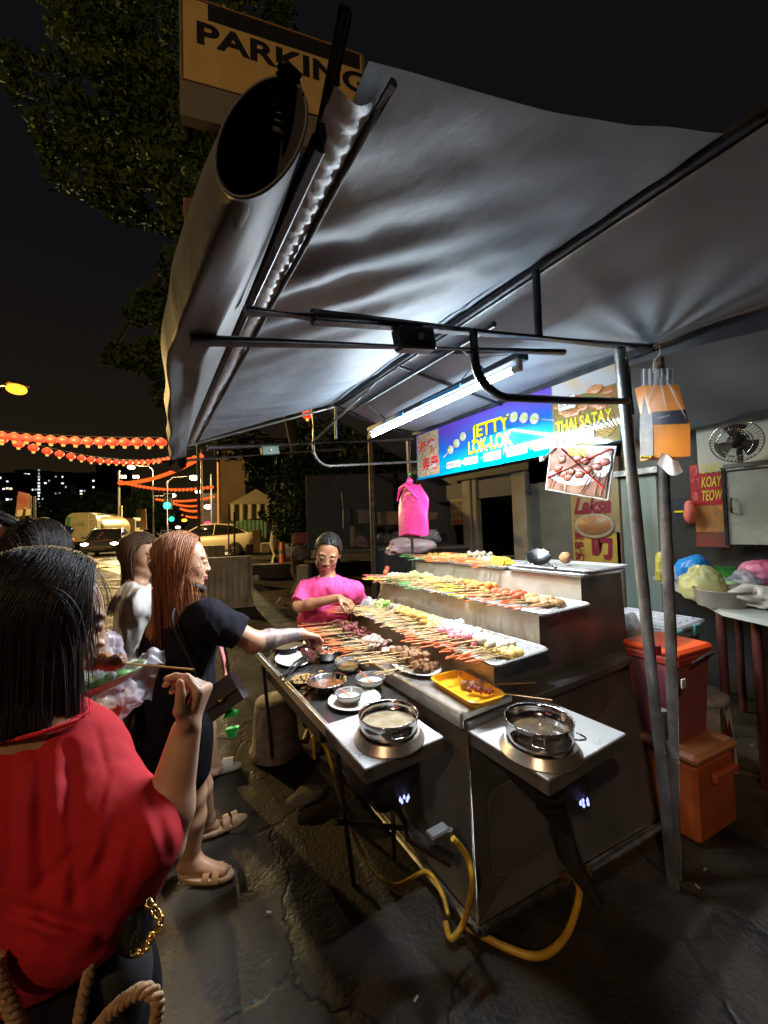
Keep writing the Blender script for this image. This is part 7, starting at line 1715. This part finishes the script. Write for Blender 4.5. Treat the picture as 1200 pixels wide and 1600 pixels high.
def braid(path, r, label):
    pts = smooth(path, 14); m = MB(); L = 0; acc = [0]
    for i in range(1, len(pts)): L += (pts[i]-pts[i-1]).length; acc.append(L)
    for s in range(3):
        q = []
        for i, p in enumerate(pts):
            d = (pts[min(i+1, len(pts)-1)]-pts[max(i-1, 0)]); u_, w_, _ = frame_of(d) if d.length > 0 else (V(1, 0, 0), V(0, 1, 0), 0)
            a = acc[i]/.030*6.283+s*2.094; q.append(p+u_*(r*math.cos(a))+w_*(r*math.sin(a)))
        m.tube(q, r*.85, 7)
    tag(m.build('rope_handle', M_rope, None, path[0]), label, 'bag handle', None)
braid([P(-8, 1500, d=.5), P(6, 1545, d=.5), P(25, 1590, d=.5), P(45, 1640, d=.5)], .0055, 'beige braided rope handle at the bottom left corner')
braid([P(152, 1470, d=.56), P(142, 1510, d=.55), P(130, 1560, d=.54), P(120, 1620, d=.53)], .0048, 'long beige braided rope hanging from the red shirt hem')
braid([P(140, 1625, d=.5), P(165, 1590, d=.5), P(195, 1563, d=.5), P(222, 1548, d=.5), P(243, 1556, d=.5), P(246, 1580, d=.5), P(235, 1620, d=.5)], .0048, 'beige braided rope loop at the bottom edge')

# ---------------------------------------------------------------- the redhead
def redhead():
    base = P(300, 1372, z=0); t = thing('person', V(base.x, base.y, 0), 'redhead woman with long copper hair in black T-shirt and shorts, reaching over the cart', 'person')
    C = P(284, 879, d=1.62); fr = head_frame(94, -3, 0); sc = 1.03; S = SDF(); w, M = add_head(S, C, fr, sc)
    nb = P(283, 942, d=1.66); S.cone(w(0, -.03, -.06), .05, nb, .056, .03)
    fwd = V(.98, .2, 0).normalized(); side = V(-.2, .98, 0)        # side points away from the camera
    ch, wa, pe = P(283, 1000, d=1.68), P(275, 1078, d=1.70), P(270, 1130, d=1.71)
    shR, shL = P(322, 965, d=1.56), P(268, 962, d=1.86)
    S.chain([nb-V(0, 0, .04), ch, wa, pe], [.08, .115, .11, .125], .05, sc=(1.25, .95), side=side); S.cone(shL, .055, shR, .058, .06)
    elR, wrR = P(398, 1003, d=1.64), P(470, 990, d=1.80)
    S.cone(shR, .052, elR, .043, .03); S.cone(elR, .041, elR.lerp(wrR, .3), .042, .02); S.cone(elR.lerp(wrR, .3), .042, wrR, .027, .02)
    hand(S, wrR, (P(506, 996, d=1.88)-wrR), V(0, 0, -1), V(.3, .95, 0), sc=.95, curl=(26, 38, 30), thumb=(-.2, .6))
    elL = shL+V(-.03, .02, -.27); wrL = elL+V(.04, -.02, -.2); S.cone(shL, .045, elL, .038, .03); S.cone(elL, .038, wrL, .026, .02); hand(S, wrL, V(.2, 0, -1), V(0, -1, 0), V(1, 0, 0), sc=.9)
    aR, aL = P(297, 1340, z=.085), P(322, 1278, z=.085)
    hR, hL = pe-side*.08-V(0, 0, .02), pe+side*.08-V(0, 0, .02)
    leg(S, hR, hR.lerp(aR, .5)+fwd*.03, aR, P(350, 1362, z=.025), r=(.095, .062, .04)); leg(S, hL, hL.lerp(aL, .5)+fwd*.03, aL, P(338, 1290, z=.025), r=(.095, .062, .04))
    g = loc_fn(C, fr, sc); e0, e1 = np.array(elR.lerp(wrR, .12)), np.array(elR.lerp(wrR, .97)); dd = (e1-e0); ll = dd @ dd
    def tat(X): q = (X-e0) @ dd/ll; return (q > 0) & (q < 1) & (np.linalg.norm(X-e0-np.clip(q, 0, 1)[:, None]*dd, axis=1) < .06)
    mesh_person(S, t, .0042, M_sk3, M_hred, g, extra=tat); face_bits(w, sc, t, side=(1,), brow=mat('brown_brow', (.12, .05, .03), .7))
    T_ = SDF(); T_.chain([nb-V(0, 0, .045), ch, wa, pe-V(0, 0, .02)], [.085, .132, .135, .142], .05, sc=(1.22, .98), side=side); T_.cone(shL, .06, shR, .06, .06)
    T_.cone(shR, .061, shR.lerp(elR, .62), .068, .04); T_.cone(shL, .07, shL.lerp(elL, .6), .07, .04); T_.cone(shR.lerp(elR, .6), .052, shR.lerp(elR, 1.1), .056, .01, sub=True)
    T_.cone(nb+V(0, 0, .0), .06, nb+V(0, 0, .08), .075, .01, sub=True)
    ax = np.array((elR-shR).normalized()); lim = np.array(shR.lerp(elR, .66)) @ ax; hz = pe.z-.06
    def clip(X): a = X @ ax-lim; a = np.where(np.linalg.norm(X-np.array(shR.lerp(elR, .6)), axis=1) > .14, -1, a); return np.maximum(a, hz-X[:, 2])
    vs, F = T_.mesh(.005, disp=folds(9, .016, (1, 1, .5), 4), clip=clip); np_object('t_shirt', vs, F, mat('black_cotton', (.006, .006, .010), .9, 0, (.010, .010, .015), 5, bump=.8, bscale=10, spec=.15), t)
    K = SDF(); K.chain([wa, pe, pe-V(0, 0, .08)], [.11, .14, .14], .05, sc=(1.2, 1), side=side); 
    kR = hR.lerp(aR, .5)+fwd*.03; kL = hL.lerp(aL, .5)+fwd*.03; K.cone(hR, .11, hR.lerp(kR, .55), .10, .05); K.cone(hL, .11, hL.lerp(kL, .55), .10, .05)
    vs, F = K.mesh(.006, disp=folds(9, .008, (1, 1, .3), 7)); np_object('shorts', vs, F, mat('black_shorts_cloth', (.006, .006, .007), .9, spec=.1), t)
    make_hair('hair', C, fr, sc, 9000, .54, M_hred, t, push=((tuple(ch+V(0, 0, .04)), .13), (tuple(shR+V(0, 0, -.02)), .07), (tuple(wa), .13), (tuple((ch+wa)/2), .13)), width=.0013, vol=.006, grav=.24, back=.28, rootmin=-.1, part=.0, front=.40, seed=9, lenvar=.25)
    m = MB(); m.tube([w(.058, .01, -.085), w(.05, .05, -.09), w(.032, .082, -.108), w(-.02, .09, -.112)], [.006*sc, .016*sc, .015*sc, .01], 8); m.build('face_mask', M_black_rub, t)
    for k, (a_, tt_) in enumerate(((aR, P(350, 1362, z=.025)), (aL, P(338, 1290, z=.025)))):
        d = V(tt_.x-a_.x, tt_.y-a_.y, 0).normalized(); s = V(-d.y, d.x, 0); M = Matrix((d, s, UPV)).transposed(); c = V(a_.x, a_.y, 0)+d*.075
        m = MB(); m.lathe([(.001, 0), (.96, 0), (1, .006), (1, .018), (.95, .022), (.001, .02)], c, 30, M=M, sx=.135, sy=.047); o = m.build('sandal_sole', mat('beige_sole', (.45, .30, .18), .6), t)
        for x in (.035, .08):
            m = MB(); q = c+d*(x-.03); m.grid(lambda u_, v_: q+s*(.048*math.cos(math.pi*u_))+V(0, 0, .01+.048*math.sin(math.pi*u_))+d*(.03*v_), 14, 3); m.build('strap', mat('tan_strap', (.50, .28, .14), .5), o)
    return t, wrR, pe, side
RH, rwr, rpe, rside = redhead()
t = thing('shoulder_bag', P(342, 1095, d=1.55), 'small black leather flap bag with gold clasp on the redhead hip', 'bag')
q4 = [P(330, 1130, d=1.56), P(381, 1092, d=1.56), P(358, 1052, d=1.6), P(314, 1085, d=1.58)]
n_ = (q4[1]-q4[0]).cross(q4[3]-q4[0]).normalized(); m = MB(); m.quadslab(q4, .05 if n_.dot(_f) > 0 else -.05); m.build('bag_body', mat('pebbled_black_leather', (.02, .021, .027), .45, 0, (.03, .03, .038), 60, bump=.2), t)
c = [(q4[k]*1.0) for k in range(4)]; n_ = (q4[1]-q4[0]).cross(q4[3]-q4[0]).normalized(); sgn_ = -1 if n_.dot(_f) > 0 else 1
n_ = n_*sgn_
m = MB(); qf = [q4[0].lerp(q4[3], .42)+n_*.006, q4[1].lerp(q4[2], .42)+n_*.006, q4[2]+n_*.006, q4[3]+n_*.006]; m.quadslab(qf, .004*(1 if sgn_ > 0 else -1)); m.build('flap', mat('pebbled_black_leather', (.02, .02, .02), .5), t)
cc_ = qf[0].lerp(qf[1], .5)+n_*.008; m = MB(); e_ = (q4[1]-q4[0]).normalized(); m.tube([cc_-e_*.02, cc_+e_*.02], .005, 8); m.blob(cc_, (.012, .008, .008), 8); m.build('clasp', M_goldc, t)
MB().tube(smooth([q4[3]+V(0, 0, 0), P(300, 1040, d=1.5), P(270, 975, d=1.5), P(275, 945, d=1.56)], 5), .005, 6).build('strap', M_black_rub, t)
MB().tube(smooth([q4[2], P(353, 1020, d=1.62), P(345, 985, d=1.66)], 5), .005, 6).build('strap', M_black_rub, t)
t = thing('green_pouch', P(362, 1130, d=1.6), 'bright green plastic pouch dangling below the black flap bag', 'pouch')
m = MB(); m.prism([(0, 0), (.05, .012), (.055, .03), (.01, .035)], .02, M=Matrix((_R, _U, -_f)).transposed(), c=P(352, 1120, d=1.6)); m.build('pouch_body', mat('vivid_green', (.03, .55, .12), .35), t); m = MB(); m.prism([(0, .0), (.018, -.035), (.04, -.03), (.055, .012), (.02, .006)], .02, M=Matrix((_R, _U, -_f)).transposed(), c=P(354, 1137, d=1.6)); m.build('pouch_flap', mat('vivid_green', (.03, .55, .12), .35), t)
tag(MB().tube([P(352, 1056, d=2.1), P(349, 1030, d=2.1), P(344, 1010, d=2.12)], .014, 6).build('pink_strap', mat('pink_strap', (.65, .22, .2), .6), None, P(349, 1030, d=2.1)), 'pink strap showing behind the redhead waist', 'strap')

# ---------------------------------------------------------------- generic standing figures
def standing(label, C, az, pitch, skin, hairm, top_m, bot_m, roll=0, sc=1., sleeve=.5, arms=None, body_az=None, h=.005, hair=None, groundz=0., lean=(0, 0), top_clip=None, name='person', bare_leg=False, feet=None, width=1., top_name='shirt', bot_name='trousers', eyes=True, neck=.0):
    baz = math.radians(body_az if body_az is not None else az); fwd = V(math.sin(baz), math.cos(baz), 0); rt = V(math.cos(baz), -math.sin(baz), 0)
    fr = head_frame(az, pitch, roll); base = V(C.x+lean[0], C.y+lean[1], groundz); t = thing(name, base, label, 'person')
    S = SDF(); w, M = add_head(S, C, fr, sc)
    nb = V(C.x, C.y, C.z-.185*sc)-fwd*.02; S.cone(w(0, -.03, -.06), .05, nb, .053, .03)
    H = (C.z-groundz); pz = groundz+H*.57; ch = V(C.x+lean[0]*.3, C.y+lean[1]*.3, C.z-.36); pe = V(C.x+lean[0]*.8, C.y+lean[1]*.8, pz); wa = ch.lerp(pe, .6)
    shR, shL = nb+rt*.158*width-V(0, 0, .065), nb-rt*.158*width-V(0, 0, .065)
    S.chain([nb-V(0, 0, .03), ch, wa, pe], [.07, .105*width, .095*width, .11*width], .05, sc=(1.35, .9), side=rt); S.cone(shL, .05, shR, .05, .06)
    A = {}
    for nm, sh, sg in (('R', shR, 1), ('L', shL, -1)):
        if arms and nm in arms: el, wr, hf, hp, th = arms[nm]
        else: el = sh+rt*sg*.03+V(0, 0, -.27)-fwd*.02; wr = el+fwd*.08+V(0, 0, -.22); hf, hp, th = V(0, 0, -1)+fwd*.1, -rt*sg, fwd
        S.cone(sh, .046, el, .038, .03); S.cone(el, .038, el.lerp(wr, .3), .038, .02); S.cone(el.lerp(wr, .3), .038, wr, .025, .02); A[nm] = (sh, el, wr)
        hand(S, wr, hf, hp, th, sc=.92)
    for k, sg in enumerate((1, -1)):
        hp_ = pe+rt*sg*.085-V(0, 0, .03); an = V(base.x, base.y, groundz+.08)+rt*sg*.1 if not feet else feet[k][0]; to = an+fwd*.15-V(0, 0, .055) if not feet else feet[k][1]
        leg(S, hp_, hp_.lerp(an, .5)+fwd*.02, an, to)
    g = loc_fn(C, fr, sc); mesh_person(S, t, h, skin, hairm, g)
    if eyes: face_bits(w, sc, t)
    T_ = SDF(); T_.chain([nb-V(0, 0, .045), ch, wa, pe-V(0, 0, .02)], [.078, .122*width, .12*width, .125*width], .05, sc=(1.32, .95), side=rt); T_.cone(shL, .052, shR, .052, .07); T_.cone(nb-V(0, 0, .03), .06, shR, .05, .05); T_.cone(nb-V(0, 0, .03), .06, shL, .05, .05)
    if sleeve:
        for nm in 'RL': sh, el, wr = A[nm]; T_.cone(sh, .056, sh.lerp(el, sleeve), .062, .04); T_.cone(sh.lerp(el, sleeve), .048, sh.lerp(el, sleeve+.5), .05, .01, sub=True)
    T_.cone(nb+V(0, 0, .0), .058, nb+V(0, 0, .08), .075, .01, sub=True)
    hz = pe.z-.04
    def clip(X):
        a = hz-X[:, 2]
        if sleeve:
            for nm in 'RL':
                sh, el, wr = A[nm]; ax = np.array((el-sh).normalized()); l = np.array(sh.lerp(el, sleeve+.05)) @ ax; q = X @ ax-l; q = np.where(np.linalg.norm(X-np.array(sh.lerp(el, sleeve)), axis=1) > .13, -1, q); a = np.maximum(a, q)
        else:
            pass
        return a
    vs, F = T_.mesh(h, disp=folds(9, .016, (1, 1, .45), int(abs(C.x*100))+3), clip=clip); np_object(top_name, vs, F, top_m, t)
    K = SDF(); K.chain([wa, pe, pe-V(0, 0, .06)], [.10, .13, .13], .05, sc=(1.25, .95), side=rt)
    for k, sg in enumerate((1, -1)):
        hp_ = pe+rt*sg*.085-V(0, 0, .03); an = V(base.x, base.y, groundz+.08)+rt*sg*.1 if not feet else feet[k][0]; kn = hp_.lerp(an, .5)+fwd*.02
        K.cone(hp_, .1, hp_.lerp(kn, .7) if bare_leg else kn, .085 if bare_leg else .07, .05)
        if not bare_leg: K.cone(kn, .07, an+V(0, 0, .02), .06, .03)
    vs, F = K.mesh(.007, disp=folds(9, .008, (1, 1, .3), 7)); np_object(bot_name, vs, F, bot_m, t)
    if hair: make_hair('hair', C, fr, sc, parent=t, mm=hairm, push=((tuple(ch+V(0, 0, .05)), .15), (tuple(shR), .07), (tuple(shL), .07)), **hair)
    return t, w, fr, A, nb, rt, fwd
M_cotw = mat('white_cotton', (.66, .63, .58), .85, 0, (.58, .55, .5), 7)
CW = P(220, 868, d=2.15); aw_ = math.radians(72); fwdw = V(math.sin(aw_), math.cos(aw_), 0)
elW = P(190, 985, d=2.08); wrW = P(222, 1014, d=2.0)
elW2 = P(262, 985, d=2.3); wrW2 = P(240, 1012, d=2.05)
fx = P(325, 1285, z=.08)
standing('young woman with long brown hair tied half up in a white sleeveless top, hands joined', CW, 128, -6, M_sk3, M_hbrown, M_cotw, mat('taupe_cloth', (.08, .065, .055), .85), sleeve=0, body_az=80, h=.0045,
         arms=dict(R=(elW, wrW, cv(.9, -.2, .1), cv(0, -.3, 1), cv(0, 1, 0)), L=(elW2, wrW2, cv(-.8, -.4, -.2), cv(0, 0, -1), cv(0, 1, 0))), hair=dict(n=3600, length=.46, width=.002, vol=.008, grav=.24, back=1.1, rootmin=-.05, part=0, front=.9, seed=12, lenvar=.2), bare_leg=True, width=.92, top_name='white_top', bot_name='shorts')
# person hidden behind the redhead
CB = P(288, 878, d=2.62); fb = (P(338, 1190, z=.07), P(352, 1200, z=.02))
standing('person in dark clothes almost wholly hidden behind the redhead, one pale slide sandal showing', CB, 85, 0, M_sk1, M_hblack, mat('dark_shirt', (.02, .02, .024), .85), mat('dark_shorts', (.012, .012, .014), .9), h=.007, bare_leg=True, width=.85, eyes=False, hair=None, feet=((P(334, 1192, z=.08), P(356, 1198, z=.025)), (P(318, 1200, z=.08), P(338, 1208, z=.025))))
c = P(346, 1204, z=.0); t = thing('slide_sandal', c, 'pale cream slide sandal worn behind the redhead at the foot of the concrete block', 'sandal'); M = Matrix.Rotation(-.35, 3, 'Z')
MB().lathe([(.001, 0), (.96, 0), (1, .008), (1, .022), (.95, .026), (.001, .022)], c, 26, M=M, sx=.13, sy=.05).build('sole', mat('cream_sole', (.6, .52, .42), .6), t)
MB().grid(lambda u_, v_: c+M @ V(.01+.07*v_, .05*math.cos(math.pi*u_), .02+.055*math.sin(math.pi*u_)), 14, 4).build('strap', mat('cream_strap', (.62, .54, .44), .6), t)
# dark haired person behind the woman in red, and the man at the left edge
C3 = P(62, 868, d=1.42)
t3, w3, fr3, *_ = standing('black haired person behind the woman in red, sunglasses on top of the head', C3, 20, -5, M_sk3, M_hblack, mat('grey_shirt_cloth', (.05, .05, .055), .85), mat('dark_jeans', (.02, .025, .04), .85), h=.006, sleeve=.5, body_az=40, eyes=False, hair=dict(n=4500, length=.26, width=.0018, vol=.014, grav=.22, back=.35, rootmin=-.2, part=0, front=.8, seed=22))
t = thing('sunglasses', w3(0, .03, .12), 'dark sunglasses pushed up on the head of the black haired person', 'sunglasses')
for s in (-1, 1): MB().blob(w3(s*.035, .075, .098), (.03, .012, .02), 12).build('lens', mat('dark_lens', (.01, .01, .012), .08), t); MB().tube([w3(s*.068, .07, .10), w3(s*.09, -.01, .05)], .0035, 6).build('temple_arm', M_black_rub, t)
C4 = P(-14, 856, d=1.38)
standing('man with short black hair cut off by the left edge, only half his face showing', C4, 150, 0, M_sk3, M_hblack, mat('navy_shirt_cloth', (.02, .025, .05), .85), mat('dark_jeans', (.02, .025, .04), .85), h=.0055, sleeve=.5, hair=dict(n=900, length=.04, width=.004, vol=.008, grav=.1, back=.5, rootmin=-.15, part=0, front=.55, seed=31))
# ---------------------------------------------------------------- the vendor in pink
CV = P(512, 864, d=2.74); bz = 218; ar = math.radians(bz); fV = V(math.sin(ar), math.cos(ar), 0); rV = V(math.cos(ar), -math.sin(ar), 0)
M_pink = mat('pink_cotton', (.80, .075, .27), .85, 0, (.70, .055, .22), 7, bump=.9, bscale=9)
elV = P(466, 948, d=2.68); wrV = P(530, 934, d=2.56)
elV2 = P(566, 945, d=2.95); wrV2 = P(585, 965, d=2.8)
tv, wv_, frv, AV, nbv, *_ = standing('vendor woman in a bright pink T-shirt reaching over the skewers at the far end', CV, 206, -22, M_sk2, M_hblack, M_pink, mat('black_skirt', (.012, .012, .014), .9), roll=12, sc=1.12, sleeve=.72, body_az=bz, h=.004, lean=(.06, .30), width=1.06, top_name='t_shirt',
         arms=dict(R=(elV, wrV, cv(.9, -.35, -.3), cv(0, -1, .1), cv(.3, .1, -.9)), L=(elV2, wrV2, cv(.3, -.4, -.9), cv(0, -1, 0), cv(-1, 0, 0))), hair=dict(n=2600, length=.13, width=.0022, vol=.004, grav=.1, back=1.2, rootmin=-.25, part=0, front=.5, seed=41))
m = MB(); m.blob(wv_(0, -.105, .03), (.035, .035, .035), 12, jit=.1); m.build('hair_bun', M_hblack, tv)
for o in bpy.data.objects:
    if '_o' in o: del o['_o']
